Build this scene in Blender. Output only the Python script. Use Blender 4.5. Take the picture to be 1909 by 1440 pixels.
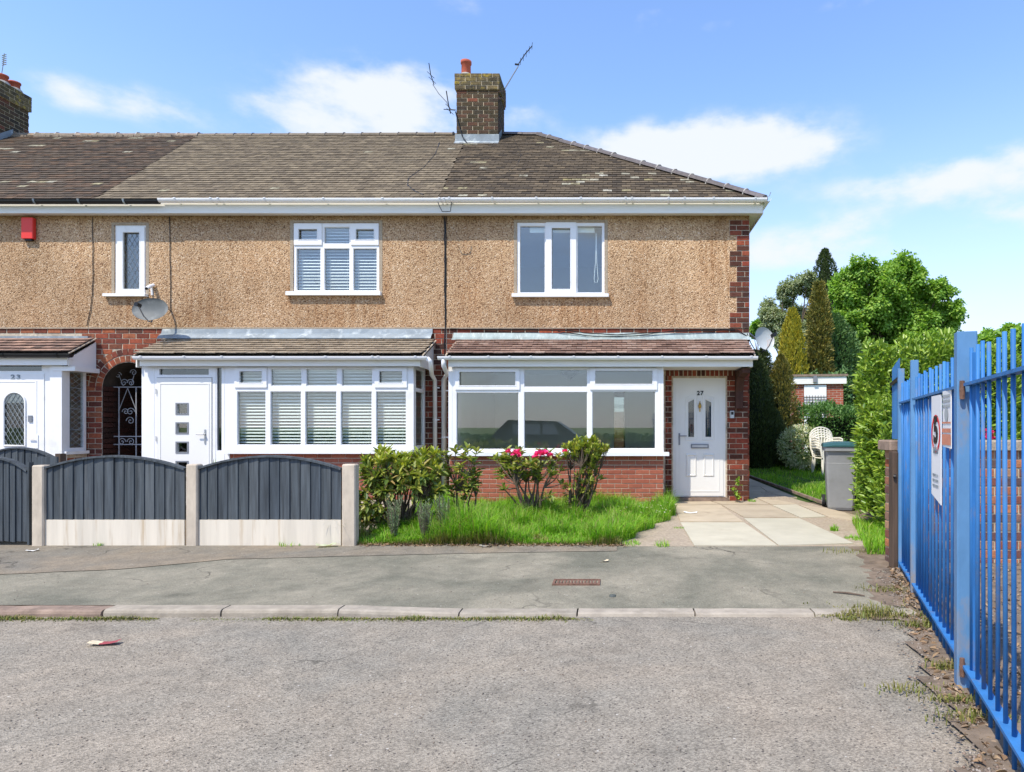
import bpy, math, random
import numpy as np
from mathutils import Vector, Matrix, noise
random.seed(7); rng = np.random.default_rng(11)
R = math.radians
for o in list(bpy.data.objects): bpy.data.objects.remove(o)
SC = bpy.context.scene; COL = SC.collection
# ------------------------------------------------------------------ camera
F = 1232.0; VX = 1150.0; VY = 796.0; H = 1.38; WPX = 1909.0
cd = bpy.data.cameras.new('camera'); cam = bpy.data.objects.new('camera', cd); COL.objects.link(cam)
cam.location = (0, 0, H); cam.rotation_euler = (R(90), 0, 0)
cd.sensor_width = 36; cd.sensor_fit = 'HORIZONTAL'; cd.lens = 36 * F / WPX
cd.shift_x = (954.5 - VX) / WPX; cd.shift_y = (VY - 720) / WPX
cd.clip_start = 0.05; cd.clip_end = 3000
SC.camera = cam
# ------------------------------------------------------------------ light
SUNDIR = Vector((-0.75, -1.0, 1.85)).normalized()          # towards the sun
EL = math.asin(SUNDIR.z); AZ = math.atan2(SUNDIR.x, SUNDIR.y)
sl = bpy.data.lights.new('sun', 'SUN'); sl.energy = 5.0; sl.angle = R(0.5); sl.color = (1, .915, .775)
so = bpy.data.objects.new('sun', sl); COL.objects.link(so)
so.rotation_euler = SUNDIR.to_track_quat('Z', 'Y').to_euler(); so.location = (-6, -10, 20)
vs = SC.view_settings; vs.view_transform = 'Standard'; vs.look = 'None'; vs.gamma = 1; vs.exposure = 0.15
vs.use_curve_mapping = False
SC.cycles.max_bounces = 8; SC.cycles.transparent_max_bounces = 12; SC.cycles.caustics_reflective = False
SC.cycles.sample_clamp_indirect = 6

def nd(nt, typ, **kw):
    n = nt.nodes.new(typ)
    for k, v in kw.items():
        if k == 'op': n.operation = v
        elif k == 'bt': n.blend_type = v
        elif k == 'dt': n.data_type = v
        elif k == 'ins':
            for i, x in v.items(): n.inputs[i].default_value = x
        else: setattr(n, k, v)
    return n

def build_world():
    w = bpy.data.worlds.new('World'); SC.world = w; w.use_nodes = True
    nt = w.node_tree; nt.nodes.clear(); L = nt.links.new
    out = nd(nt, 'ShaderNodeOutputWorld'); bg = nd(nt, 'ShaderNodeBackground', ins={1: 0.135})
    L(bg.outputs[0], out.inputs[0])
    sky = nd(nt, 'ShaderNodeTexSky'); sky.sky_type = 'NISHITA'; sky.sun_disc = False
    sky.sun_elevation = EL; sky.sun_rotation = AZ; sky.altitude = 100; sky.air_density = 1.0; sky.dust_density = 0.4; sky.ozone_density = 2.0
    tc = nd(nt, 'ShaderNodeTexCoord'); sep = nd(nt, 'ShaderNodeSeparateXYZ'); L(tc.outputs['Generated'], sep.inputs[0])
    def math_(op, a, b=None, c=None, clamp=False):
        n = nd(nt, 'ShaderNodeMath', op=op); n.use_clamp = clamp
        for i, v in enumerate((a, b, c)):
            if v is None: continue
            if hasattr(v, 'type'): L(v, n.inputs[i])
            else: n.inputs[i].default_value = v
        return n.outputs[0]
    az = math_('ARCTAN2', sep.outputs[0], sep.outputs[1]); el = math_('ARCSINE', sep.outputs[2])
    comb = nd(nt, 'ShaderNodeCombineXYZ'); L(math_('MULTIPLY', az, 1.0), comb.inputs[0]); L(math_('MULTIPLY', el, 1.9), comb.inputs[1])
    n1 = nd(nt, 'ShaderNodeTexNoise', ins={'Scale': 5.0, 'Detail': 9.0, 'Roughness': .56}); L(comb.outputs[0], n1.inputs['Vector'])
    n2 = nd(nt, 'ShaderNodeTexNoise', ins={'Scale': 17.0, 'Detail': 6.0, 'Roughness': .55}); L(comb.outputs[0], n2.inputs['Vector'])
    nz = math_('ADD', math_('MULTIPLY', math_('SUBTRACT', n1.outputs[0], .5), 2.3), math_('MULTIPLY', math_('SUBTRACT', n2.outputs[0], .5), 1.5))
    # clouds: (px, py, half width, half height, density) -> azimuth / elevation
    clouds = [(700, 205, 180, 55, .8), (760, 165, 95, 34, .5), (560, 228, 90, 26, .5), (110, 170, 60, 26, .55), (270, 200, 120, 28, .62), (1255, 275, 140, 34, .95), (1380, 275, 150, 38, 1.05),
              (1310, 312, 170, 24, .45), (1830, 325, 150, 34, 1.1), (1650, 350, 150, 22, .35), (1575, 422, 62, 22, .62), (1425, 462, 75, 30, .75), (1600, 470, 120, 30, .42), (1880, 400, 90, 30, .5), (1720, 600, 380, 60, .35), (1215, 38, 42, 18, .35), (870, 8, 60, 16, .25), (1580, 6, 80, 12, .35), (980, 205, 60, 22, .3), (1340, 48, 36, 10, .22)]
    tot = None
    for (px, py, hw, hh, s) in clouds:
        a0 = math.atan((px - VX) / F); e0 = math.atan((VY - py) / F * math.cos(a0))
        aw = hw / F * math.cos(a0) ** 2; eh = hh / F * math.cos(a0)
        dx = math_('DIVIDE', math_('SUBTRACT', az, a0), aw); dy = math_('DIVIDE', math_('SUBTRACT', el, e0), eh)
        r2 = math_('ADD', math_('MULTIPLY', dx, dx), math_('MULTIPLY', dy, dy))
        g = math_('MULTIPLY', math_('EXPONENT', math_('MULTIPLY', r2, -0.75)), s)
        tot = g if tot is None else math_('ADD', tot, g)
    # the same fair-weather clouds go on round the rest of the sky
    n3 = nd(nt, 'ShaderNodeTexNoise', ins={'Scale': 2.2, 'Detail': 3.0}); L(comb.outputs[0], n3.inputs['Vector'])
    back = math_('MULTIPLY', math_('SMOOTH_MIN', math_('MAXIMUM', math_('MULTIPLY', math_('SUBTRACT', n3.outputs[0], .52), 6.0), 0), 1.0, .1), math_('LESS_THAN', sep.outputs[1], 0.45))
    tot = math_('ADD', tot, back)
    dens = math_('SUBTRACT', math_('MULTIPLY', math_('ADD', tot, math_('MULTIPLY', nz, math_('MINIMUM', math_('ADD', math_('MULTIPLY', tot, 1.5), .12), .85))), 1.35), .16)
    mr = nd(nt, 'ShaderNodeMapRange', interpolation_type='SMOOTHSTEP', ins={1: 0.0, 2: 1.15, 3: 0.0, 4: 0.95}); L(dens, mr.inputs[0])
    hor = nd(nt, 'ShaderNodeMapRange', interpolation_type='SMOOTHSTEP', ins={1: -0.02, 2: 0.46, 3: 0.66, 4: 0.0}); L(sep.outputs[2], hor.inputs[0])
    tint = nd(nt, 'ShaderNodeMix', dt='RGBA', bt='MULTIPLY', ins={0: 1.0}); L(sky.outputs[0], tint.inputs[6]); tint.inputs[7].default_value = (1.84, 1.98, 2.24, 1)
    m0 = nd(nt, 'ShaderNodeMix', dt='RGBA'); L(hor.outputs[0], m0.inputs[0]); L(tint.outputs[2], m0.inputs[6]); m0.inputs[7].default_value = (5.7, 5.6, 7.0, 1)
    mx = nd(nt, 'ShaderNodeMix', dt='RGBA'); L(mr.outputs[0], mx.inputs[0]); L(m0.outputs[2], mx.inputs[6]); mx.inputs[7].default_value = (6.2, 6.5, 6.9, 1)
    L(mx.outputs[2], bg.inputs[0])
build_world()
# ------------------------------------------------------------------ pixel -> world helpers (positions only)
def PX(px, d): return (px - VX) * d / F
def PZ(py, d): return H + (VY - py) * d / F
def gz(x, y):
    if y < 4.97: return -.05
    if y < 7.4: return .05 * max(0, (y - 5.1)) / 2.3 + max(-.022, min(.004, .004 - .026 * (x + 2.1) / .9)) * max(0, 1 - (y - 5.1) / .5)
    if y < 11.4: return .05 + .04 * (y - 7.4) / 4
    if y < 16: return .09 + .065 * (y - 11.4)
    return .389
# ------------------------------------------------------------------ materials
MATS = {}
def ramp(nt, stops, const=False):
    n = nt.nodes.new('ShaderNodeValToRGB'); cr = n.color_ramp
    if const: cr.interpolation = 'CONSTANT'
    while len(cr.elements) < len(stops): cr.elements.new(0.5)
    for e, (p, c) in zip(cr.elements, stops): e.position = p; e.color = (c[0], c[1], c[2], 1)
    return n
def mat(name, cols, rnd=None, nscale=8, namt=.15, rough=.7, bump=0, bscale=60, spec=.3, metal=0, stretch=(1, 1, 1), trans=0, dirt=None, const=False, coat=0):
    """cols: one colour, or a list spread over the random value; dirt=(colour, scale, threshold, amount)"""
    if name in MATS: return MATS[name]
    m = bpy.data.materials.new(name); m.use_nodes = True; MATS[name] = m
    nt = m.node_tree; L = nt.links.new; b = nt.nodes['Principled BSDF']
    if not isinstance(cols, list): cols = [cols]
    tc = nd(nt, 'ShaderNodeTexCoord'); mp = nd(nt, 'ShaderNodeMapping'); mp.inputs['Scale'].default_value = stretch
    L(tc.outputs['Object'], mp.inputs[0])
    vec = mp.outputs[0]
    if rnd == 'object':
        oi = nd(nt, 'ShaderNodeObjectInfo'); rv = oi.outputs['Random']
        av = nd(nt, 'ShaderNodeVectorMath', op='MULTIPLY_ADD'); L(rv, av.inputs[0]); av.inputs[1].default_value = (37, 53, 19); L(vec, av.inputs[2]); vec = av.outputs[0]
    elif rnd == 'island':
        g = nd(nt, 'ShaderNodeNewGeometry'); rv = g.outputs['Random Per Island']
    else: rv = None
    if rv is not None and len(cols) > 1:
        rp = ramp(nt, [(i / (len(cols) - (0 if const else 1)), c) for i, c in enumerate(cols)], const); L(rv, rp.inputs[0]); c = rp.outputs[0]
    else:
        rgb = nd(nt, 'ShaderNodeRGB'); rgb.outputs[0].default_value = (*cols[0], 1); c = rgb.outputs[0]
    n = nd(nt, 'ShaderNodeTexNoise', ins={'Scale': nscale, 'Detail': 6, 'Roughness': .6}); L(vec, n.inputs['Vector'])
    if namt:
        mr = nd(nt, 'ShaderNodeMapRange', ins={1: .3, 2: .7, 3: 1 - namt, 4: 1 + namt}); L(n.outputs[0], mr.inputs[0])
        mul = nd(nt, 'ShaderNodeVectorMath', op='SCALE'); L(c, mul.inputs[0]); L(mr.outputs[0], mul.inputs['Scale']); c = mul.outputs[0]
    if dirt:
        dc, ds, th, am = dirt
        n2 = nd(nt, 'ShaderNodeTexNoise', ins={'Scale': ds, 'Detail': 7, 'Roughness': .65}); L(vec, n2.inputs['Vector'])
        m2 = nd(nt, 'ShaderNodeMapRange', ins={1: th, 2: th + .14, 3: 0, 4: am}); L(n2.outputs[0], m2.inputs[0])
        mx = nd(nt, 'ShaderNodeMix', dt='RGBA'); L(m2.outputs[0], mx.inputs[0]); L(c, mx.inputs[6]); mx.inputs[7].default_value = (*dc, 1); c = mx.outputs[2]
    L(c, b.inputs['Base Color'])
    b.inputs['Roughness'].default_value = rough; b.inputs['Specular IOR Level'].default_value = spec; b.inputs['Metallic'].default_value = metal
    if coat: b.inputs['Coat Weight'].default_value = coat
    if bump:
        nb = nd(nt, 'ShaderNodeTexNoise', ins={'Scale': bscale, 'Detail': 5, 'Roughness': .65}); L(vec, nb.inputs['Vector'])
        bp = nd(nt, 'ShaderNodeBump', ins={'Strength': bump, 'Distance': .01}); L(nb.outputs[0], bp.inputs['Height']); L(bp.outputs[0], b.inputs['Normal'])
    if trans:
        tr = nd(nt, 'ShaderNodeBsdfTranslucent'); sc = nd(nt, 'ShaderNodeVectorMath', op='MULTIPLY'); L(c, sc.inputs[0]); sc.inputs[1].default_value = (1.15, 1.25, .6); L(sc.outputs[0], tr.inputs[0])
        ms = nd(nt, 'ShaderNodeMixShader', ins={0: trans}); L(b.outputs[0], ms.inputs[1]); L(tr.outputs[0], ms.inputs[2]); L(ms.outputs[0], nt.nodes['Material Output'].inputs[0])
    return m

def asphalt(name, a, b_, speck, scale=1.0, patch=.5, light=.25):
    m = bpy.data.materials.new(name); m.use_nodes = True; nt = m.node_tree; L = nt.links.new; bs = nt.nodes['Principled BSDF']
    tc = nd(nt, 'ShaderNodeTexCoord'); v = tc.outputs['Object']
    big = nd(nt, 'ShaderNodeTexNoise', ins={'Scale': patch, 'Detail': 8, 'Roughness': .62, 'Distortion': .4}); L(v, big.inputs['Vector'])
    mr = nd(nt, 'ShaderNodeMapRange', ins={1: .36, 2: .64, 3: 0, 4: 1}); L(big.outputs[0], mr.inputs[0])
    mx = nd(nt, 'ShaderNodeMix', dt='RGBA'); L(mr.outputs[0], mx.inputs[0]); mx.inputs[6].default_value = (*a, 1); mx.inputs[7].default_value = (*b_, 1)
    mid = nd(nt, 'ShaderNodeTexNoise', ins={'Scale': 6, 'Detail': 6, 'Roughness': .7}); L(v, mid.inputs['Vector'])
    mm = nd(nt, 'ShaderNodeMapRange', ins={1: .3, 2: .7, 3: .84, 4: 1.16}); L(mid.outputs[0], mm.inputs[0])
    s1 = nd(nt, 'ShaderNodeVectorMath', op='SCALE'); L(mx.outputs[2], s1.inputs[0]); L(mm.outputs[0], s1.inputs['Scale'])
    vo = nd(nt, 'ShaderNodeTexVoronoi', ins={'Scale': 95 * scale, 'Randomness': 1}); L(v, vo.inputs['Vector'])
    sp = nd(nt, 'ShaderNodeSeparateColor'); L(vo.outputs['Color'], sp.inputs[0])
    r1 = nd(nt, 'ShaderNodeMapRange', ins={1: 0, 2: 1, 3: 1 - light, 4: 1 + light}); L(sp.outputs[0], r1.inputs[0])
    s2 = nd(nt, 'ShaderNodeVectorMath', op='SCALE'); L(s1.outputs[0], s2.inputs[0]); L(r1.outputs[0], s2.inputs['Scale'])
    # pits between the chippings and a few pale stones
    vp = nd(nt, 'ShaderNodeTexVoronoi', ins={'Scale': 26 * scale, 'Randomness': 1}); L(v, vp.inputs['Vector'])
    spp = nd(nt, 'ShaderNodeSeparateColor'); L(vp.outputs['Color'], spp.inputs[0])
    near = nd(nt, 'ShaderNodeMapRange', ins={1: .12, 2: .26, 3: 1, 4: 0}); L(vp.outputs['Distance'], near.inputs[0])
    pit = nd(nt, 'ShaderNodeMath', op='GREATER_THAN', ins={1: .55}); L(spp.outputs[0], pit.inputs[0])
    pl = nd(nt, 'ShaderNodeMath', op='LESS_THAN', ins={1: .022}); L(spp.outputs[0], pl.inputs[0])
    f1 = nd(nt, 'ShaderNodeMath', op='MULTIPLY'); L(near.outputs[0], f1.inputs[0]); L(pit.outputs[0], f1.inputs[1])
    fs = nd(nt, 'ShaderNodeMath', op='MULTIPLY', ins={1: speck}); L(f1.outputs[0], fs.inputs[0])
    m1 = nd(nt, 'ShaderNodeMix', dt='RGBA'); L(fs.outputs[0], m1.inputs[0]); L(s2.outputs[0], m1.inputs[6]); m1.inputs[7].default_value = (.07, .06, .055, 1)
    f2 = nd(nt, 'ShaderNodeMath', op='MULTIPLY'); L(near.outputs[0], f2.inputs[0]); L(pl.outputs[0], f2.inputs[1])
    m2 = nd(nt, 'ShaderNodeMix', dt='RGBA'); L(f2.outputs[0], m2.inputs[0]); L(m1.outputs[2], m2.inputs[6]); m2.inputs[7].default_value = (.5, .47, .42, 1)
    # hairline cracks, oil spots and smudges
    wn = nd(nt, 'ShaderNodeTexNoise', ins={'Scale': 2.5, 'Detail': 5}); L(v, wn.inputs['Vector'])
    wa = nd(nt, 'ShaderNodeVectorMath', op='MULTIPLY_ADD'); L(wn.outputs['Color'], wa.inputs[0]); wa.inputs[1].default_value = (.7, .7, .7); L(v, wa.inputs[2])
    ck = nd(nt, 'ShaderNodeTexVoronoi', feature='DISTANCE_TO_EDGE', ins={'Scale': .55}); L(wa.outputs[0], ck.inputs['Vector'])
    c1 = nd(nt, 'ShaderNodeMapRange', ins={1: .002, 2: .010, 3: .75, 4: 0}); L(ck.outputs['Distance'], c1.inputs[0])
    cm = nd(nt, 'ShaderNodeMapRange', ins={1: .5, 2: .6, 3: 0, 4: 1}); L(big.outputs[0], cm.inputs[0])
    cc = nd(nt, 'ShaderNodeMath', op='MULTIPLY'); L(c1.outputs[0], cc.inputs[0]); L(cm.outputs[0], cc.inputs[1])
    m5 = nd(nt, 'ShaderNodeMix', dt='RGBA'); L(cc.outputs[0], m5.inputs[0]); L(m2.outputs[2], m5.inputs[6]); m5.inputs[7].default_value = (.06, .055, .045, 1)
    on = nd(nt, 'ShaderNodeTexNoise', ins={'Scale': 1.7, 'Detail': 4, 'Roughness': .5, 'Distortion': .8}); L(v, on.inputs['Vector'])
    o1 = nd(nt, 'ShaderNodeMapRange', ins={1: .60, 2: .74, 3: 0, 4: .55}); L(on.outputs[0], o1.inputs[0])
    m6 = nd(nt, 'ShaderNodeMix', dt='RGBA', bt='MULTIPLY'); L(o1.outputs[0], m6.inputs[0]); L(m5.outputs[2], m6.inputs[6]); m6.inputs[7].default_value = (.55, .55, .56, 1)
    L(m6.outputs[2], bs.inputs['Base Color']); bs.inputs['Roughness'].default_value = .9; bs.inputs['Specular IOR Level'].default_value = .2
    bp = nd(nt, 'ShaderNodeBump', ins={'Strength': .55, 'Distance': .006}); L(vo.outputs['Distance'], bp.inputs['Height']); L(bp.outputs[0], bs.inputs['Normal'])
    MATS[name] = m; return m

def pebbledash():
    m = bpy.data.materials.new('pebbledash'); m.use_nodes = True; nt = m.node_tree; L = nt.links.new; bs = nt.nodes['Principled BSDF']
    tc = nd(nt, 'ShaderNodeTexCoord'); v = tc.outputs['Object']
    vo = nd(nt, 'ShaderNodeTexVoronoi', ins={'Scale': 64, 'Randomness': 1}); L(v, vo.inputs['Vector'])
    sp = nd(nt, 'ShaderNodeSeparateColor'); L(vo.outputs['Color'], sp.inputs[0])
    rp = ramp(nt, [(0, (.17, .09, .047)), (.16, (.335, .205, .115)), (.4, (.485, .315, .182)), (.75, (.57, .38, .225)), (.92, (.63, .45, .285)), (1, (.72, .58, .43))]); L(sp.outputs[0], rp.inputs[0])
    big = nd(nt, 'ShaderNodeTexNoise', ins={'Scale': .55, 'Detail': 8, 'Roughness': .6}); L(v, big.inputs['Vector'])
    mb = nd(nt, 'ShaderNodeMapRange', ins={1: .35, 2: .68, 3: .76, 4: 1.14}); L(big.outputs[0], mb.inputs[0])
    s = nd(nt, 'ShaderNodeVectorMath', op='SCALE'); L(rp.outputs[0], s.inputs[0]); L(mb.outputs[0], s.inputs['Scale'])
    mp = nd(nt, 'ShaderNodeMapping'); mp.inputs['Scale'].default_value = (2.6, 1, .35); L(v, mp.inputs[0])
    st = nd(nt, 'ShaderNodeTexNoise', ins={'Scale': 1.3, 'Detail': 6, 'Roughness': .65}); L(mp.outputs[0], st.inputs['Vector'])
    ms = nd(nt, 'ShaderNodeMapRange', ins={1: .48, 2: .74, 3: 0, 4: .55}); L(st.outputs[0], ms.inputs[0])
    mx = nd(nt, 'ShaderNodeMix', dt='RGBA', bt='MULTIPLY'); L(ms.outputs[0], mx.inputs[0]); L(s.outputs[0], mx.inputs[6]); mx.inputs[7].default_value = (.80, .66, .54, 1)
    # unevenly darker towards the top of the wall, and a pinker fresh patch here and there
    sx = nd(nt, 'ShaderNodeSeparateXYZ'); L(v, sx.inputs[0])
    top = nd(nt, 'ShaderNodeMapRange', ins={1: 4.72, 2: 4.98, 3: 0, 4: 1}); L(sx.outputs[2], top.inputs[0])
    tm = nd(nt, 'ShaderNodeMath', op='MULTIPLY'); L(top.outputs[0], tm.inputs[0]); L(st.outputs[0], tm.inputs[1])
    m3 = nd(nt, 'ShaderNodeMix', dt='RGBA', bt='MULTIPLY'); L(tm.outputs[0], m3.inputs[0]); L(mx.outputs[2], m3.inputs[6]); m3.inputs[7].default_value = (.5, .5, .42, 1)
    # damp runs below the sills and browned render round the window corners
    prev = m3.outputs[2]
    def mm_(op, a, b):
        n = nd(nt, 'ShaderNodeMath', op=op)
        for i, q in enumerate((a, b)):
            if hasattr(q, 'type'): L(q, n.inputs[i])
            else: n.inputs[i].default_value = q
        return n.outputs[0]
    mp2 = nd(nt, 'ShaderNodeMapping'); mp2.inputs['Scale'].default_value = (9, 1, .9); L(v, mp2.inputs[0])
    n4 = nd(nt, 'ShaderNodeTexNoise', ins={'Scale': 1.6, 'Detail': 5}); L(mp2.outputs[0], n4.inputs['Vector'])
    acc = None
    for (cx, cz, hw, hh) in ((-.96, 3.40, .85, .42), (-4.85, 3.42, .82, .42), (-8.41, 3.45, .42, .36), (-.13, 3.52, .10, .22), (-1.82, 3.5, .09, .2), (-5.62, 3.6, .10, .35), (-4.02, 3.75, .10, .4), (1.75, 4.2, .35, .8), (-7.2, 3.5, .3, .5), (-2.5, 3.6, .3, .6)):
        dx = mm_('DIVIDE', mm_('SUBTRACT', sx.outputs[0], cx), hw); dz = mm_('DIVIDE', mm_('SUBTRACT', sx.outputs[2], cz), hh)
        g = mm_('EXPONENT', mm_('MULTIPLY', mm_('ADD', mm_('POWER', mm_('ABSOLUTE', dx, 0), 4), mm_('POWER', mm_('ABSOLUTE', dz, 0), 2)), -1.0), 0)
        acc = g if acc is None else mm_('MAXIMUM', acc, g)
    f4 = nd(nt, 'ShaderNodeMapRange', ins={1: .44, 2: .62, 3: .1, 4: .85}); L(n4.outputs[0], f4.inputs[0])
    m4 = nd(nt, 'ShaderNodeMix', dt='RGBA', bt='MULTIPLY'); L(mm_('MULTIPLY', acc, f4.outputs[0]), m4.inputs[0]); L(prev, m4.inputs[6]); m4.inputs[7].default_value = (.76, .65, .56, 1)
    oi = nd(nt, 'ShaderNodeObjectInfo'); orr = nd(nt, 'ShaderNodeMapRange', ins={1: 0, 2: 1, 3: .93, 4: 1.05}); L(oi.outputs['Random'], orr.inputs[0])
    osc = nd(nt, 'ShaderNodeVectorMath', op='SCALE'); L(m4.outputs[2], osc.inputs[0]); L(orr.outputs[0], osc.inputs['Scale'])
    L(osc.outputs[0], bs.inputs['Base Color']); bs.inputs['Roughness'].default_value = .92; bs.inputs['Specular IOR Level'].default_value = .15
    bp = nd(nt, 'ShaderNodeBump', ins={'Strength': .9, 'Distance': .012}); L(vo.outputs['Distance'], bp.inputs['Height']); bp.invert = True; L(bp.outputs[0], bs.inputs['Normal'])
    MATS['pebbledash'] = m; return m

def glassmat(name, tint, refl=.55, rough=.01):
    m = bpy.data.materials.new(name); m.use_nodes = True; nt = m.node_tree; L = nt.links.new; nt.nodes.remove(nt.nodes['Principled BSDF'])
    lw = nd(nt, 'ShaderNodeLayerWeight'); fr = nd(nt, 'ShaderNodeMath', op='POWER', ins={1: 4.5}); L(lw.outputs['Facing'], fr.inputs[0]); gl = nd(nt, 'ShaderNodeBsdfGlossy', ins={'Color': (1, 1, 1, 1), 'Roughness': rough})
    tr = nd(nt, 'ShaderNodeBsdfTransparent', ins={0: (*tint, 1)}); ms = nd(nt, 'ShaderNodeMixShader')
    mu = nd(nt, 'ShaderNodeMath', op='MULTIPLY_ADD', ins={1: .9, 2: refl}); L(fr.outputs[0], mu.inputs[0]); L(mu.outputs[0], ms.inputs[0])
    L(tr.outputs[0], ms.inputs[1]); L(gl.outputs[0], ms.inputs[2]); L(ms.outputs[0], nt.nodes['Material Output'].inputs[0])
    MATS[name] = m; return m

def brickwall_far(name, c1, c2, mort, course=.086):
    m = bpy.data.materials.new(name); m.use_nodes = True; nt = m.node_tree; L = nt.links.new; bs = nt.nodes['Principled BSDF']
    tc = nd(nt, 'ShaderNodeTexCoord'); s = nd(nt, 'ShaderNodeSeparateXYZ'); L(tc.outputs['Object'], s.inputs[0])
    ad = nd(nt, 'ShaderNodeMath', op='ADD'); L(s.outputs[0], ad.inputs[0]); L(s.outputs[1], ad.inputs[1])
    cb = nd(nt, 'ShaderNodeCombineXYZ'); L(ad.outputs[0], cb.inputs[0]); L(s.outputs[2], cb.inputs[1])
    bt = nd(nt, 'ShaderNodeTexBrick', ins={'Color1': (*c1, 1), 'Color2': (*c2, 1), 'Mortar': (*mort, 1), 'Scale': 1.0, 'Mortar Size': .008, 'Brick Width': .235, 'Row Height': course}); L(cb.outputs[0], bt.inputs['Vector'])
    n = nd(nt, 'ShaderNodeTexNoise', ins={'Scale': 1.2, 'Detail': 6}); L(tc.outputs['Object'], n.inputs['Vector'])
    mr = nd(nt, 'ShaderNodeMapRange', ins={1: .3, 2: .7, 3: .75, 4: 1.15}); L(n.outputs[0], mr.inputs[0])
    sc = nd(nt, 'ShaderNodeVectorMath', op='SCALE'); L(bt.outputs['Color'], sc.inputs[0]); L(mr.outputs[0], sc.inputs['Scale']); L(sc.outputs[0], bs.inputs['Base Color'])
    bp = nd(nt, 'ShaderNodeBump', ins={'Strength': .5, 'Distance': .01}); bp.invert = True; L(bt.outputs['Fac'], bp.inputs['Height']); L(bp.outputs[0], bs.inputs['Normal']); bs.inputs['Roughness'].default_value = .9
    MATS[name] = m; return m

M = MATS
OLD = [(.05, .022, .016), (.10, .030, .018), (.075, .028, .018), (.17, .045, .024), (.25, .05, .028), (.115, .036, .02), (.06, .03, .024), (.32, .075, .035)]
mat('old_brick', OLD, 'object', 25, .3, .88, .5, 90, dirt=((.20, .17, .14), 9, .6, .35))
mat('arch_brick', [(.24, .055, .030), (.33, .095, .042), (.15, .040, .024), (.20, .050, .030), (.07, .028, .021), (.36, .12, .055)], 'object', 25, .3, .88, .5, 90)
mat('bay_brick', [(.32, .095, .056), (.37, .115, .066), (.28, .080, .047), (.40, .13, .078), (.33, .10, .058)], 'object', 30, .16, .8, .3, 120, dirt=((.12, .06, .045), 3, .64, .35))
mat('sooty_shaded_brick', [(.028, .014, .011), (.05, .018, .013), (.035, .017, .013), (.07, .022, .015)], 'object', 25, .3, .9, .5, 90)  # alley brick: the passage's shade is put into these dark colours
mat('chimney_brick', [(.045, .034, .018), (.085, .055, .03), (.05, .036, .024), (.10, .05, .03), (.07, .05, .024), (.04, .032, .024), (.20, .065, .035)], 'object', 20, .35, .9, .5, 80, dirt=((.20, .17, .06), 7, .6, .5))
mat('crown_brick', [(.09, .07, .035), (.16, .12, .06), (.06, .05, .035), (.20, .15, .06)], 'object', 12, .4, .95, .6, 60, dirt=((.42, .30, .03), 6, .55, .8))
mat('boundary_brick', [(.33, .10, .05), (.42, .17, .08), (.13, .065, .06), (.24, .08, .05), (.09, .06, .06), (.38, .22, .13), (.18, .1, .08)], 'object', 22, .28, .88, .5, 80, dirt=((.3, .25, .2), 6, .6, .4))
mat('mortar_old', (.50, .42, .32), None, 20, .35, .95, .4, 90, dirt=((.12, .09, .07), 5, .52, .6))
mat('mortar_bay', (.56, .47, .36), None, 20, .2, .95, .4, 90)
mat('mortar_dark', (.48, .40, .28), None, 12, .3, .95, .4, 90, dirt=((.12, .1, .06), 4, .5, .5))
mat('upvc', (.77, .77, .78), None, 3, .03, .32, 0, spec=.5, dirt=((.50, .47, .40), 2.5, .58, .3))
mat('upvc_cream', (.79, .79, .78), None, 3, .04, .38, 0, spec=.5, dirt=((.52, .49, .43), 2.0, .56, .4))
mat('gutter_white', (.86, .86, .87), None, 5, .04, .3, 0, spec=.5, stretch=(1, 1, 6), dirt=((.5, .47, .4), 4, .66, .3))
mat('fascia_white', (.76, .75, .71), None, 5, .05, .5, 0, stretch=(.6, 1, 7), dirt=((.45, .42, .35), 3, .62, .35))
mat('black_plastic', (.012, .013, .015), None, 5, .2, .4)
mat('lead', (.23, .27, .30), None, 4, .2, .5, .2, 12, metal=.0, dirt=((.62, .66, .66), 5, .52, .6))
mat('lead_light', (.27, .33, .33), None, 4, .2, .5, .15, 20, stretch=(3, 1, 1), dirt=((.52, .57, .55), 6, .54, .6))
TB = [(.075, .056, .036), (.11, .083, .054), (.052, .040, .028), (.14, .105, .066), (.088, .066, .043)]
TT = [(.165, .130, .086), (.21, .168, .112), (.12, .094, .064), (.19, .15, .10), (.14, .112, .078)]
TL = [(.07, .052, .036), (.10, .073, .050), (.05, .038, .028), (.12, .075, .046), (.08, .060, .042)]
BR = [(.31, .20, .155), (.41, .28, .215), (.24, .155, .12), (.36, .245, .19), (.46, .34, .27)]
BM = [(.34, .275, .20), (.41, .335, .245), (.28, .225, .165), (.38, .31, .225)]
BLf = [(.28, .18, .14), (.20, .13, .10), (.36, .23, .17)]
for nm, cs, dr in (('tile_right', TB, ((.24, .19, .12), 1.6, .58, .35)), ('tile_middle', TT, ((.10, .085, .06), 1.1, .56, .5)), ('tile_left', TL, ((.17, .09, .055), 2.4, .62, .5)),
                   ('baytile_right', BR, ((.5, .44, .36), 9, .66, .8)), ('baytile_middle', BM, ((.12, .1, .07), 6, .62, .4)), ('baytile_left', BLf, ((.06, .05, .045), 2.5, .5, .7))):
    mat(nm, cs, 'object', 14, .22, .9, .4, 50, dirt=dr)
    mat(nm + '_many', cs, 'island', 10, .3, .9, .4, 50, dirt=dr)
mat('tile_lime', [(.30, .27, .18), (.36, .34, .27), (.24, .20, .09), (.42, .40, .34)], 'island', 25, .4, .95, .4, 50, dirt=((.10, .08, .052), 11, .47, .9))
mat('tile_lime_one', [(.30, .27, .18), (.36, .34, .27), (.24, .20, .09), (.42, .40, .34)], 'object', 25, .4, .95, .4, 50, dirt=((.10, .08, .052), 11, .47, .9))
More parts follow.
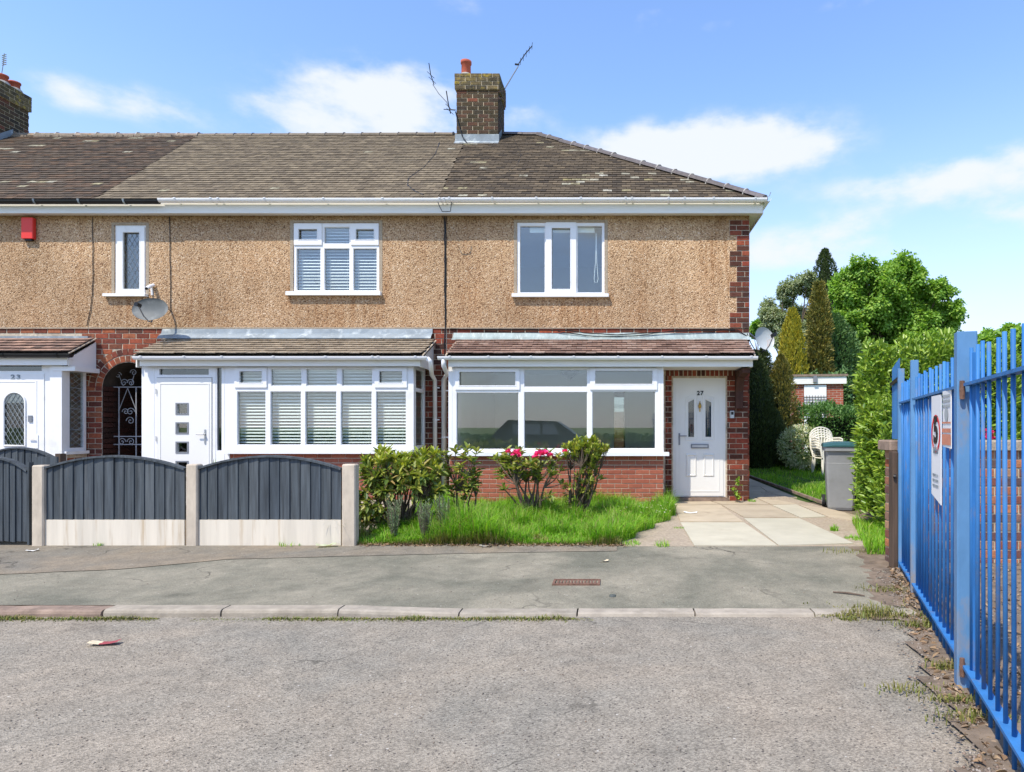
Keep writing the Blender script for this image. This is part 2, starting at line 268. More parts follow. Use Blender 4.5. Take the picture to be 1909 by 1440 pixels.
mat('ridge_old', [(.20, .17, .13), (.28, .22, .17), (.16, .13, .11)], 'object', 12, .35, .95, .5, 40, dirt=((.48, .22, .03), 2.2, .6, .8))
mat('ridge_blue', [(.09, .085, .09), (.125, .11, .115), (.10, .085, .08)], 'object', 15, .25, .6, .3, 40)
mat('ridge_mid', [(.15, .125, .095), (.2, .165, .125), (.11, .095, .08)], 'object', 15, .25, .9, .3, 40)
mat('mortar_white', (.34, .32, .29), None, 15, .2, .95)
mat('underlay', (.03, .027, .024), None)
mat('wall_inner', (.84, .88, .83), None, 1, .05, .9)
mat('floor_inner', (.42, .38, .33), None, 3, .15, .7)
mat('wall_side', (.42, .29, .18), None, 3, .1, .9)
mat('door_white', (.75, .74, .71), None, 2, .02, .3, spec=.5, dirt=((.6, .58, .53), 3, .63, .3))
mat('metal', (.5, .5, .5), None, 5, .1, .35, metal=.9)
mat('grey_metal', (.22, .23, .25), None, 5, .1, .4, metal=.3)
mat('dish_grey', (.13, .14, .14), None, 5, .12, .6, dirt=((.27, .28, .28), 5, .5, .4))
mat('dish_rusty', (.40, .43, .44), None, 3, .1, .45, dirt=((.45, .17, .06), 3.2, .62, .9))
mat('dark_wood', (.07, .03, .022), None, 12, .3, .7, .2, 30, stretch=(1, 1, .15))
mat('brown_wood', (.085, .058, .042), None, 12, .4, .85, .5, 30, stretch=(1, 1, .12))
mat('red_plastic', (.70, .045, .035), None, 3, .04, .35)
mat('pot_red', (.42, .10, .06), None, 8, .15, .8)
mat('blind', (.82, .83, .82), None, 3, .02, .5)
mat('concrete_post', (.50, .43, .34), None, 10, .18, .9, .3, 50, dirt=((.36, .26, .15), 5, .58, .6), stretch=(1, 1, .4))
mat('gravel_board', (.64, .58, .48), None, 6, .12, .9, .2, 60, dirt=((.40, .28, .15), 9, .55, .6), stretch=(1.6, 1, .10))
mat('fence_paint', [(.042, .052, .062), (.066, .078, .088), (.056, .068, .078), (.045, .057, .070), (.085, .098, .108)], 'object', 7, .45, .8, .4, 30, stretch=(4, 1, .22), dirt=((.13, .14, .145), 4, .56, .55))
mat('kerb_stone', [(.34, .29, .23), (.29, .26, .21), (.37, .32, .26)], 'object', 9, .2, .92, .4, 60, dirt=((.2, .17, .13), 4, .56, .5))
mat('kerb_old', (.24, .175, .135), None, 9, .3, .92, .5, 40)
mat('slab_grey', [(.47, .43, .33), (.44, .41, .32), (.49, .45, .345)], 'object', 2.2, .09, .9, .2, 80, dirt=((.34, .30, .22), 1.8, .58, .4))
mat('slab_beige', [(.41, .34, .245), (.45, .375, .27), (.39, .325, .235)], 'object', 2.5, .12, .9, .2, 80, dirt=((.26, .2, .14), 2.2, .56, .5))
mat('sandy', (.36, .295, .22), None, 30, .25, .95, .7, 90, dirt=((.27, .2, .14), 2.5, .54, .55))
mat('soil', (.17, .13, .095), None, 8, .4, .95, .8, 30)
mat('grass_base', (.045, .085, .015), None, 6, .35, .95)
mat('field', (.16, .22, .07), None, .4, .3, .95)
mat('blue_paint', [(.025, .145, .39), (.04, .175, .42), (.022, .13, .36), (.05, .18, .40)], 'object', 6, .2, .55, .15, 40, spec=.3, dirt=((.16, .15, .15), 5.0, .57, .85), stretch=(1, 1, .5))
mat('blue_worn', (.10, .235, .43), None, 6, .14, .5, .1, 40, stretch=(1, 1, .5), dirt=((.26, .22, .18), 3.0, .54, .9))
mat('rust', (.15, .085, .06), None, 15, .4, .9, .5, 60)
mat('sign_white', (.80, .80, .80), None, 3, .03, .4)
mat('sign_red', (.75, .03, .04), None); mat('sign_black', (.015, .015, .015), None, rough=.5); mat('sign_orange', (.60, .24, .15), None)
mat('bin_grey', (.25, .255, .26), None, 3, .12, .45, .1, 30, dirt=((.18, .18, .17), 4, .55, .5), spec=.5)
mat('bin_lid', (.028, .085, .085), None, 3, .15, .35, spec=.5)
mat('rubber', (.02, .02, .02), None, rough=.8)
mat('chair_white', (.72, .70, .62), None, 4, .08, .4, spec=.5)
mat('brass', (.6, .38, .1), None, 5, .1, .3, metal=.9)
mat('bark', (.13, .095, .07), None, 20, .4, .9, .6, 40, stretch=(1, 1, .3))
mat('bark_light', (.22, .17, .13), None, 20, .4, .9, .6, 40, stretch=(1, 1, .3))
def leafm(n, cols, tr=.3, rough=.5): mat(n, cols, 'island', 3, .1, rough, trans=tr, spec=.35)
leafm('leaf_rhodo', [(.07, .12, .03), (.14, .21, .04), (.30, .34, .06), (.18, .24, .06), (.46, .46, .09), (.13, .20, .05), (.36, .38, .10), (.38, .25, .10)], rough=.4)
leafm('leaf_rhodo_new', [(.42, .46, .05), (.50, .50, .05), (.32, .38, .05), (.22, .29, .05)], rough=.4)
leafm('leaf_laurel', [(.14, .26, .03), (.25, .38, .04), (.09, .19, .03), (.38, .48, .06), (.18, .30, .04), (.30, .42, .05)], rough=.32)
leafm('leaf_hedge_dark', [(.09, .20, .05), (.13, .27, .06), (.06, .14, .035), (.18, .33, .08)])
leafm('leaf_sycamore', [(.21, .38, .06), (.28, .46, .07), (.14, .28, .05), (.38, .53, .09), (.23, .40, .06)], .4)
leafm('leaf_conifer', [(.05, .08, .025), (.075, .11, .03), (.035, .06, .02), (.11, .13, .04)], .12)
leafm('leaf_cypress', [(.09, .18, .06), (.13, .24, .07), (.06, .13, .045), (.16, .25, .07)], .12)
leafm('leaf_gold', [(.40, .34, .03), (.50, .41, .03), (.22, .24, .03), (.60, .48, .05), (.18, .22, .04)], .15)
leafm('leaf_olive', [(.24, .21, .05), (.32, .27, .06), (.13, .13, .04), (.17, .19, .05)], .12)
leafm('leaf_eucalypt', [(.30, .36, .20), (.38, .43, .26), (.21, .26, .14), (.36, .36, .18)], .35)
leafm('leaf_variegated', [(.70, .70, .50), (.42, .50, .25), (.78, .76, .6), (.22, .33, .12), (.7, .7, .52)], .3)
leafm('leaf_lavender', [(.20, .29, .13), (.15, .22, .09), (.27, .34, .19)], .15)
mat('iron_grey', (.30, .31, .33), None, 5, .2, .5)
leafm('grass', [(.16, .38, .02), (.24, .52, .03), (.11, .28, .02), (.33, .58, .04), (.18, .42, .03), (.40, .58, .06), (.23, .48, .03), (.55, .55, .20)], .45)
leafm('grass_dry', [(.40, .30, .10), (.30, .30, .07), (.45, .36, .18), (.22, .27, .05)], .3)
leafm('grass_fringe', [(.20, .22, .04), (.26, .22, .08), (.14, .19, .03), (.30, .24, .10)], .3)
leafm('moss', [(.16, .2, .03), (.22, .19, .06), (.10, .16, .03), (.26, .2, .09)], .1, .9)
leafm('flower_pink', [(.80, .04, .24), (.88, .08, .32), (.68, .03, .18)], .3)
leafm('daisy', [(.8, .8, .78), (.85, .82, .7), (.8, .7, .2)], .2)
leafm('litter', [(.22, .13, .07), (.32, .22, .13), (.14, .09, .06), (.4, .3, .2)], .1, .9)
mat('stones', [(.20, .16, .13), (.26, .21, .17), (.13, .11, .09), (.32, .28, .24), (.22, .15, .11)], 'island', 20, .2, .9)
mat('drain_rust', (.17, .095, .068), None, 30, .4, .9, .6, 50)
mat('paper', (.8, .8, .78), None); mat('paper_cream', (.62, .52, .36), None); mat('paper_red', (.30, .06, .07), None)
mat('lamp_glass', (.10, .11, .10), None, rough=.3)
asphalt('road', (.285, .243, .190), (.215, .200, .168), 1.0, 1.35, .6, .36)
asphalt('pavement', (.150, .146, .112), (.29, .262, .20), .35, 1.6, .8, .2)
asphalt('pavement_patch', (.255, .205, .145), (.18, .165, .135), .4, 1.4, .9, .22)
pebbledash()
mat('van_grey', (.06, .065, .07), None, 3, .1, .3)
glassmat('glass', (.95, .98, .965), .09); glassmat('glass_dark', (.45, .5, .5), .09)
brickwall_far('far_red', (.36, .085, .04), (.28, .06, .03), (.4, .33, .27)); brickwall_far('far_orange', (.42, .18, .09), (.36, .13, .07), (.4, .33, .27))
mat('alley_shade', (.05, .038, .03), None, 8, .4, .95)  # vault colour darkened to stand in for shade inside the alley
brickwall_far('far_brown', (.2, .09, .06), (.15, .07, .05), (.3, .25, .2))
# ------------------------------------------------------------------ object helpers
def link(o): COL.objects.link(o); return o
def setp(o, parent, local=False):
    if parent is None: return
    o.parent = parent
    if not local and parent.parent is None: o.matrix_parent_inverse = parent.matrix_basis.inverted()
def thing(name, label, cat, loc=(0, 0, 0), rz=0, group=None, kind=None):
    o = link(bpy.data.objects.new(name, None)); o.empty_display_size = .2
    o.matrix_basis = Matrix.Translation(loc) @ Matrix.Rotation(rz, 4, 'Z')
    o['label'] = label; o['category'] = cat
    if group: o['group'] = group
    return o
def tag(o, label=None, cat=None, group=None, kind=None):
    for k, v in (('label', label), ('category', cat), ('group', group), ('kind', kind)):
        if v: o[k] = v
    return o
def ob(name, me, m=None, parent=None, kind=None, local=False, mtx=None, label=None):
    o = link(bpy.data.objects.new(name, me))
    if m is not None and not me.materials:
        for q in (m if isinstance(m, (list, tuple)) else [m]): me.materials.append(M[q] if isinstance(q, str) else q)
    if mtx is not None: o.matrix_basis = mtx
    setp(o, parent, local)
    if kind: o['kind'] = kind
    if label: o['label'] = label
    return o
class MB:
    def __init__(s): s.v = []; s.f = []; s.mi = []; s.cur = 0; s.sm = False
    def face(s, idx): s.f.append(idx); s.mi.append(s.cur)
    def poly(s, pts):
        b = len(s.v); s.v += [tuple(p) for p in pts]; s.face(tuple(range(b, b + len(pts))))
    def box(s, x0, x1, y0, y1, z0, z1, T=None, skip=''):
        if x1 < x0: x0, x1 = x1, x0
        if y1 < y0: y0, y1 = y1, y0
        if z1 < z0: z0, z1 = z1, z0
        p = [(x0, y0, z0), (x1, y0, z0), (x1, y1, z0), (x0, y1, z0), (x0, y0, z1), (x1, y0, z1), (x1, y1, z1), (x0, y1, z1)]
        if T is not None: p = [tuple(T @ Vector(q)) for q in p]
        b = len(s.v); s.v += p
        for k, q in (('b', (0, 3, 2, 1)), ('t', (4, 5, 6, 7)), ('f', (0, 1, 5, 4)), ('r', (1, 2, 6, 5)), ('k', (2, 3, 7, 6)), ('l', (3, 0, 4, 7))):
            if k not in skip: s.face(tuple(b + i for i in q))
        return s
    def bbox(s, x0, x1, y0, y1, z0, z1, c=.006, T=None):
        """box with its vertical and front edges chamfered"""
        pts = [(x0 + c, y0), (x1 - c, y0), (x1, y0 + c), (x1, y1 - c), (x1 - c, y1), (x0 + c, y1), (x0, y1 - c), (x0, y0 + c)]
        s.prism([(a, b) for a, b in pts], z0, z1, c, T); return s
    def prism(s, pts, z0, z1, c=0, T=None):
        n = len(pts); cx = sum(p[0] for p in pts) / n; cy = sum(p[1] for p in pts) / n
        def ins(p): 
            if not c: return p
            dx, dy = cx - p[0], cy - p[1]; l = math.hypot(dx, dy) or 1; return (p[0] + dx / l * c, p[1] + dy / l * c)
        lv = [[(*p, z0) for p in pts]]
        if c: lv += [[(*p, z1 - c) for p in pts], [(*ins(p), z1) for p in pts]]
        else: lv += [[(*p, z1) for p in pts]]
        b = len(s.v)
        for l in lv: s.v += [tuple(T @ Vector(q)) if T is not None else q for q in l]
        for k in range(len(lv) - 1):
            for i in range(n): s.face((b + k * n + i, b + k * n + (i + 1) % n, b + (k + 1) * n + (i + 1) % n, b + (k + 1) * n + i))
        s.face(tuple(b + (len(lv) - 1) * n + i for i in range(n))); s.face(tuple(b + n - 1 - i for i in range(n)))
    def tube(s, pts, r, n=8, cap=True):
        pts = [Vector(p) for p in pts]; rs = r if isinstance(r, (list, tuple)) else [r] * len(pts); b = len(s.v); prev = None
        for i, p in enumerate(pts):
            d = (pts[min(i + 1, len(pts) - 1)] - pts[max(i - 1, 0)]).normalized()
            a = prev if prev is not None else (Vector((0, 0, 1)) if abs(d.z) < .9 else Vector((1, 0, 0)))
            u = (a - d * a.dot(d)).normalized(); prev = u; w = d.cross(u)
            for k in range(n):
                t = 2 * math.pi * k / n; s.v.append(tuple(p + (u * math.cos(t) + w * math.sin(t)) * rs[i]))
        for i in range(len(pts) - 1):
            for k in range(n): s.face((b + i * n + k, b + i * n + (k + 1) % n, b + (i + 1) * n + (k + 1) % n, b + (i + 1) * n + k))
        if cap: s.face(tuple(b + n - 1 - k for k in range(n))); e = b + (len(pts) - 1) * n; s.face(tuple(e + k for k in range(n)))
        return s
    def lathe(s, c, prof, n=16, T=None):
        b = len(s.v)
        for (r, z) in prof:
            for k in range(n):
                t = 2 * math.pi * k / n; q = Vector((r * math.cos(t), r * math.sin(t), z)); q = (T @ q) if T is not None else q; s.v.append(tuple(q + Vector(c)))
        for i in range(len(prof) - 1):
            for k in range(n): s.face((b + i * n + k, b + i * n + (k + 1) % n, b + (i + 1) * n + (k + 1) % n, b + (i + 1) * n + k))
        return s
    def mesh(s, name='mesh', smooth=False):
        me = bpy.data.meshes.new(name); me.from_pydata(s.v, [], s.f)
        if any(s.mi): me.polygons.foreach_set('material_index', s.mi)
        if smooth: me.polygons.foreach_set('use_smooth', [True] * len(s.f))
        me.update(); return me
    def build(s, name, m, parent=None, kind=None, smooth=False, local=False, label=None):
        return ob(name, s.mesh(name, smooth), m, parent, kind, local, label=label)
def plate(mb, x0, x1, z0, z1, holes, y0, y1, back=True):
    """upright sheet from y0 (front) to y1 with rectangular holes, reveals included"""
    xs = sorted({x0, x1, *[min(max(h[i], x0), x1) for h in holes for i in (0, 1)]}); zs = sorted({z0, z1, *[min(max(h[i], z0), z1) for h in holes for i in (2, 3)]})
    def solid(i, j):
        if i < 0 or j < 0 or i >= len(xs) - 1 or j >= len(zs) - 1: return False
        cx = (xs[i] + xs[i + 1]) / 2; cz = (zs[j] + zs[j + 1]) / 2
        return not any(h[0] < cx < h[1] and h[2] < cz < h[3] for h in holes)
    for i in range(len(xs) - 1):
        for j in range(len(zs) - 1):
            if not solid(i, j): continue
            a, b, c, d = xs[i], xs[i + 1], zs[j], zs[j + 1]
            mb.poly([(a, y0, c), (b, y0, c), (b, y0, d), (a, y0, d)])
            if back: mb.poly([(b, y1, c), (a, y1, c), (a, y1, d), (b, y1, d)])
            if not solid(i - 1, j): mb.poly([(a, y1, c), (a, y0, c), (a, y0, d), (a, y1, d)])
            if not solid(i + 1, j): mb.poly([(b, y0, c), (b, y1, c), (b, y1, d), (b, y0, d)])
            if not solid(i, j - 1): mb.poly([(a, y0, c), (a, y1, c), (b, y1, c), (b, y0, c)])
            if not solid(i, j + 1): mb.poly([(a, y0, d), (b, y0, d), (b, y1, d), (a, y1, d)])
    return mb
_bc = {}
def brick_mesh(w, h, dep, m, c=.004):
    k = (round(w * 100), round(h * 500), round(dep * 100), m)
    if k in _bc: return _bc[k]
    w = k[0] / 100; h = k[1] / 500
    me = bpy.data.meshes.new('brick'); a, b = w / 2, h / 2
    v = [(-a, dep, -b), (a, dep, -b), (a, dep, b), (-a, dep, b), (-a, c, -b), (a, c, -b), (a, c, b), (-a, c, b), (-a + c, 0, -b + c), (a - c, 0, -b + c), (a - c, 0, b - c), (-a + c, 0, b - c)]
    f = [(8, 9, 10, 11)]
    for i in range(4):
        j = (i + 1) % 4; f += [(4 + i, 4 + j, 8 + j, 8 + i), (i, j, 4 + j, 4 + i)]
    me.from_pydata(v, [], f); me.update(); me.materials.append(M[m]); _bc[k] = me; return me
def put_brick(parent, O, U, N, s, t, w, h, m, dep=.03, proud=.007, rot=0, name='brick'):
    me = brick_mesh(w, h, dep, m); U = Vector(U); N = Vector(N); Z = Vector((0, 0, 1))
    jit = random.uniform(-.0015, .0025)
    p = Vector(O) + U * s + Z * t + N * (proud + jit)
    A = Matrix.Identity(4)
    for i in range(3): A[i][0] = U[i]; A[i][1] = -N[i]; A[i][2] = Z[i]
    A = Matrix.Translation(p) @ A @ Matrix.Rotation(rot + random.uniform(-.006, .006), 4, 'Y')
    ob(name, me, None, parent, mtx=A)
def bricks(parent, O, U, N, z0, n, course, m, spans, L_=.235, gap=.011, phase=0, proud=.007):
    """stretcher bond: spans(z_mid) -> list of (s0, s1)"""
    cnt = 0
    for i in range(n):
        zc = z0 + (i + .5) * course; off = (L_ / 2 if i % 2 else 0) + phase
        for (a, b) in spans(zc):
            k = math.floor((a - off) / L_)
            while True:
                s0 = off + k * L_; s1 = s0 + L_; k += 1
                if s0 >= b - .015: break
                c0 = max(s0, a); c1 = min(s1, b)
                if c1 - c0 < .035: continue
                put_brick(parent, O, U, N, (c0 + c1) / 2, zc, c1 - c0 - gap, course - gap, m, proud=proud); cnt += 1
    return cnt
def leaf_mesh(P, D, Up, ln, wd, fold=.25, droop=0.0):
    """numpy leaves: 6 verts, 2 quads each"""
    n = len(P); D = D / (np.linalg.norm(D, axis=1, keepdims=True) + 1e-9); S = np.cross(D, Up); S /= (np.linalg.norm(S, axis=1, keepdims=True) + 1e-9); U2 = np.cross(S, D)
    ln = np.broadcast_to(np.asarray(ln, float).reshape(-1, 1), (n, 1)); wd = np.broadcast_to(np.asarray(wd, float).reshape(-1, 1), (n, 1))
    V = np.empty((n, 6, 3)); mid = P + D * ln * .35; m2 = P + D * ln * .72 - U2 * ln * droop * .5
    V[:, 0] = P; V[:, 1] = mid + S * wd * .5 + U2 * wd * fold; V[:, 2] = m2 + S * wd * .42 + U2 * wd * fold * .8
    V[:, 3] = P + D * ln - U2 * ln * droop; V[:, 4] = m2 - S * wd * .42 + U2 * wd * fold * .8; V[:, 5] = mid - S * wd * .5 + U2 * wd * fold
    base = (np.arange(n) * 6)[:, None]
    Fc = np.concatenate([base + np.array([[0, 1, 2, 3]]), base + np.array([[0, 3, 4, 5]])], 1).reshape(-1, 4)
    return raw(V.reshape(-1, 3), Fc)
def raw(V, Fc, smooth=False):
    me = bpy.data.meshes.new('foliage'); k = Fc.shape[1]
    me.vertices.add(len(V)); me.vertices.foreach_set('co', np.ascontiguousarray(V, dtype=np.float32).ravel())
    me.loops.add(Fc.size); me.loops.foreach_set('vertex_index', np.ascontiguousarray(Fc, dtype=np.int32).ravel())
    me.polygons.add(len(Fc)); me.polygons.foreach_set('loop_start', np.arange(0, Fc.size, k, dtype=np.int32))
    if smooth: me.polygons.foreach_set('use_smooth', np.ones(len(Fc), bool))
    me.update(calc_edges=True); me.validate(); return me
def unit(n):
    v = rng.normal(size=(n, 3)); return v / np.linalg.norm(v, axis=1, keepdims=True)
# ================================================================== THE GROUND
def gp(px, py, lift=0):
    d = 8.0
    for _ in range(30):
        x = PX(px, d); d = (H - gz(x, d)) * F / (py - VY)
    return Vector((PX(px, d), d, gz(PX(px, d), d) + lift))
def grid_sheet(name, x0, x1, y0, y1, st, zf, m, inside=None, kind='structure'):
    nx = max(1, int((x1 - x0) / st)); ny = max(1, int((y1 - y0) / st)); mb = MB()
    for j in range(ny + 1):
        for i in range(nx + 1):
            x = x0 + (x1 - x0) * i / nx; y = y0 + (y1 - y0) * j / ny; mb.v.append((x, y, zf(x, y)))
    for j in range(ny):
        for i in range(nx):
            if inside and not inside(x0 + (x1 - x0) * (i + .5) / nx, y0 + (y1 - y0) * (j + .5) / ny): continue
            a = j * (nx + 1) + i; mb.face((a, a + 1, a + nx + 2, a + nx + 1))
    return mb.build(name, m, None, kind, smooth=True)
def nz(x, y, s, k=0): return noise.noise((x * s, y * s, k))
gd = MB(); gd.poly([(-900, -900, -.11), (900, -900, -.11), (900, 1500, -.11), (-900, 1500, -.11)]); gd.build('ground', 'field', None, 'structure')
grid_sheet('road', -22, 9, -12, 5.0, .25, lambda x, y: -.05 + .006 * nz(x, y, .8) + (-.008 if y < 4.5 else 0), 'road')
EDGE = lambda y: 1.91 + .2995 * (y - 3.62)
def pav_in(x, y): return x < min(EDGE(y) - .02, 2.68) + .14 * nz(x, y, 3) - .06
grid_sheet('pavement', -20, 3.2, 5.1, 7.42, .08, lambda x, y: gz(x, y) + .001 * nz(x, y, 1.2), 'pavement', pav_in)
# the older strip of tarmac against the fences, divided from the trench reinstatement by a seam
pm = MB(); N_ = 60
seam = [(0, 1072), (230, 1062), (420, 1044), (640, 1038), (900, 1032), (1150, 1028)]
def seam_y(x):
    pts = [gp(*q) for q in seam]
    for a, b in zip(pts, pts[1:]):
        if x <= b.x: return a.y + (b.y - a.y) * (x - a.x) / (b.x - a.x)
    return 7.39
xs_ = np.linspace(-9, 0, N_)
for i in range(N_):
    x = float(xs_[i]); y = max(5.9, min(7.4, seam_y(x))) if x > -6.4 else 6.32
    y += .012 * nz(x, 0, 3); pm.v += [(x, y, gz(x, y) + .0052), (x, (y + 7.41) / 2, gz(x, (y + 7.41) / 2) + .0065), (x, 7.41, gz(x, 7.41) + .0052)]
for i in range(N_ - 1):
    for q in (0, 1): pm.face((3 * i + q, 3 * i + 3 + q, 3 * i + 4 + q, 3 * i + 1 + q))
pm.build('pavement_patch', 'pavement_patch', None, 'structure')
grid_sheet('verge', 1.2, 9, -4, 7.6, .1, lambda x, y: (-.046 if y < 5.1 else gz(x, y) - .002) + .016 * (.6 + nz(x, y, 3.1) + .6 * nz(x, y, 9)) * min(1, max(0, (x - EDGE(y) + .5) * 2)) + (.02 if x > EDGE(y) + .4 else 0), 'soil',
           lambda x, y: x > EDGE(y) - (.16 if y < 4.9 else .35) + .12 * nz(x, y, 2.5) - (.2 if y > 6.3 else 0))
grid_sheet('garden_ground', -20, 6.2, 7.42, 11.38, .2, lambda x, y: gz(x, y) - .012, 'soil')
gp_mb = MB(); gp_mb.box(-7.9, -3.05, 7.5, 11.38, .02, .088); gp_mb.build('garden_path', 'pavement_patch', None, 'structure')
grid_sheet('lawn_ground', 2.30, 9.0, 11.39, 30, .25, lambda x, y: gz(x, y) - .004 + .01 * nz(x, y, .9), 'grass_base')
grid_sheet('back_ground', -30, 2.2, 19.2, 40, 2, lambda x, y: .35, 'grass_base')
# bare concrete apron round the slabs
def poly_sheet(name, pts, m, lift, parent=None, kind='structure', th=0):
    mb = MB(); v = [gp(*q, lift) if len(q) == 2 else Vector((q[0], q[1], gz(q[0], q[1]) + lift)) for q in pts]
    if not th: mb.poly(v)
    else:
        n = len(v); lo = [p - Vector((0, 0, th)) for p in v]; mb.poly(v)
        for i in range(n): mb.poly([lo[i], lo[(i + 1) % n], v[(i + 1) % n], v[i]])
    return mb.build(name, m, parent, kind)
poly_sheet('sandy_apron', [(1130, 1019), (1200, 1019), (1640, 1019), (1625, 985), (1600, 962), (1548, 949), (1400, 908), (1397, 936), (1247, 937), (1262, 958)], 'sandy', .001)
path = thing('paved_path', 'large pale concrete slabs laid from pavement to the white front door', 'path', (1.4, 9, .07)); path['kind'] = 'structure'
del path['category']; del path['label']
SL = [([(1294, 1019), (1449, 1019), (1387, 975.5), (1268, 975.5)], 'slab_grey'), ([(1452, 1019), (1592, 1015), (1490, 967.5), (1386, 967.5)], 'slab_grey'),
      ([(1268, 974.5), (1386, 974.5), (1343, 943), (1258, 944)], 'slab_beige'), ([(1388, 966.5), (1489, 966.5), (1436, 943), (1346, 943)], 'slab_beige'),
      ([(1439, 943), (1493, 967), (1540, 965), (1484, 942)], 'slab_grey'), ([(1544, 965), (1602, 975), (1575, 957), (1545, 950), (1490, 943)], 'slab_beige'),
      ([(1257, 943), (1342, 942), (1325, 936), (1255, 937)], 'slab_beige'), ([(1345, 942), (1435, 942), (1400, 926), (1398, 935), (1328, 936)], 'slab_beige'), ([(1438, 942), (1484, 941), (1450, 929), (1403, 926)], 'slab_beige')]
for pts, m in SL:
    c = [sum(q[i] for q in pts) / len(pts) for i in (0, 1)]
    pts = [(q[0] + (c[0] - q[0]) * .006, q[1] + (c[1] - q[1]) * .012) for q in pts]
    poly_sheet('paving_slab', pts, m, .014 + random.uniform(-.002, .002), path, None, .03)
for k in range(6):
    y0 = 11.75 + k * .62; y1 = y0 + .6; xl = 2.33; xr = lambda y: 3.43 - (y - 10.7) * .157 - .06
    xm = (xl + xr(y0)) / 2 + (.1 if k % 2 else -.08)
    for a0, a1, b0, b1 in ((xl, xm - .006, xl, xm - .006), (xm + .006, xr(y0), xm + .006, xr(y1))):
        poly_sheet('paving_slab', [(a0, y0, 0), (a1, y0, 0), (b1, y1, 0), (b0, y1, 0)], 'slab_beige', .012, path, None, .03)
eb = MB(); p0, p1 = Vector((3.46, 10.55, gz(3.4, 10.5))), Vector((2.86, 14.4, gz(2.9, 14.4)))
dv = (p1 - p0); 
for k in range(5):
    a = p0 + dv * (k / 5 + .004); b = p0 + dv * ((k + 1) / 5 - .004); n = Vector((.045, .01, 0))
    e = MB(); v = [a, b, b + n, a + n]; u = [q + Vector((0, 0, .045)) for q in v]; e.poly(u)
    for i in range(4): e.poly([v[i], v[(i + 1) % 4], u[(i + 1) % 4], u[i]])
    e.build('edging_stone', 'kerb_old', path)
# kerb
kerb = thing('kerb', '', '', (0, 5.04, 0)); kerb['kind'] = 'structure'; del kerb['category']; del kerb['label']
kx = [-10.1, -9.2, -8.3, -7.42, -6.53, -5.64, -4.76, -3.87, -2.98, -2.10, -1.19, -.30, .59, 1.49, 2.27]
for i in range(len(kx) - 1):
    a, b = kx[i] + .006, kx[i + 1] - .006; mb = MB(); old = i <= 6
    zl = lambda x: (.004 if x < -2.1 else (-.022 if x > -1.2 else .004 - .026 * (x + 2.1) / .9))
    y0 = 4.965 + random.uniform(-.006, .006) + (-.004 if old else 0); n = 6
    prof = lambda z: [(y0, -.12), (y0 + .004, z - .028), (y0 + .012, z - .010), (y0 + .028, z - .001), (5.105, z), (5.105, -.12)]
    rows = []
    for k in range(n + 1):
        x = a + (b - a) * k / n; z = zl(x) + (.006 * nz(x, 1, 9) if old else .0015 * nz(x, 1, 6)) - (.004 if old else 0)
        rows.append([(x, yy + (.006 * nz(x, zz, 12) if old else 0), zz) for yy, zz in prof(z)])
    for k in range(n):
        for q in range(5): mb.poly([rows[k][q], rows[k + 1][q], rows[k + 1][q + 1], rows[k][q + 1]])
    mb.poly(rows[0][::-1]); mb.poly(rows[-1])
    mb.build('kerb_stone', 'kerb_old' if old else 'kerb_stone', kerb)

# ================================================================== TERRACE
DW = 11.4; DB = 10.74; DF = 10.72
XR = PX(1397, DW); XM = -2.943; XL = PX(306, DW); XE = -17.0
ZR = PZ(612, DW); ZT = 5.03
houses = {}
houses['right'] = thing('terraced_house', 'end terraced house with white door and unscreened three-pane bay, brick quoins and hipped roof', 'house', (-.3, 14.8, .09), group=None)
houses['middle'] = thing('terraced_house', 'middle terraced house with slatted blinds in its bay and a white door with square lights', 'house', (-5.4, 14.8, .09))
houses['left'] = thing('terraced_house', 'left terraced house with leaded windows, black gutter and arched alley beside its porch', 'house', (-12, 14.8, .09))
hr, hm, hl = houses['right'], houses['middle'], houses['left']

# openings in the facade, in wall-plane metres
def rect(px0, px1, py0, py1, d=DW): return (PX(px0, d), PX(px1, d), PZ(py1, d), PZ(py0, d))
W_R = rect(963, 1128, 414, 553); W_M = rect(546, 708, 415, 549); W_L = rect(213, 273, 419, 551)
BAYR = (PX(850, DW), PX(1222, DW), .35, 2.6); BAYM = (PX(300, DW), PX(786, DW), .12, 2.6)
DOORR = rect(1253, 1355, 703, 927)
def facade(par, x0, x1, up, low):
    mb = MB(); plate(mb, x0, x1, ZR, ZT, up, DW, DW + .28); mb.build('render_wall', 'pebbledash', par)
    mb = MB(); plate(mb, x0, x1, -.1, ZR - .001, low, DW + .012, DW + .28); return mb.build('brick_wall', 'mortar_old', par)
wall_r = facade(hr, XM, XR, [(W_R[0] + .01, W_R[1] - .01, W_R[2] + .01, W_R[3] - .01)], [BAYR, (DOORR[0] + .02, DOORR[1] - .02, .05, DOORR[3] - .02)])
wall_m = facade(hm, XL, XM - .001, [(W_M[0] + .01, W_M[1] - .01, W_M[2] + .01, W_M[3] - .01)], [BAYM])
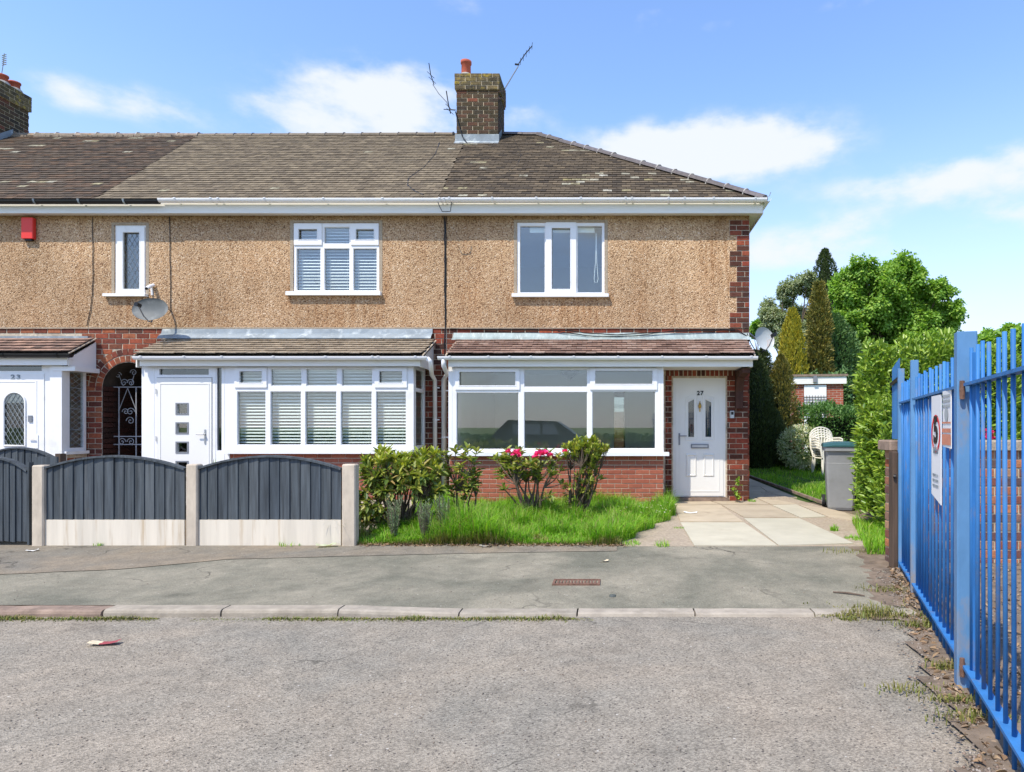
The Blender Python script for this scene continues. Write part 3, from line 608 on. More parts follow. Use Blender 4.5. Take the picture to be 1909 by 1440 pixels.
# left house: wall with the arched alley
AX, AR, AZ_ = PX(238, DW), .445, 2.05
mb = MB(); plate(mb, XE, XL - .001, ZR, ZT, [(W_L[0] + .01, W_L[1] - .01, W_L[2] + .01, W_L[3] - .01)], DW, DW + .28); mb.build('render_wall', 'pebbledash', hl)
mb = MB(); yb = DW + .012; x1a = XL - .001
plate(mb, XE, AX - AR, -.1, ZR - .001, [(PX(-60, DW), PX(130, DW), .12, 2.4)], yb, DW + .28); 
mb.poly([(AX + AR, yb, -.1), (x1a, yb, -.1), (x1a, yb, ZR - .001), (AX + AR, yb, ZR - .001)])
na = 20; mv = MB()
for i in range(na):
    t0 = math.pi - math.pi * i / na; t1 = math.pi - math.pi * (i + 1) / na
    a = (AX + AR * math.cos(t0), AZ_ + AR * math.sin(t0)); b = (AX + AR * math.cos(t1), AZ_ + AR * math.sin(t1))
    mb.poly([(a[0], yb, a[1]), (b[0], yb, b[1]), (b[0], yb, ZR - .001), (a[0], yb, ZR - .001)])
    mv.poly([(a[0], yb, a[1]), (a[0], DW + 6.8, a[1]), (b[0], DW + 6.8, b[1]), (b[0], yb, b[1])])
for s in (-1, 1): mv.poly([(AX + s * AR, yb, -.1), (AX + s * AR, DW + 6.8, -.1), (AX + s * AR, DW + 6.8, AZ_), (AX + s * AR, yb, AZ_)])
wall_l = mb.build('brick_wall', 'mortar_old', hl); mv.build('alley_vault', 'alley_shade', hl)
# shells behind: side, back and party walls
def shell(par, x0, x1, side_r, back_m, holes=[]):
    mb = MB(); plate(mb, x0, x1, -.1, ZT, holes, 18.1, 18.3); mb.build('back_wall', back_m, par)
shell(hr, XM, XR, True, 'far_brown', [(-.07, .19, .35, 2.2)]); shell(hm, XL, XM - .001, False, 'far_brown'); shell(hl, XE, XL - .001, False, 'far_brown')
mb = MB(); mb.box(XR - .26, XR - .001, DW + .285, 18.09, -.1, ZT); mb.build('side_wall', 'far_brown', hr)

# --- bricks of the facade
FN = (0, -1, 0); FU = (1, 0, 0); O0 = (0, DW + .012, 0)
CR = .0885
def minus(sp, cut):
    out = []
    for a, b in sp:
        for c, d in cut:
            if c < b and d > a:
                if c > a: out.append((a, c))
                a = max(a, d)
        if b > a: out.append((a, b))
    return out
# quoins at the right corner, toothed three courses in and three out
zq0 = ZR + .002; nq = int((ZT - .02 - zq0) / CR); q = 0
for i in range(nq):
    zc = zq0 + (i + .5) * CR; inn = ((i // 3) % 2 == 0)
    w = PX(1397, DW) - PX(1360 if inn else 1373, DW); cuts = [w * .62] if i % 2 == 0 else ([w * .34] if inn else [])
    bd = [0] + cuts + [w]
    for c0, c1 in zip(bd, bd[1:]): put_brick(wall_r, (0, DW, 0), FU, FN, XR - w + (c0 + c1) / 2, zc, c1 - c0 - .011, CR - .012, 'old_brick', proud=.014)
# backing strip of mortar behind the quoins
for i in range(0, nq, 3):
    inn = ((i // 3) % 2 == 0); w = PX(1397, DW) - PX(1360 if inn else 1373, DW)
    mb = MB(); mb.box(XR - w, XR + .001, DW - .006, DW + .1, zq0 + i * CR, zq0 + min(i + 3, nq) * CR); mb.build('quoin_mortar', 'mortar_old', hr)
# side face bricks at the corner, seen from a step to the side
bricks(wall_r, (XR - .006, DW, 0), (0, 1, 0), (1, 0, 0), .09, 33, CR, 'old_brick', lambda z: [(.0, .5)])
# band courses under the render and the lower walls
nlow = int((ZR - .095) / CR); CL = (ZR - .095) / nlow
dx0, dx1 = DOORR[0], DOORR[1]
def low_right(z):
    if z > ZR - CL * 1.0: return [(PX(838, DW), XR)]
    if z > PZ(686, DW): return []
    if z > DOORR[3] + .16: return []
    sp = [(PX(1240, DW), XR)]
    if z < DOORR[3] + .005: sp = minus(sp, [(dx0 - .004, dx1 + .004)])
    elif z < DOORR[3] + .17: sp = []
    return sp
bricks(wall_r, O0, FU, FN, .095, nlow, CL, 'old_brick', low_right, phase=.06)
xx = PX(1241, DW)
while xx < XR - .03:        # soldier course over the door
    put_brick(wall_r, O0, FU, FN, xx + .034, DOORR[3] + .098, .064, .165, 'old_brick'); xx += .077
def low_gap(z): return [(PX(786, DW), XM - .004)]
bricks(wall_m, O0, FU, FN, .095, nlow, CL, 'old_brick', low_gap, phase=.03)
bricks(wall_r, O0, FU, FN, .095, nlow, CL, 'old_brick', lambda z: [(XM + .004, PX(856, DW))] if z < ZR - CL else [(XM + .004, PX(838, DW))], phase=.1)
def low_left(z):
    if z > ZR - CL: return [(PX(-20, DW), XL - .01)]
    sp = [(PX(150, DW), XL - .01)]
    ro = AR + .235
    if z < AZ_: sp = minus(sp, [(AX - AR, AX + AR)])
    elif z < AZ_ + ro: hw = math.sqrt(max(0, ro * ro - (z - AZ_) ** 2)); sp = minus(sp, [(AX - hw, AX + hw)])
    return sp
bricks(wall_l, O0, FU, FN, .095, nlow, CL, 'arch_brick' , low_left, phase=.04)
for ring, r in enumerate((AR + .057, AR + .175)):
    n = 17 + 3 * ring
    for i in range(n):
        t = math.pi * (i + .5) / n; w = math.pi * r / n - .011
        put_brick(wall_l, O0, FU, FN, AX + r * math.cos(t), AZ_ + r * math.sin(t), w, .105, 'arch_brick', rot=math.pi / 2 - t)
# returns of the alley, left reveal
bricks(wall_l, (AX - AR + .006, DW + .02, 0), (0, 1, 0), (1, 0, 0), .095, 22, CL, 'sooty_shaded_brick', lambda z: [(0, 2.2)])
mb = MB(); mb.box(XL - .02, XL + .35, DW - .0, DW + .02, .09, .10); 
# weathered bare ledge where render meets brick
mb = MB(); mb.box(XE, XL - .001, DW - .012, DW - .001, ZR - .012, ZR + .012); mb.build('render_drip', 'sandy', hl)
mb = MB(); mb.box(XL, XM - .001, DW - .012, DW - .001, ZR - .012, ZR + .012); mb.build('render_drip', 'sandy', hm)
mb = MB(); mb.box(XM, XR - .36, DW - .012, DW - .001, ZR - .010, ZR + .008); mb.build('render_drip', 'sandy', hr)

# ------------------------------------------------------------------ MAIN ROOF
EY, EZ = 11.2, 5.225; RY, RZ = 14.8, PZ(253, 14.8)
XHC = PX(1425, EY); XHR = PX(1003, RY)
sl_ = math.hypot(RY - EY, RZ - EZ); ang = math.atan2(RZ - EZ, RY - EY)
_tm = {}
def tile_local(w, l, th, lf=None): 
    b, a = w / 2, l; lf = th * .55 if lf is None else lf
    t2 = th * .6
    v = [(-b, 0, lf), (b, 0, lf), (b, a, -.012), (-b, a, -.012), (-b, 0, lf + t2), (b, 0, lf + t2), (b, a, 0), (-b, a, 0)]
    return v, [(4, 5, 6, 7), (0, 1, 5, 4), (1, 2, 6, 5), (3, 0, 4, 7), (3, 2, 1, 0)]
def tile_obj_mesh(w, l, th, m):
    k = (w, l, th, m)
    if k not in _tm:
        v, f = tile_local(w, l, th); me = bpy.data.meshes.new('roof_tile'); me.from_pydata(v, [], f); me.update(); me.materials.append(M[m]); _tm[k] = me
    return _tm[k]
def tile_slope(par, O, U, S, rows, gauge, w, xlim, mat_one, mat_many, n_obj, th=.014, limefn=None, sag=0, jit=1.0):
    """O: eave origin, U: along the eave, S: up the slope; xlim(r) -> (u0, u1)"""
    O = Vector(O); U = Vector(U).normalized(); S = Vector(S).normalized(); Nn = U.cross(S).normalized(); cnt = 0
    mb = MB()
    for r in range(rows):
        u0, u1 = xlim(r * gauge); off = (w / 2 if r % 2 else 0)
        k = math.floor((u0 - off) / w)
        while off + k * w < u1 - .02:
            a = max(off + k * w, u0); b = min(off + (k + 1) * w, u1); k += 1
            if b - a < .04: continue
            c = (a + b) / 2
            lime = limefn(c, r) if limefn else False
            p = O + U * c + S * (r * gauge + random.uniform(-.003, .003) * jit) + Nn * (.012 + random.uniform(0, .003) * jit - sag * math.sin(math.pi * min(1, r / rows)) )
            A = Matrix.Identity(4)
            for i in range(3): A[i][0] = U[i]; A[i][1] = S[i]; A[i][2] = Nn[i]
            A = Matrix.Translation(p) @ A @ Matrix.Rotation(random.uniform(-.006, .006) * jit, 4, 'Z') @ Matrix.Rotation(random.uniform(-.005, .012) * jit, 4, 'X')
            if cnt < n_obj and b - a > w * .9:
                ob('roof_tile', tile_obj_mesh(w - .006, gauge * 1.25, th, 'tile_lime_one' if lime else mat_one), None, par, mtx=A); cnt += 1
            else:
                v, f = tile_local(b - a - .006, gauge * 1.25, th); s = len(mb.v); mb.v += [tuple(A @ Vector(q)) for q in v]; mb.cur = 1 if lime else 0
                for q in f: mb.face(tuple(s + i for i in q))
    mb.cur = 0
    if mb.v: mb.build('roof_tiles', [mat_many, 'tile_lime'], par, 'stuff')
SV = Vector((0, math.cos(ang), math.sin(ang)))
G = .128; rows = int(sl_ / G) + 1
def roofpart(par, xa, xb, name):
    mb = MB(); dy = Vector((0, 0, -.02))
    pts = [Vector((xa(0), EY, EZ)), Vector((xb(0), EY, EZ)), Vector((xb(1), RY, RZ)), Vector((xa(1), RY, RZ))]; mb.poly([p + dy for p in pts])
    pts = [Vector((xb(1), RY, RZ)), Vector((xa(1), RY, RZ)), Vector((xa(0), 18.5, EZ)), Vector((xb(0), 18.5, EZ))][::-1]
    mb.poly([p + dy for p in pts][::-1]); return mb.build('roof', name, par)
seamL = lambda t: PX(177, EY) + (PX(372, RY) - PX(177, EY)) * t
seamM = lambda t: PX(817, EY) + (PX(872, RY) - PX(817, EY)) * t
roof_r = roofpart(hr, seamM, lambda t: XHC + (XHR - XHC) * t, 'tile_right_many'); roof_m = roofpart(hm, seamL, seamM, 'tile_middle_many'); roof_l = roofpart(hl, lambda t: XE, seamL, 'tile_left_many')
def lime_r(u, r):
    px = VX + (u) * F / (EY + r * G * math.cos(ang)); py = VY - F * (EZ + r * G * math.sin(ang) - H) / (EY + r * G * math.cos(ang))
    v = noise.noise((u * 1.4, r * .9, 3.3)); e = lambda cx, cy, w, h: math.exp(-((px - cx) / w) ** 2 - ((py - cy) / h) ** 2)
    b = .42 * e(1095, 340, 50, 8) + .46 * e(1180, 356, 75, 7) + .28 * e(1150, 322, 50, 7) + .30 * e(1245, 338, 40, 6) + .26 * e(1060, 285, 40, 8) + .28 * e(990, 270, 50, 7)
    return v + b + random.uniform(-.30, .16) > .50
def lime_l(u, r):
    v = noise.noise((u * 1.4, r * .9, 7.7)); return v + random.uniform(-.3, .16) > .60 - (.16 if (r > 20 and u < -10) else 0)
tile_slope(roof_r, (0, EY, EZ), (1, 0, 0), SV, rows, G, .165, lambda s: (seamM(min(1, s / sl_)), XHC + (XHR - XHC) * min(1, s / sl_) - .01), 'tile_right', 'tile_right_many', 110, limefn=lime_r, jit=1.3)
tile_slope(roof_m, (0, EY, EZ), (1, 0, 0), SV, rows, G, .165, lambda s: (seamL(min(1, s / sl_)), seamM(min(1, s / sl_))), 'tile_middle', 'tile_middle_many', 110, limefn=lambda u, r: random.random() < .0015)
tile_slope(roof_l, (0, EY, EZ), (1, 0, 0), SV, rows, G, .165, lambda s: (-15.5, seamL(min(1, s / sl_))), 'tile_left', 'tile_left_many', 110, limefn=lime_l, jit=1.4)
# hip end
hv = Vector((XHR - XHC, 0, RZ - EZ)); hs = hv.length
mb = MB(); mb.poly([(XHC, EY, EZ - .02), (XHC, 18.5, EZ - .02), (XHR, RY, RZ - .02)]); mb.build('hip_slope', 'tile_right_many', hr)
tile_slope(roof_r, (XHC, 0, EZ), (0, 1, 0), hv, int(hs / G), G, .165, lambda s: (EY + (RY - EY) * s / hs + .02, 18.5 - (18.5 - RY) * s / hs), 'tile_right', 'tile_right_many', 0)
def capline(par, A, B, n, m, r=.10, name='ridge_tile', joint='mortar_white', jr=.3):
    A = Vector(A); B = Vector(B); d = (B - A) / n; dn = d.normalized(); up = Vector((0, 0, 1)); sd = dn.cross(up).normalized(); u2 = sd.cross(dn)
    jm = MB()
    for i in range(n):
        p = A + d * i; mb = MB(); k = 7
        off = u2 * random.uniform(-.005, .008)
        for e, (q, rr) in enumerate(((p + d * .015, r), (p + d * .99, r * 1.04))):
            for j in range(k):
                t = math.pi * j / (k - 1); mb.v.append(tuple(q + off + sd * (math.cos(t) * rr) + u2 * (math.sin(t) * rr * .8 - .035)))
        for j in range(k - 1): mb.face((j, j + 1, k + j + 1, k + j))
        mb.face(tuple(range(k))); mb.face(tuple(range(2 * k - 1, k - 1, -1)))
        mb.build(name, m, par)
        if random.random() < jr: jm.tube([p - dn * .012 - u2 * .03, p + dn * .012 - u2 * .03], r * 1.0, 10)
    if jm.v: jm.build('ridge_pointing', joint, par, 'stuff')
capline(roof_r, (XHC + .02, EY - .03, EZ + .03), (XHR, RY, RZ + .03), 15, 'ridge_blue', .095, 'hip_tile', jr=.8)
capline(roof_r, (XHR + .1, RY, RZ + .02), (PX(938, RY), RY, RZ + .02), 2, 'ridge_blue', .10)
capline(roof_m, (PX(846, RY), RY, RZ + .01), (seamL(1), RY, RZ - .02), 14, 'ridge_mid', .10, joint='black_plastic', jr=1)
capline(roof_l, (seamL(1), RY, RZ - .02), (-15.2, RY, RZ - .02), 13, 'ridge_old', .12, jr=.8)
# lumpy mortar bedding under the old ridge
mb = MB(); 
for i in range(90):
    x = random.uniform(-14.6, seamL(1)); s = random.uniform(.02, .05); mb.box(x - s * 1.4, x + s * 1.4, RY - .13 - s, RY - .09 + s, RZ - .12 - s * .4, RZ - .10 + s, Matrix.Identity(4))
mb.build('ridge_mortar', 'ridge_old', roof_l, 'stuff')
# hip iron
mb = MB(); mb.tube([(XHC + .0, EY - .04, EZ + .02), (XHC + .06, EY - .1, EZ + .03), (XHC + .08, EY - .12, EZ + .09)], .008, 6); mb.build('hip_iron', 'metal', roof_r)

# ------------------------------------------------------------------ gutters, fascias
def gutter(par, x0, x1, yo, ztop, m, r=.055, brk=(), name='gutter', brm=None):
    mb = MB(); k = 9; yc = yo + r
    for side, rr in ((0, r), (1, r - .006)):
        for x in (x0, x1):
            for j in range(k):
                t = math.pi * j / (k - 1); mb.v.append((x, yc - math.cos(t) * rr, ztop - math.sin(t) * rr * 1.12))
    for j in range(k - 1):
        mb.face((j, j + 1, k + j + 1, k + j)[::-1]); mb.face((2 * k + j, 2 * k + j + 1, 3 * k + j + 1, 3 * k + j))
    mb.face((0, k, 3 * k, 2 * k)); mb.face((k - 1, 2 * k - 1, 4 * k - 1, 3 * k - 1))
    for x in (x0, x1): mb.poly([(x, yc - math.cos(math.pi * j / (k - 1)) * r, ztop - math.sin(math.pi * j / (k - 1)) * r * 1.12) for j in range(k)])
    g = mb.build(name, m, par)
    for bx in brk:
        b = MB(); t_ = [math.pi * j / 8 for j in range(9)]; w = .016
        for side in (-w, w):
            for t in t_: b.v.append((bx + side, yc - math.cos(t) * (r + .007), ztop + .004 - math.sin(t) * (r * 1.12 + .008)))
        for j in range(8): b.face((j, 9 + j, 10 + j, j + 1))
        b.box(bx - w, bx + w, yo - .012, yo + .012, ztop - .004, ztop + .006)
        b.build('gutter_bracket', brm or m, g)
    return g
EYG = 11.16
def soff(par, x0, x1, m='fascia_white', endr=False):
    mb = MB(); mb.box(x0, x1, 11.215, 11.235, 5.005, 5.21); mb.build('fascia', m, par)
    mb = MB(); mb.box(x0, x1, 11.236, 11.395, 5.022, 5.031); mb.build('soffit', m, par)
soff(hr, XM, XHC - .03); soff(hm, XL, XM - .001); soff(hl, -16, XL - .001)
gutter(hr, XM, XHC + .02, EYG - .09, 5.222, 'gutter_white', brk=[PX(p, EYG - .06) for p in (838, 918, 1000, 1083, 1166, 1178, 1246, 1276, 1330, 1408)])
gutter(hm, PX(295, 11.1), XM - .003, EYG - .09, 5.215, 'gutter_white', brk=[PX(p, EYG - .06) for p in (327, 394, 408, 494, 604, 714, 820, 828)])
gutter(hl, -16, PX(295, 11.1) - .003, EYG - .09, 5.19, 'black_plastic', brk=[PX(p, EYG - .06) for p in (65, 148, 232)], brm='lead')
# eaves along the hip end
mb = MB(); mb.box(XHC - .029, XHC - .01, 11.236, 18.4, 5.005, 5.21); mb.build('fascia', 'fascia_white', hr)
mb = MB(); mb.box(XR + .002, XHC - .031, 11.4, 18.4, 5.022, 5.031); mb.build('soffit', 'fascia_white', hr)
# side gutter
mb = MB(); k = 9
for y in (EYG - .07, 18.4):
    for j in range(k):
        t = math.pi * j / (k - 1); mb.v.append((XHC + .045 - math.cos(t) * .05, y, 5.22 - math.sin(t) * .055))
for j in range(k - 1): mb.face((j, j + 1, k + j + 1, k + j))
mb.build('side_gutter', 'gutter_white', hr)

# ------------------------------------------------------------------ WINDOWS
def ring(mb, x0, x1, z0, z1, y0, y1, w): plate(mb, x0, x1, z0, z1, [(x0 + w, x1 - w, z0 + w, z1 - w)], y0, y1)
def window(par, name, fr, lights, d, sill=None, m='upvc', glass='glass', y=None, th=.06, lead=None, openers=()):
    """fr and lights in pixels at depth d"""
    y = d if y is None else y; x0, x1, z0, z1 = rect(*fr, d)
    hs_ = [rect(*l[:4], d) for l in lights]
    mb = MB(); plate(mb, x0, x1, z0, z1, [h if not (len(l) > 4) else (h[0] - .02, h[1] + .02, h[2] - .02, h[3] + .02) for h, l in zip(hs_, lights)], y, y + th)
    # glazing bead steps
    w = mb.build(name, m, par)
    for h, l in zip(hs_, lights):
        if len(l) > 4:                       # opening sash standing proud of the frame
            s = MB(); o = rect(*l[4], d); plate(s, *o, [(h[0] + .008, h[1] - .008, h[2] + .008, h[3] - .008)], y - .02, y + .01)
            plate(s, h[0] - .006, h[1] + .006, h[2] - .006, h[3] + .006, [(h[0], h[1], h[2], h[3])], y - .024, y - .02)
            s.build('sash', m, w)
        else:
            s = MB(); plate(s, h[0] - .004, h[1] + .004, h[2] - .004, h[3] + .004, [(h[0] + .008, h[1] - .008, h[2] + .008, h[3] - .008)], y + .012, y + .03); s.build('glazing_bead', m, w)
        p = MB(); p.box(h[0] - .003, h[1] + .003, y + .032, y + .038, h[2] - .003, h[3] + .003); p.build('pane', glass, w)
        if lead:
            t = MB(); cx0, cx1, cz0, cz1 = h; sp = lead
            def seg(a, b): t.tube([(a[0], y + .029, a[1]), (b[0], y + .029, b[1])], .003, 4, False)
            W_, H_ = cx1 - cx0, cz1 - cz0; k = -int(H_ / sp / 1.7) - 1
            for sgn in (1, -1):
                for i in range(-40, 60):
                    # line x = c + sgn * z / 1.7
                    c = i * sp; pts = []
                    za, zb = 0, H_
                    f = lambda z: c + sgn * z / 1.7
                    lo, hi = sorted(((0 - c) * sgn * 1.7, (W_ - c) * sgn * 1.7)); za = max(za, lo); zb = min(zb, hi)
                    if zb - za > .01: seg((cx0 + f(za), cz0 + za), (cx0 + f(zb), cz0 + zb))
            t.build('leading', 'lead', w)
    if sill:
        s = MB(); q = rect(*sill, d); s.bbox(q[0], q[1], y - .09, y + .02, q[2], q[3], .004); s.build('sill', m, w)
    return w
def blind(par, l, d, y, pitch=.045, tilt=.55, open_=0.0, top=True):
    x0, x1, z0, z1 = rect(*l, d); x0 += .004; x1 -= .004
    b = MB(); b.box(x0, x1, y, y + .035, z1 - .022, z1 + .01); br = b.build('window_blind', 'blind', par)
    sm = MB(); w = .036; c, s = math.cos(tilt) * w / 2, math.sin(tilt) * w / 2
    h = (x1 - x0) / 2
    sm.v += [(-h, -c, -s), (h, -c, -s), (h, 0, .003), (-h, 0, .003), (h, c, s), (-h, c, s), (-h, -c, -s - .002), (h, -c, -s - .002), (h, c, s - .002), (-h, c, s - .002)]
    sm.f += [(0, 1, 2, 3), (3, 2, 4, 5), (7, 6, 9, 8)]; sm.mi += [0, 0, 0]
    me = sm.mesh('slat'); me.materials.append(M['blind'])
    z = z1 - .04
    while z > z0 - .01:
        o = ob('slat', me, None, br, mtx=Matrix.Translation(((x0 + x1) / 2, y + .02, z)) @ Matrix.Rotation(random.uniform(-.004, .004), 4, 'Y') @ Matrix.Rotation(random.uniform(-.06, .06), 4, 'X')); z -= pitch
    t = MB()
    for f in (.2, .8): t.tube([(x0 + (x1 - x0) * f, y + .001, z0), (x0 + (x1 - x0) * f, y + .001, z1)], .0015, 4, False)
    t.build('ladder_cord', 'blind', br)
    return br
YW = DW + .035
window(hr, 'window', (963, 1128, 414, 553), [(969, 1016, 421, 546), (1028, 1064, 425, 540, (1018, 1074, 415, 551)), (1076, 1123, 421, 546)], DW, (955, 1135, 549, 555), y=DW + .012)
window(hm, 'window', (546, 708, 415, 549), [(556, 592, 427, 448, (548, 600, 417, 457)), (604, 651, 423, 454), (663, 698, 427, 448, (654, 706, 417, 457)), (552, 597, 463, 542), (604, 651, 463, 542), (658, 702, 463, 542)], DW, (536, 712, 545, 552), y=DW + .012)
for a, b in ((552, 598), (603, 652), (657, 703)): blind(hm, (a - 3, b + 3, 420, 545), DW, DW + .09, .054, .72)
window(hl, 'window', (213, 273, 419, 551), [(229, 261, 433, 540, (219, 270, 424, 548))], DW, (197, 276, 549, 554), y=DW + .012, lead=.085, m='upvc_cream')
# blind headrails left behind in the right-hand bedroom, with the looped cord
mb = MB(); 
for a, b in ((986, 1020), (1030, 1062), (1074, 1108)): q = rect(a, b, 421, 431, DW); mb.box(q[0], q[1], DW + .1, DW + .14, q[2], q[3])
cr_ = mb.build('blind_rail', 'blind', hr)
mb = MB(); c0 = (PX(1111, DW), PZ(432, DW)); pts = [(c0[0], c0[1]), (c0[0] - .01, c0[1] - .5), (c0[0] - .035, c0[1] - .8), (c0[0] - .02, c0[1] - .86), (c0[0] + .02, c0[1] - .86), (c0[0] + .035, c0[1] - .8), (c0[0] + .012, c0[1] - .5), (c0[0] + .003, c0[1])]
mb.tube([(p[0], DW + .085, p[1]) for p in pts], .005, 6); mb.build('blind_cord', 'blind', hr)
# thin render reveal bands round upper windows
for par, q in ((hr, W_R), (hm, W_M), (hl, W_L)):
    mb = MB(); plate(mb, q[0] - .045, q[1] + .045, q[2] - .0, q[3] + .035, [(q[0] + .005, q[1] - .005, q[2] - .2, q[3] - .005)], DW - .004, DW + .06, False); mb.build('window_reveal', 'sandy', par)

# ------------------------------------------------------------------ ROOMS
def room(par, x0, x1, y0, y1, z0, z1, holes=[]):
    mb = MB(); plate(mb, x0, x1, z0, z1, holes, y1, y1 + .05, False)
    mb.poly([(x0, y0, z0), (x0, y1, z0), (x0, y1, z1), (x0, y0, z1)]); mb.poly([(x1, y1, z0), (x1, y0, z0), (x1, y0, z1), (x1, y1, z1)]); mb.poly([(x0, y0, z1), (x0, y1, z1), (x1, y1, z1), (x1, y0, z1)])
    r = mb.build('room', 'wall_inner', par); f = MB(); f.poly([(x0, y0, z0), (x1, y0, z0), (x1, y1, z0), (x0, y1, z0)]); f.build('room_floor', 'floor_inner', r); return r
gb = MB(); gb.box(-.068, .188, 15.62, 15.63, .15, 2.19); gb.build('pane', 'glass_dark', hr)  # dark-tinted pane added to dim the view through the back opening
room(hr, -2.88, .93, DW + .281, 15.6, .12, 2.62, [(-.07, .19, .14, 2.2)]); room(hr, -2.6, .6, DW + .281, 14.6, 2.75, 4.9)
room(hm, -7.6, -3.0, DW + .281, 14.8, .12, 2.62); room(hm, -6.4, -3.2, DW + .281, 14.6, 2.75, 4.9)
room(hl, -11.5, -8.93, DW + .281, 13.5, .12, 2.5); room(hl, -9.5, -7.9, DW + .281, 14, 2.75, 4.9)
room(hr, .98, 2.0, DW + .281, 15, .12, 2.62)
# ================================================================== BAYS
def bay_roof(par, X0, X1, m1, mm, zb, zt, yb, yt, w, gauge, th=.016, nobj=290, jit=1.0, end=True):
    sv = Vector((0, yt - yb, zt - zb)); L_ = sv.length
    mb = MB(); mb.poly([(X0, yb, zb - .02), (X1, yb, zb - .02), (X1, yt, zt - .02), (X0, yt, zt - .02)]); mb.poly([(X0, yb, zb - .05), (X0, yt, zt - .05), (X1, yt, zt - .05), (X1, yb, zb - .05)])
    r = mb.build('bay_roof', 'underlay', par)
    tile_slope(r, (0, yb, zb), (1, 0, 0), sv, int(L_ / gauge), gauge, w, lambda s: (X0, X1), m1, mm, nobj, th, jit=jit)
    for X in (X0, X1):     # mortared verge
        mb = MB(); mb.tube([(X, yb - .01, zb - .012), (X, yt, zt - .012)], .014, 6); mb.build('verge', 'mortar_old', r)
    return r
# ---- right bay
BX0, BX1 = PX(836, DF), PX(1237, DF)
bay = bay_roof(hr, PX(832, 10.62), PX(1407, 10.62), 'baytile_right', 'baytile_right_many', PZ(662, 10.62), PZ(634, 11.34), 10.6, 11.36, .165, .116, .030, jit=2.0)
mb = MB(); x0, x1 = PX(843, 11.3), PX(1396, DW)
pr = [(DW - .002, 3.0), (DW - .012, 2.985), (11.34, 2.915), (11.24, 2.868), (11.238, 2.86), (11.34, 2.9)]
n = 40
for k in range(n + 1):
    x = x0 + (x1 - x0) * k / n; dz = .006 * nz(x, 0, 2.3); dr = .012 * nz(x, 1, 5)
    for j, (y, z) in enumerate(pr): mb.v.append((x, y - (dr if j in (3, 4) else 0), z + (dz if j < 4 else 0) - (.35 * dr if j in (3, 4) else 0)))
for k in range(n):
    for j in range(5): mb.face((k * 6 + j, k * 6 + 6 + j, k * 6 + 7 + j, k * 6 + 1 + j)[::-1])
mb.build('flashing', 'lead_light', bay)
gutter(hr, PX(818, 10.6), PX(1411, 10.6), 10.5, PZ(665, 10.55), 'gutter_white', .05, brk=[PX(p, 10.53) for p in (839, 911, 950, 990, 1070, 1152, 1234, 1316, 1400)])
mb = MB(); mb.box(PX(836, 10.64), PX(1403, 10.64), 10.62, 10.64, PZ(684, 10.63), PZ(668, 10.63) + .03); mb.build('fascia', 'fascia_white', hr)
mb = MB(); mb.box(BX1 + .002, PX(1400, 10.64), 10.642, 11.39, PZ(683, 10.63), PZ(683, 10.63) + .01); mb.build('soffit', 'fascia_white', hr)
mb = MB(); x = PX(1403, 10.64); mb.prism([(0, 0), (1, 0), (1, 1)], 0, 1) if False else None
v = [(10.642, 2.34), (11.39, 2.34), (11.39, 2.86), (10.642, 2.5)]
mb.poly([(x, *p) for p in v]); mb.poly([(x - .02, *p) for p in v[::-1]])
for i in range(4): mb.poly([(x, *v[i]), (x - .02, *v[i]), (x - .02, *v[(i + 1) % 4]), (x, *v[(i + 1) % 4])])
mb.build('verge_board', 'fascia_white', bay)
bw = window(hr, 'bay_window', (836, 1237, 684, 843),
       [(856, 962, 693, 720, (849, 969, 687, 727)), (977, 1095, 689, 722), (1109, 1217, 691, 717, (1100, 1225, 687, 727)), (851, 967, 732, 838), (977, 1095, 731, 837), (1104, 1222, 730, 837)], DF, (837, 1247, 843, 850), y=DF, th=.07)
mb = MB()
for p in (842, 1230): q = PX(p, DF); mb.box(q - .006, q + .006, DF - .004, DF + .001, PZ(840, DF), PZ(686, DF))
mb.build('frame_groove', 'upvc_cream', bw)
for X, nm in ((BX0, 1), (BX1 - .05, 1)):
    mb = MB(); mb.box(X, X + .05, DF + .071, DW - .001, PZ(843, DF), PZ(684, DF)); mb.build('bay_side', 'upvc', hr)
# brick plinth
bz0 = .0; bz1 = PZ(850, DB)
mb = MB(); mb.box(BX0 + .01, BX1, DB + .006, DW - .001, -.1, bz1); mb.box(BX0 + .2, BX1 - .2, DB + .12, DW + .26, bz1 - .1, bz1 - .09)
bp_ = mb.build('bay_wall', 'mortar_bay', hr)
bricks(bp_, (0, DB + .006, 0), FU, FN, bz1 - 10 * .0755, 10, .0755, 'bay_brick', lambda z: [(BX0 + .012, BX1)], L_=.2265, gap=.0105, phase=BX1 % .2265)
bricks(bp_, (BX1 - .006, DB, 0), (0, 1, 0), (1, 0, 0), bz1 - 10 * .0755, 10, .0755, 'bay_brick', lambda z: [(0, .66)], L_=.2265, gap=.0105, phase=.06)
# pendant in the empty room
t = thing('pendant_lamp', 'small dark pendant lamp hanging in the empty room behind the unscreened bay window', 'lamp', (PX(1062, 12.6), 12.6, 2.3))
mb = MB(); mb.tube([(PX(1062, 12.6), 12.6, 2.45), (PX(1062, 12.6), 12.6, 2.62)], .006, 6); mb.build('cord', 'lamp_glass', t)
mb = MB(); mb.lathe((PX(1062, 12.6), 12.6, 2.28), [(.01, 0), (.06, .03), (.14, .1), (.17, .15), (.05, .17), (.01, .18)], 14); mb.build('lamp_shade', 'lamp_glass', t, smooth=True)

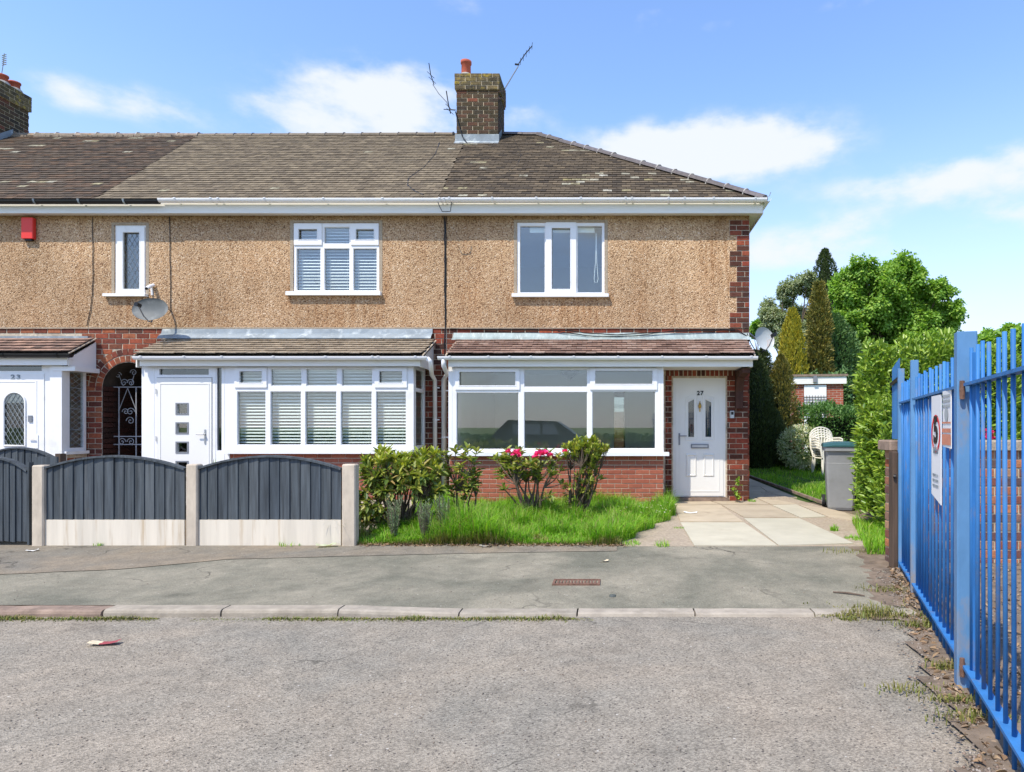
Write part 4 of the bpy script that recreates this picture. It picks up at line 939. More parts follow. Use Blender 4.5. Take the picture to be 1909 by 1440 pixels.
# ---- middle bay and porch
MX0, MX1 = PX(264, DF), PX(771, DF)
bay2 = bay_roof(hm, PX(252, 10.62), PX(789, 10.62), 'baytile_middle', 'baytile_middle_many', PZ(662, 10.62), PZ(634, 11.34), 10.6, 11.36, .165, .116, .028, jit=1.6)
mb = MB(); x0, x1 = PX(303, DW), PX(807, DW); n = 40
pr = [(DW - .002, 3.075), (DW - .014, 3.06), (DW - .03, 2.985), (11.30, 2.945), (11.26, 2.90), (11.258, 2.885), (11.3, 2.9)]
for k in range(n + 1):
    x = x0 + (x1 - x0) * k / n
    for j, (y, z) in enumerate(pr): mb.v.append((x, y - (.008 * nz(x, j, 4) if 0 < j < 5 else 0), z + .004 * nz(x, j, 3)))
for k in range(n):
    for j in range(6): mb.face((k * 7 + j, k * 7 + 7 + j, k * 7 + 8 + j, k * 7 + 1 + j)[::-1])
mb.build('flashing', 'lead', bay2)
gutter(hm, PX(250, 10.55), PX(797, 10.55), 10.5, PZ(665, 10.55), 'gutter_white', .05, brk=[PX(p, 10.53) for p in (264, 345, 415, 511, 608, 695, 706, 775)])
mb = MB(); mb.box(PX(262, 10.64), PX(784, 10.64), 10.62, 10.64, PZ(683, 10.63), PZ(668, 10.63) + .03); mb.build('fascia', 'fascia_white', hm)
for x in (PX(789, 10.64) - .04, PX(253, 10.64) + .02):
    mb = MB()
    mb.poly([(x, *p) for p in v]); mb.poly([(x - .02, *p) for p in v[::-1]])
    for i in range(4): mb.poly([(x, *v[i]), (x - .02, *v[i]), (x - .02, *v[(i + 1) % 4]), (x, *v[(i + 1) % 4])])
    mb.build('verge_board', 'fascia_white', bay2)
L5 = [(438, 500), (505, 562), (571, 628), (637, 694), (700, 758)]
w2 = window(hm, 'bay_window', (428, 771, 681, 838),
      [(447, 490, 692, 715, (438, 498, 686, 723)), (505, 562, 688, 720), (571, 628, 688, 720), (637, 694, 688, 720), (707, 751, 692, 715, (699, 759, 686, 723)),
       (442, 495, 730, 830), (504, 561, 730, 830), (569, 627, 730, 830), (635, 693, 730, 830), (701, 757, 730, 830)], DF, (424, 772, 838, 846), y=DF, th=.07)
for a, b in ((442, 495), (503, 563), (569, 629), (635, 695), (701, 757)): blind(hm, (a - 2, b + 2, 689, 832), DF, DF + .10, .052, .74)
# glazed right cheek of the bay
def side_window(par, X, ya, yb_, z0, z1, zt, name, m='upvc', face=1, lead=False, glass='glass'):
    mb = MB(); c = .055; T = Matrix(((0, -face, 0, X), (1, 0, 0, 0), (0, 0, 1, 0), (0, 0, 0, 1)))
    p2 = MB(); plate(p2, ya, yb_, z0, z1, [(ya + c, yb_ - c, z0 + c, zt - .03), (ya + c, yb_ - c, zt + .03, z1 - c)] if zt else [(ya + c, yb_ - c, z0 + c, z1 - c)], 0, .05)
    p2.v = [tuple(T @ Vector(q)) for q in p2.v]; w = p2.build(name, m, par)
    g = MB(); g.box(X - face * .028, X - face * .022, ya + c, yb_ - c, z0 + c, z1 - c); g.build('pane', glass, w)
    if lead:
        t = MB(); xx = X - face * .015
        for i in range(3): zz = z0 + (z1 - z0) * (i + 1) / 4; t.tube([(xx, ya + c, zz), (xx, yb_ - c, zz)], .006, 4, False)
        yc = (ya + yb_) / 2; n_ = 14
        for i in range(n_):
            a = z0 + c + (z1 - z0 - 2 * c) * i / n_; b = z0 + c + (z1 - z0 - 2 * c) * (i + 1) / n_
            for (u, w_) in ((a, b), (b, a)):
                t.tube([(xx, ya + c, u), (xx, yc, w_)], .003, 4, False); t.tube([(xx, yc, w_), (xx, yb_ - c, u)], .003, 4, False)
        t.build('leading', 'lead', w)
    return w
side_window(hm, MX1, DF + .071, DW - .03, PZ(838, DF), PZ(681, DF), PZ(726, DF), 'side_window')
mb = MB(); mb.box(MX0, MX0 + .05, DF + .071, DW - .001, .09, PZ(681, DF)); mb.build('bay_side', 'upvc', hm)
# porch front: panels, door frame, slot light
pf = MB(); DR = rect(288, 404, 683, 940, DF)
plate(pf, MX0, PX(428, DF) - .001, .09, PZ(683, DF), [rect(297, 389, 688, 699, DF), (PX(292, DF), PX(396, DF), .13, PZ(704, DF)), rect(404, 413, 686, 840, DF)], DF + .001, DF + .07)
pfo = pf.build('porch_frame', 'upvc', hm)
for l in ((297, 389, 688, 699), (404, 413, 686, 840)): q = rect(*l, DF); p = MB(); p.box(q[0] - .004, q[1] + .004, DF + .035, DF + .041, q[2] - .004, q[3] + .004); p.build('pane', 'glass_dark', pfo)
mb = MB()
for p in (287, 401, 418): x = PX(p, DF); mb.box(x - .004, x + .004, DF - .003, DF + .002, .1, PZ(684, DF))
mb.build('frame_groove', 'upvc_cream', pfo)
# door leaf
def leaf(par, x0, x1, z0, z1, y, m='door_white', holes=()):
    mb = MB(); plate(mb, x0, x1, z0, z1, list(holes), y, y + .045); return mb.build('door', m, par)
dl = (PX(293, DF), PX(395, DF), .13, PZ(705, DF))
sq = [rect(331, 350, a, b, DF) for a, b in ((754, 771), (790, 807), (826, 843), (862, 879))]
door = leaf(hm, *dl, DF - .012, holes=sq)
mb = MB(); ring(mb, PX(299, DF), PX(391, DF), .2, PZ(715, DF), DF - .018, DF - .012, .012); mb.build('moulding', 'door_white', door)
for q in sq:
    mb = MB(); plate(mb, q[0] - .022, q[1] + .022, q[2] - .022, q[3] + .022, [q], DF - .02, DF - .01); mb.build('light_surround', 'grey_metal', door)
    mb = MB(); mb.box(q[0], q[1], DF + .01, DF + .016, q[2], q[3]); mb.build('pane', 'glass', door)
mb = MB(); hx = PX(383.5, DF); mb.box(hx - .012, hx + .012, DF - .022, DF - .011, PZ(828, DF), PZ(801, DF)); mb.tube([(hx, DF - .06, PZ(810, DF)), (hx - .12, DF - .06, PZ(810, DF))], .009, 8); mb.tube([(hx, DF - .02, PZ(810, DF)), (hx, DF - .062, PZ(810, DF))], .009, 8); mb.build('door_handle', 'metal', door)
for p in (730, 818):
    mb = MB(); mb.tube([(PX(292, DF), DF - .025, PZ(p + 5, DF)), (PX(292, DF), DF - .025, PZ(p - 5, DF))], .011, 8); mb.build('hinge', 'door_white', door)
mb = MB(); mb.box(dl[0] - .03, dl[1] + .03, DF - .06, DF + .07, .06, .128); mb.build('threshold', 'upvc_cream', hm)
# plinth under middle bay
mb = MB(); bz1 = PZ(846, DB); mb.box(PX(428, DB), MX1, DB + .006, DW - .001, -.1, bz1); bp2 = mb.build('bay_wall', 'mortar_bay', hm)
bricks(bp2, (0, DB + .006, 0), FU, FN, bz1 - 10 * .0755, 10, .0755, 'bay_brick', lambda z: [(PX(428, DB), MX1)], L_=.2265, gap=.0105)
bricks(bp2, (MX1 - .006, DB, 0), (0, 1, 0), (1, 0, 0), bz1 - 10 * .0755, 10, .0755, 'bay_brick', lambda z: [(0, .6)], L_=.2265, gap=.0105, phase=.05)

# ---- left porch
DL = 10.9
lx1 = PX(118, DL)
LR = bay_roof(hl, -13.2, PX(131, 10.82), 'baytile_left', 'baytile_left_many', PZ(658, 10.82), PZ(630, 11.34), 10.8, 11.36, .165, .116, .026)
mb = MB(); mb.box(-13.2, PX(172, DW), 11.30, 11.39, 2.86, 2.93); mb.build('flashing', 'lead', LR)
gutter(hl, -13.2, PX(134, 10.74), 10.68, PZ(661, 10.75), 'black_plastic', .05, brk=[PX(p, 10.72) for p in (8, 108)], brm='black_plastic')
mb = MB(); mb.box(-13.2, PX(127, 10.82), 10.80, 10.82, PZ(681, 10.8), PZ(664, 10.8)); mb.build('fascia', 'upvc_cream', hl)
x = PX(128, 10.82); v2 = [(10.822, 2.38), (11.39, 2.38), (11.39, 2.84), (10.822, 2.50)]
mb = MB(); mb.poly([(x, *p) for p in v2]); mb.poly([(x - .02, *p) for p in v2[::-1]])
for i in range(4): mb.poly([(x, *v2[i]), (x - .02, *v2[i]), (x - .02, *v2[(i + 1) % 4]), (x, *v2[(i + 1) % 4])])
mb.build('verge_board', 'upvc_cream', LR)
mb = MB(); mb.box(x - .3, x + .07, 10.86, 11.38, 2.30, 2.375); mb.build('soffit', 'upvc_cream', LR)
pf = MB(); dleft = (PX(-34, DL), PX(83, DL), .13, PZ(697, DL))
plate(pf, -12.2, lx1, .09, PZ(680, DL), [rect(-28, 78, 682, 692, DL), dleft], DL, DL + .07); pfo = pf.build('porch_frame', 'upvc_cream', hl)
q = rect(-28, 78, 682, 692, DL); p = MB(); p.box(q[0], q[1], DL + .03, DL + .036, q[2], q[3]); p.build('pane', 'glass_dark', pfo)
mb = MB(); mb.box(PX(96, DL), lx1, DL - .03, DL, .09, PZ(682, DL)); mb.build('corner_post', 'upvc_cream', pfo)
ah = rect(9, 49, 735, 831, DL); acx = (ah[0] + ah[1]) / 2; ar = (ah[1] - ah[0]) / 2; az0 = ah[3] - ar + .03
mb = MB(); plate(mb, *dleft, [(ah[0], ah[1], ah[2], az0)], DL - .012, DL + .033); 
# arched head cut into the leaf is closed with the glass and a raised surround
dr1 = mb.build('door', 'upvc_cream', hl)
g = MB(); g.box(ah[0], ah[1], DL - .004, DL + .002, ah[2], az0); g.build('pane', 'glass_dark', dr1)
g = MB(); pts = [(acx + ar * math.cos(math.pi * k / 16), az0 + ar * 1.0 * math.sin(math.pi * k / 16)) for k in range(17)]
g.poly([(a, DL - .014, b) for a, b in pts][::-1]); g.build('pane', 'glass_dark', dr1)
s = MB(); path_ = [(ah[0], ah[2])] + [(a, b) for a, b in pts[::-1]] + [(ah[1], ah[2]), (ah[0], ah[2])]
s.tube([(a, DL - .018, b) for a, b in path_], .016, 6); s.build('light_surround', 'upvc_cream', dr1)
t = MB(); sp = .075
def clipseg(c, sg):
    n_ = 40; za, zb = ah[2], az0 + ar; run = None
    for k in range(n_ + 1):
        z = za + (zb - za) * k / n_; xx = c + sg * (z - za) / 1.7
        top = az0 + math.sqrt(max(0, ar * ar - (xx - acx) ** 2)) if abs(xx - acx) < ar else -9
        ok = abs(xx - acx) < ar and z < top
        if ok: run = [run[0] if run else (xx, z), (xx, z)]
        elif run: t.tube([(p[0], DL - .018, p[1]) for p in run], .004, 4, False); run = None
    if run: t.tube([(p[0], DL - .018, p[1]) for p in run], .004, 4, False)
for i in range(-12, 16):
    clipseg(ah[0] + i * sp, 1); clipseg(ah[0] + i * sp, -1)
t.build('leading', 'lead', dr1)
mb = MB(); plate(mb, PX(-20, DL), PX(70, DL), .2, PZ(710, DL), [(PX(-17, DL), PX(67, DL), .22, PZ(713, DL))], DL - .018, DL - .012); mb.build('moulding', 'upvc_cream', dr1)
mb = MB(); q = rect(55, 62, 775, 787, DL); mb.box(q[0], q[1], DL - .03, DL - .012, q[2], q[3]); mb.build('door_bell', 'grey_metal', dr1)
mb = MB(); q = rect(53, 73, 811, 836, DL); mb.box(q[0], q[1], DL - .022, DL - .012, q[2], q[3]); mb.tube([(q[1] - .04, DL - .05, q[3] - .06), (q[0] + .04, DL - .05, q[3] - .06)], .01, 6); mb.build('door_handle', 'upvc', dr1)
side_window(hl, lx1, DL + .071, DW - .03, PZ(842, DL), PZ(682, DL), None, 'side_window', 'upvc', 1, True, 'glass')
mb = MB(); mb.box(lx1 - .06, lx1 + .05, DL + .0, DW - .02, PZ(848, DL), PZ(842, DL)); mb.build('sill', 'upvc_cream', hl)
mb = MB(); mb.box(-12.2, lx1 - .01, DL + .075, DW - .001, -.05, PZ(848, DL)); bl = mb.build('bay_wall', 'mortar_old', hl)
bricks(bl, (lx1 - .016, DL, 0), (0, 1, 0), (1, 0, 0), .09, 9, .086, 'arch_brick', lambda z: [(.08, .49)])
# ------------------------------------------------------------------ text
def text_mesh(s, size, ext=.003):
    cu = bpy.data.curves.new('lettering', 'FONT'); cu.body = s; cu.size = size; cu.extrude = ext; cu.offset = size * .035; cu.align_x = 'CENTER'; cu.align_y = 'CENTER'
    o = bpy.data.objects.new('lettering', cu); COL.objects.link(o); dg = bpy.context.evaluated_depsgraph_get(); me = bpy.data.meshes.new_from_object(o.evaluated_get(dg)); bpy.data.objects.remove(o); return me
def put_text(s, size, loc, par, m, name='house_number', rot=None, sx=1.0, local=False):
    me = text_mesh(s, size); R_ = rot if rot is not None else Matrix.Rotation(R(90), 4, 'X')
    return ob(name, me, m, par, mtx=Matrix.Translation(loc) @ R_ @ Matrix.Diagonal((sx, 1, 1, 1)), local=local)
for ch, px in (('2', 25.5), ('3', 36)): put_text(ch, .10, (PX(px, DL), DL - .016, PZ(703.5, DL)), dr1, 'lead', sx=1.3)

# ------------------------------------------------------------------ RIGHT FRONT DOOR
yd = DW + .0; df = DOORR
pf = MB(); leafr = (PX(1259, DW), PX(1349, DW), PZ(925, DW), PZ(711, DW))
plate(pf, df[0], df[1], df[2], df[3], [(leafr[0] + .012, leafr[1] - .012, leafr[2], leafr[3] - .012)], DW + .02, DW + .09); dfo = pf.build('door_frame', 'door_white', hr)
gl1 = rect(1283, 1294, 745, 815, DW); gl2 = rect(1315, 1326, 745, 815, DW)
mb = MB(); plate(mb, *leafr, [gl1, gl2], DW + .008, DW + .05); door3 = mb.build('door', 'door_white', hr)
for q, s_ in ((gl1, 1), (gl2, -1)):
    p = MB(); p.box(q[0], q[1], DW + .026, DW + .032, q[2], q[3]); p.build('pane', 'glass_dark', door3)
    p = MB(); xa, xb = q[0] - .045, q[1] + .045; zt_, zl = (q[3] + .10, q[3] + .03)
    outl = [(xa, q[2] - .05), (xb, q[2] - .05), (xb, zt_ if s_ == 1 else zl), (xa, zl if s_ == 1 else zt_), (xa, q[2] - .05)]
    p.tube([(a, DW + .008, b) for a, b in outl], .010, 6)
    tri = [(q[0], q[3] + .0), (q[1], q[3]), (q[1] if s_ == 1 else q[0], q[3] - .04)]
    p.poly([(q[0] if s_ == 1 else q[1], DW + .02, q[3]), (q[1] if s_ == 1 else q[0], DW + .02, q[3]), (q[0] if s_ == 1 else q[1], DW + .02, q[3] - .05)])
    ring(p, q[0] - .012, q[1] + .012, q[2] - .012, q[3] + .012, DW + .0, DW + .008, .013)
    p.build('light_surround', 'door_white', door3)
for a, b in ((1278, 1299), (1311, 1332)):
    q = rect(a, b, 846, 889, DW); mb = MB(); mb.prism([(q[0] + .03, 0), (q[1] - .03, 0), (q[1] - .03, .01), (q[0] + .03, .01)], 0, .01) if False else None
    o4 = [(q[0], q[2]), (q[1], q[2]), (q[1], q[3]), (q[0], q[3])]; c = .022
    i4 = [(q[0] + c, q[2] + c), (q[1] - c, q[2] + c), (q[1] - c, q[3] - c), (q[0] + c, q[3] - c)]; j4 = [(x_ + (.02 if k in (0, 3) else -.02), z_ + (.02 if k < 2 else -.02)) for k, (x_, z_) in enumerate(i4)]
    for k in range(4):
        l = (k + 1) % 4
        mb.poly([(o4[k][0], DW + .008, o4[k][1]), (o4[l][0], DW + .008, o4[l][1]), (i4[l][0], DW - .008, i4[l][1]), (i4[k][0], DW - .008, i4[k][1])])
        mb.poly([(i4[k][0], DW - .008, i4[k][1]), (i4[l][0], DW - .008, i4[l][1]), (j4[l][0], DW + .004, j4[l][1]), (j4[k][0], DW + .004, j4[k][1])])
    mb.poly([(a_, DW + .004, b_) for a_, b_ in j4]); mb.build('door_panel', 'door_white', door3)
mb = MB(); q = rect(1267, 1341, 719, 917, DW); ring(mb, *q, DW + .002, DW + .008, .012); mb.build('moulding', 'door_white', door3)
mb = MB(); q = rect(1288, 1321, 828, 836, DW); mb.bbox(q[0], q[1], DW - .012, DW + .008, q[2], q[3], .004); lb = mb.build('letter_box', 'grey_metal', door3)
mb = MB(); mb.box(q[0] + .02, q[1] - .02, DW - .018, DW - .0121, q[2] + .018, q[3] - .018); mb.build('flap', 'metal', lb)
mb = MB(); hx = PX(1266.5, DW); mb.box(hx - .014, hx + .014, DW - .004, DW + .008, PZ(830, DW), PZ(808, DW)); mb.tube([(hx, DW, PZ(813, DW)), (hx, DW - .05, PZ(813, DW)), (hx + .12, DW - .05, PZ(813, DW))], .009, 8); mb.build('door_handle', 'grey_metal', door3)
mb = MB(); kx_ = PX(1304.5, DW); mb.lathe((kx_, DW - .02, PZ(757, DW)), [(.0, -.055), (.022, -.03), (.030, 0), (.020, .03), (.006, .055), (.008, .07), (0, .085)], 10); mb.tube([(kx_, DW - .01, PZ(763, DW)), (kx_, DW - .01, PZ(768, DW))], .01, 6); mb.build('door_knocker', 'brass', door3)
for ch, px in (('2', 1302), ('7', 1308.5)): put_text(ch, .10, (PX(px, DW), DW + .001, PZ(733.5, DW)), door3, 'sign_black')
mb = MB(); mb.box(df[0] - .02, df[1] + .03, DW - .05, DW + .08, .07, PZ(928, DW)); mb.build('doorstep', 'kerb_old', hr)
# dark timber bracket under the roof end, key safe, pipes
mb = MB(); x0, x1 = PX(1374, 11.2), PX(1390, 11.1)
v3 = [(10.72, 2.33), (DW - .008, 2.33), (DW - .008, PZ(762, DW)), (DW - .07, PZ(762, DW)), (DW - .10, PZ(730, DW)), (DW - .22, PZ(705, DW) - .02), (10.72, 2.26)]
mb.poly([(x0, *p) for p in v3][::-1]); mb.poly([(x1, *p) for p in v3])
for i in range(7): mb.poly([(x0, *v3[i]), (x1, *v3[i]), (x1, *v3[(i + 1) % 7]), (x0, *v3[(i + 1) % 7])][::-1])
mb.build('roof_bracket', 'dark_wood', hr)
t = thing('key_safe', 'small grey key safe on the brick pier right of the white door', 'key safe', (PX(1364.5, DW), DW - .01, PZ(773, DW)))
mb = MB(); q = rect(1360, 1369, 766, 780, DW); mb.bbox(q[0], q[1], DW - .04, DW + .0, q[2], q[3], .01); mb.build('case', 'metal', t)
mb = MB(); mb.box(q[0] + .02, q[1] - .02, DW - .044, DW - .0401, q[2] + .06, q[3] - .02); mb.build('button_panel', 'sign_black', t)
def pipe(par, pts, r, m, name='downpipe', brk=()):
    mb = MB(); mb.tube(pts, r, 10); p = mb.build(name, m, par, smooth=True)
    for z in brk: b = MB(); x, y = [(q[0], q[1]) for q in pts][-1]; b.tube([(x, y, z - .012), (x, y, z + .012)], r + .006, 10); b.box(x + r - .01, x + r + .035, y + .0, y + .02, z - .01, z + .01); b.build('pipe_clip', m, p)
zg = PZ(672, 10.6)
x = PX(813, DW)
pipe(hm, [(PX(796, 10.55), 10.55, zg + .03), (PX(803, 10.6), 10.57, zg - .02), (PX(806, 10.7), 10.62, zg - .10), (PX(808, 11.1), 11.0, zg - .20), (x, 11.33, zg - .27), (x, 11.34, .1)], .036, 'gutter_white', brk=(2.05, 1.5, 1.0))
x = PX(829, DW)
pipe(hr, [(PX(826, 10.55), 10.55, zg + .02), (PX(828, 10.6), 10.58, zg - .1), (PX(834, 11.1), 11.1, zg - .18), (x, 11.33, zg - .25), (x, 11.34, .1)], .036, 'upvc', brk=(2.0, 1.2))
# cables on the walls
def cable(par, pts, r=.006, name='cable', m='black_plastic', wob=.006):
    out = []
    for a, b in zip(pts, pts[1:]):
        a, b = Vector(a), Vector(b); n = max(2, int((b - a).length / .12))
        for k in range(n): q = a.lerp(b, k / n); out.append(q + Vector((random.uniform(-wob, wob), 0, random.uniform(-wob, wob))))
    out.append(Vector(pts[-1])); mb = MB(); mb.tube(out, r, 5); return mb.build(name, m, par)
yw = DW - .012
cable(hr, [(PX(829, DW), yw, 5.0), (PX(830, DW), yw, 3.1), (PX(829, DW), yw - .02, 2.3)], .010); cable(hr, [(PX(832, DW), yw, 5.0), (PX(831, DW), yw, 4.0), (PX(831, DW), yw, 3.1)], .008)
cable(hm, [(PX(317, DW), yw, 5.0), (PX(319, DW), yw, 3.35)], .006); cable(hl, [(PX(173, DW), yw, 5.0), (PX(175, DW), yw, 3.9), (PX(170, DW), yw, 3.4), (PX(163, DW), yw, 3.12)], .006)
cable(hr, [(PX(840, DW), yw, PZ(614, DW)), (PX(1060, DW), yw - .02, PZ(617, DW)), (PX(1090, DW), yw - .05, PZ(622, DW)), (PX(1150, DW), yw - .06, PZ(626, DW)), (PX(1215, DW), yw - .04, PZ(621, DW)), (PX(1290, DW), yw - .03, PZ(618, DW)), (PX(1375, DW), yw, PZ(616, DW)), (PX(1392, DW), yw - .03, PZ(628, DW))], .009, wob=.004)
cable(hr, [(PX(1040, DW), yw - .02, PZ(619, DW)), (PX(1110, DW), yw - .07, PZ(629, DW)), (PX(1180, DW), yw - .07, PZ(628, DW)), (PX(1260, DW), yw - .02, PZ(617, DW)), (PX(1370, DW), yw, PZ(615, DW))], .007, wob=.004)
def roofpt(px, py, lift=.02):
    # point of the main roof slope seen at a pixel
    t = math.tan(ang); k = (VY - py) / F; d = (EZ - H - t * EY) / (k - t); return Vector((PX(px, d), d, PZ(py, d))) + Vector((0, -.5, .85)) * lift
cable(hm, [roofpt(820, 268), roofpt(812, 290), roofpt(790, 315), roofpt(762, 335), roofpt(760, 348), roofpt(775, 360), roofpt(790, 366)], .012, wob=.004)
cable(hr, [roofpt(958, 262), roofpt(972, 290), roofpt(965, 310), roofpt(945, 325)], .008, wob=.004)
cable(hm, [(PX(815, 11), 11.05, 5.14), (PX(822, 11), 11.06, 4.98), (PX(838, 11), 11.06, 4.99), (PX(840, 11), 11.05, 5.14)], .007)

# ------------------------------------------------------------------ CHIMNEYS
def chimney(par, x0, x1, y0, depth, zt, m='chimney_brick', pots=(), zbase=7.2, left_full=True):
    zc = zt - 4 * .0865; mb = MB(); mb.box(x0 + .01, x1 - .01, y0 + .01, y0 + depth - .01, zbase, zc); mb.box(x0 - .025, x1 + .025, y0 - .025, y0 + depth + .025, zc + .001, zt - .012)
    st = mb.build('chimney_stack', 'mortar_dark', par)
    n = int((zc - zbase) / .0865)
    for (a, b, yy0, yy1, z0, nn, mm) in ((x0, x1, y0, y0 + depth, zc - n * .0865, n, m), (x0 - .035, x1 + .035, y0 - .035, y0 + depth + .035, zc, 4, 'crown_brick')):
        bricks(st, (0, yy0 + .01, 0), FU, FN, z0, nn, .0865, mm, lambda z: [(a, b)], phase=a)
        bricks(st, (b - .01, 0, 0), (0, 1, 0), (1, 0, 0), z0, nn, .0865, mm, lambda z: [(yy0 + .04, yy1)], phase=yy0 + .1)
    for s_, yy in ((0, 0),): pass
    f = MB(); zr = lambda y: EZ + (y - EY) * math.tan(ang)
    f.box(x0 - .02, x1 + .02, y0 - .025, y0 - .005, zr(y0) - .02, zr(y0) + .17)
    f.poly([(x0 - .02, y0 - .026, zr(y0) + .02), (x0 - .02, y0 - .15, zr(y0 - .15) + .03), (x1 + .02, y0 - .15, zr(y0 - .15) + .03), (x1 + .02, y0 - .026, zr(y0) + .02)])
    f.poly([(x1 + .004, y0, zr(y0) - .02), (x1 + .004, y0 + depth / 2, zr(y0 + depth / 2)), (x1 + .004, y0 + depth / 2, zr(y0 + depth / 2) + .17), (x1 + .004, y0, zr(y0) + .17)])
    f.build('flashing', 'lead', st)
    fl = MB(); fl.prism([(x0 + .03, y0 + .03), (x1 - .03, y0 + .03), (x1 - .03, y0 + depth - .03), (x0 + .03, y0 + depth - .03)], zt - .012, zt + .03, .03)
    for (px_, py_, h) in pots: fl.lathe((px_, py_, zt), [(.16, .0), (.14, .06), (.11, .09)], 14)
    fl.build('flaunching', 'mortar_white', st)
    for (px_, py_, h) in pots:
        p = MB(); p.lathe((px_, py_, zt + .03), [(.105, 0), (.10, h * .8), (.118, h * .83), (.118, h), (.095, h), (.09, h * .5)], 18); p.build('chimney_pot', 'pot_red', st, smooth=True)
    return st
cx0, cx1 = PX(850.5, 14.3), PX(929, 14.3); czt = PZ(138, 14.3)
ch1 = chimney(hr, cx0, cx1, 14.3, .78, czt, pots=[(PX(869, 14.5), 14.5, PZ(115, 14.5) - czt - .03)])
chx1 = PX(-8, 14.3); ch2 = chimney(hl, chx1 - .98, chx1, 14.3, .82, PZ(146, 14.3), pots=[(chx1 - .16, 14.62, .2), (chx1 - .16, 14.92, .2), (chx1 - .5, 14.6, .2)])
# lead saddle by left chimney
def q3(px, py, d): return Vector((PX(px, d), d, PZ(py, d)))
t = thing('tv_aerial', 'slanting black mast on the right side of the brick chimney with its boom pointing up', 'aerial', q3(940, 168, 14.7)); d = 14.55
mb = MB(); mb.tube([q3(940, 170, d), q3(942, 164, d), q3(966, 124, d)], .013, 6); mb.build('mast', 'grey_metal', t)
mb = MB(); mb.tube([q3(965, 122, d), q3(979, 101, d), q3(992, 86, d)], .012, 6)
for f_ in (.2, .4, .6, .8, 1.0): 
    c = q3(965, 122, d).lerp(q3(992, 86, d), f_); mb.tube([c + Vector((.02, -.12, .01)), c + Vector((-.02, .12, -.01))], .005, 4)
mb.tube([q3(960, 120, d), q3(968, 121, d)], .022, 6); mb.build('boom', 'black_plastic', t)
mb = MB(); mb.tube([q3(930, 171, 14.3), q3(942, 170, 14.9)], .018, 5); mb.tube([q3(929, 184, 14.3), q3(941, 184, 14.9)], .02, 5); mb.tube([q3(940, 166, d), q3(941, 205, d)], .014, 6); mb.build('bracket', 'rust', t)
t = thing('tv_aerial', 'thin bent aerial leaning out from the left side of the brick chimney', 'aerial', q3(846, 205, 14.6)); d = 14.45
mb = MB(); mb.tube([q3(850, 205, d), q3(838, 204, d), q3(832, 190, d), q3(818, 175, d), q3(807, 158, d)], .009, 6); mb.build('mast', 'grey_metal', t)
mb = MB(); mb.tube([q3(809, 158, d), q3(803, 140, d), q3(799.5, 118, d)], .010, 5); mb.tube([q3(840, 212, d), q3(836, 195, d), q3(832, 170, d)], .012, 5)
for c in (q3(803, 140, d), q3(806, 150, d), q3(837, 200, d), q3(839, 208, d)): mb.tube([c + Vector((-.05, -.1, .02)), c + Vector((.05, .1, -.02))], .007, 4)
mb.tube([q3(827, 204, d), q3(849, 206, d)], .008, 5); mb.build('boom', 'black_plastic', t)
cable(t, [q3(849, 208, 14.27), q3(856, 235, 14.27), q3(862, 255, 14.25), q3(876, 275, 14.1)], .012)
t = thing('tv_aerial', 'small pale aerial above the chimney at the left edge', 'aerial', q3(5, 140, 14.6))
mb = MB(); mb.tube([q3(2, 146, 14.6), q3(6, 120, 14.6), q3(8, 100, 14.6)], .008, 5); mb.build('mast', 'grey_metal', t)
mb = MB()
for k in range(6): c = q3(7.5 , 103 + 3.6 * k, 14.6); mb.tube([c + Vector((-.06, .02, 0)), c + Vector((.07, -.02, 0))], .012, 4)
mb.build('boom', 'metal', t)

# ------------------------------------------------------------------ DISHES, ALARM, CAMERA
def dish(label, c, rx, rz_, yaw, pitch, m, arm=1, roll=0, wall=None):
    t = thing('satellite_dish', label, 'satellite dish', c); T = Matrix.Translation(c) @ Matrix.Rotation(yaw, 4, 'Z') @ Matrix.Rotation(roll, 4, 'Y') @ Matrix.Rotation(pitch, 4, 'X')
    mb = MB(); n = 28; rings = [0, .25, .5, .75, .95, 1.0]
    for k, r in enumerate(rings):
        for j in range(n): a = 2 * math.pi * j / n; mb.v.append(tuple(T @ Vector((rx * r * math.cos(a), -.07 * r * r - (.006 if k == 5 else 0), rz_ * r * math.sin(a)))))
    for k in range(len(rings) - 1):
        for j in range(n): mb.face((k * n + j, k * n + (j + 1) % n, (k + 1) * n + (j + 1) % n, (k + 1) * n + j))
    mb.build('reflector', m, t, smooth=True)
    W = lambda *p: T @ Vector(p)
    mb = MB(); mb.tube([W(0, -.06, -rz_ * .98), W(0, -.16, -rz_ * .8), W(0, -.30, -rz_ * .25)], .010, 6); mb.tube([W(0, .02, 0), W(0, .02, -rz_ * .95), W(0, -.05, -rz_ * 1.02)], .012, 6); mb.build('arm', 'grey_metal', t)
    mb = MB(); mb.tube([W(0, -.36, -rz_ * .2), W(0, -.27, -rz_ * .12)], [.035, .028], 10); mb.tube([W(0, -.27, -rz_ * .12), W(0, -.27, -rz_ * .3)], .016, 8); mb.build('receiver', 'black_plastic', t)
    mb = MB(); mb.tube([W(0, .02, 0), W(0, .10, 0)], .03, 8); 
    if wall is not None: mb.tube([W(0, .08, 0), Vector(wall) + Vector((0, -.1, 0)), Vector(wall)], .018, 8)
    mb.build('bracket', 'metal', t)
    return t
dish('broad oval grey satellite dish on the pebbledash below the small leaded window', q3(286, 580, 11.05), .325, .20, R(-6), R(-14), 'dish_grey', roll=R(3), wall=(PX(318, DW), DW, PZ(578, DW)))
dish('round satellite dish with a rusty patch at the right corner of the end house', q3(1421, 634, 11.5), .20, .21, R(24), R(-14), 'dish_rusty', roll=R(0), wall=(XR, 11.62, PZ(620, 11.5)))
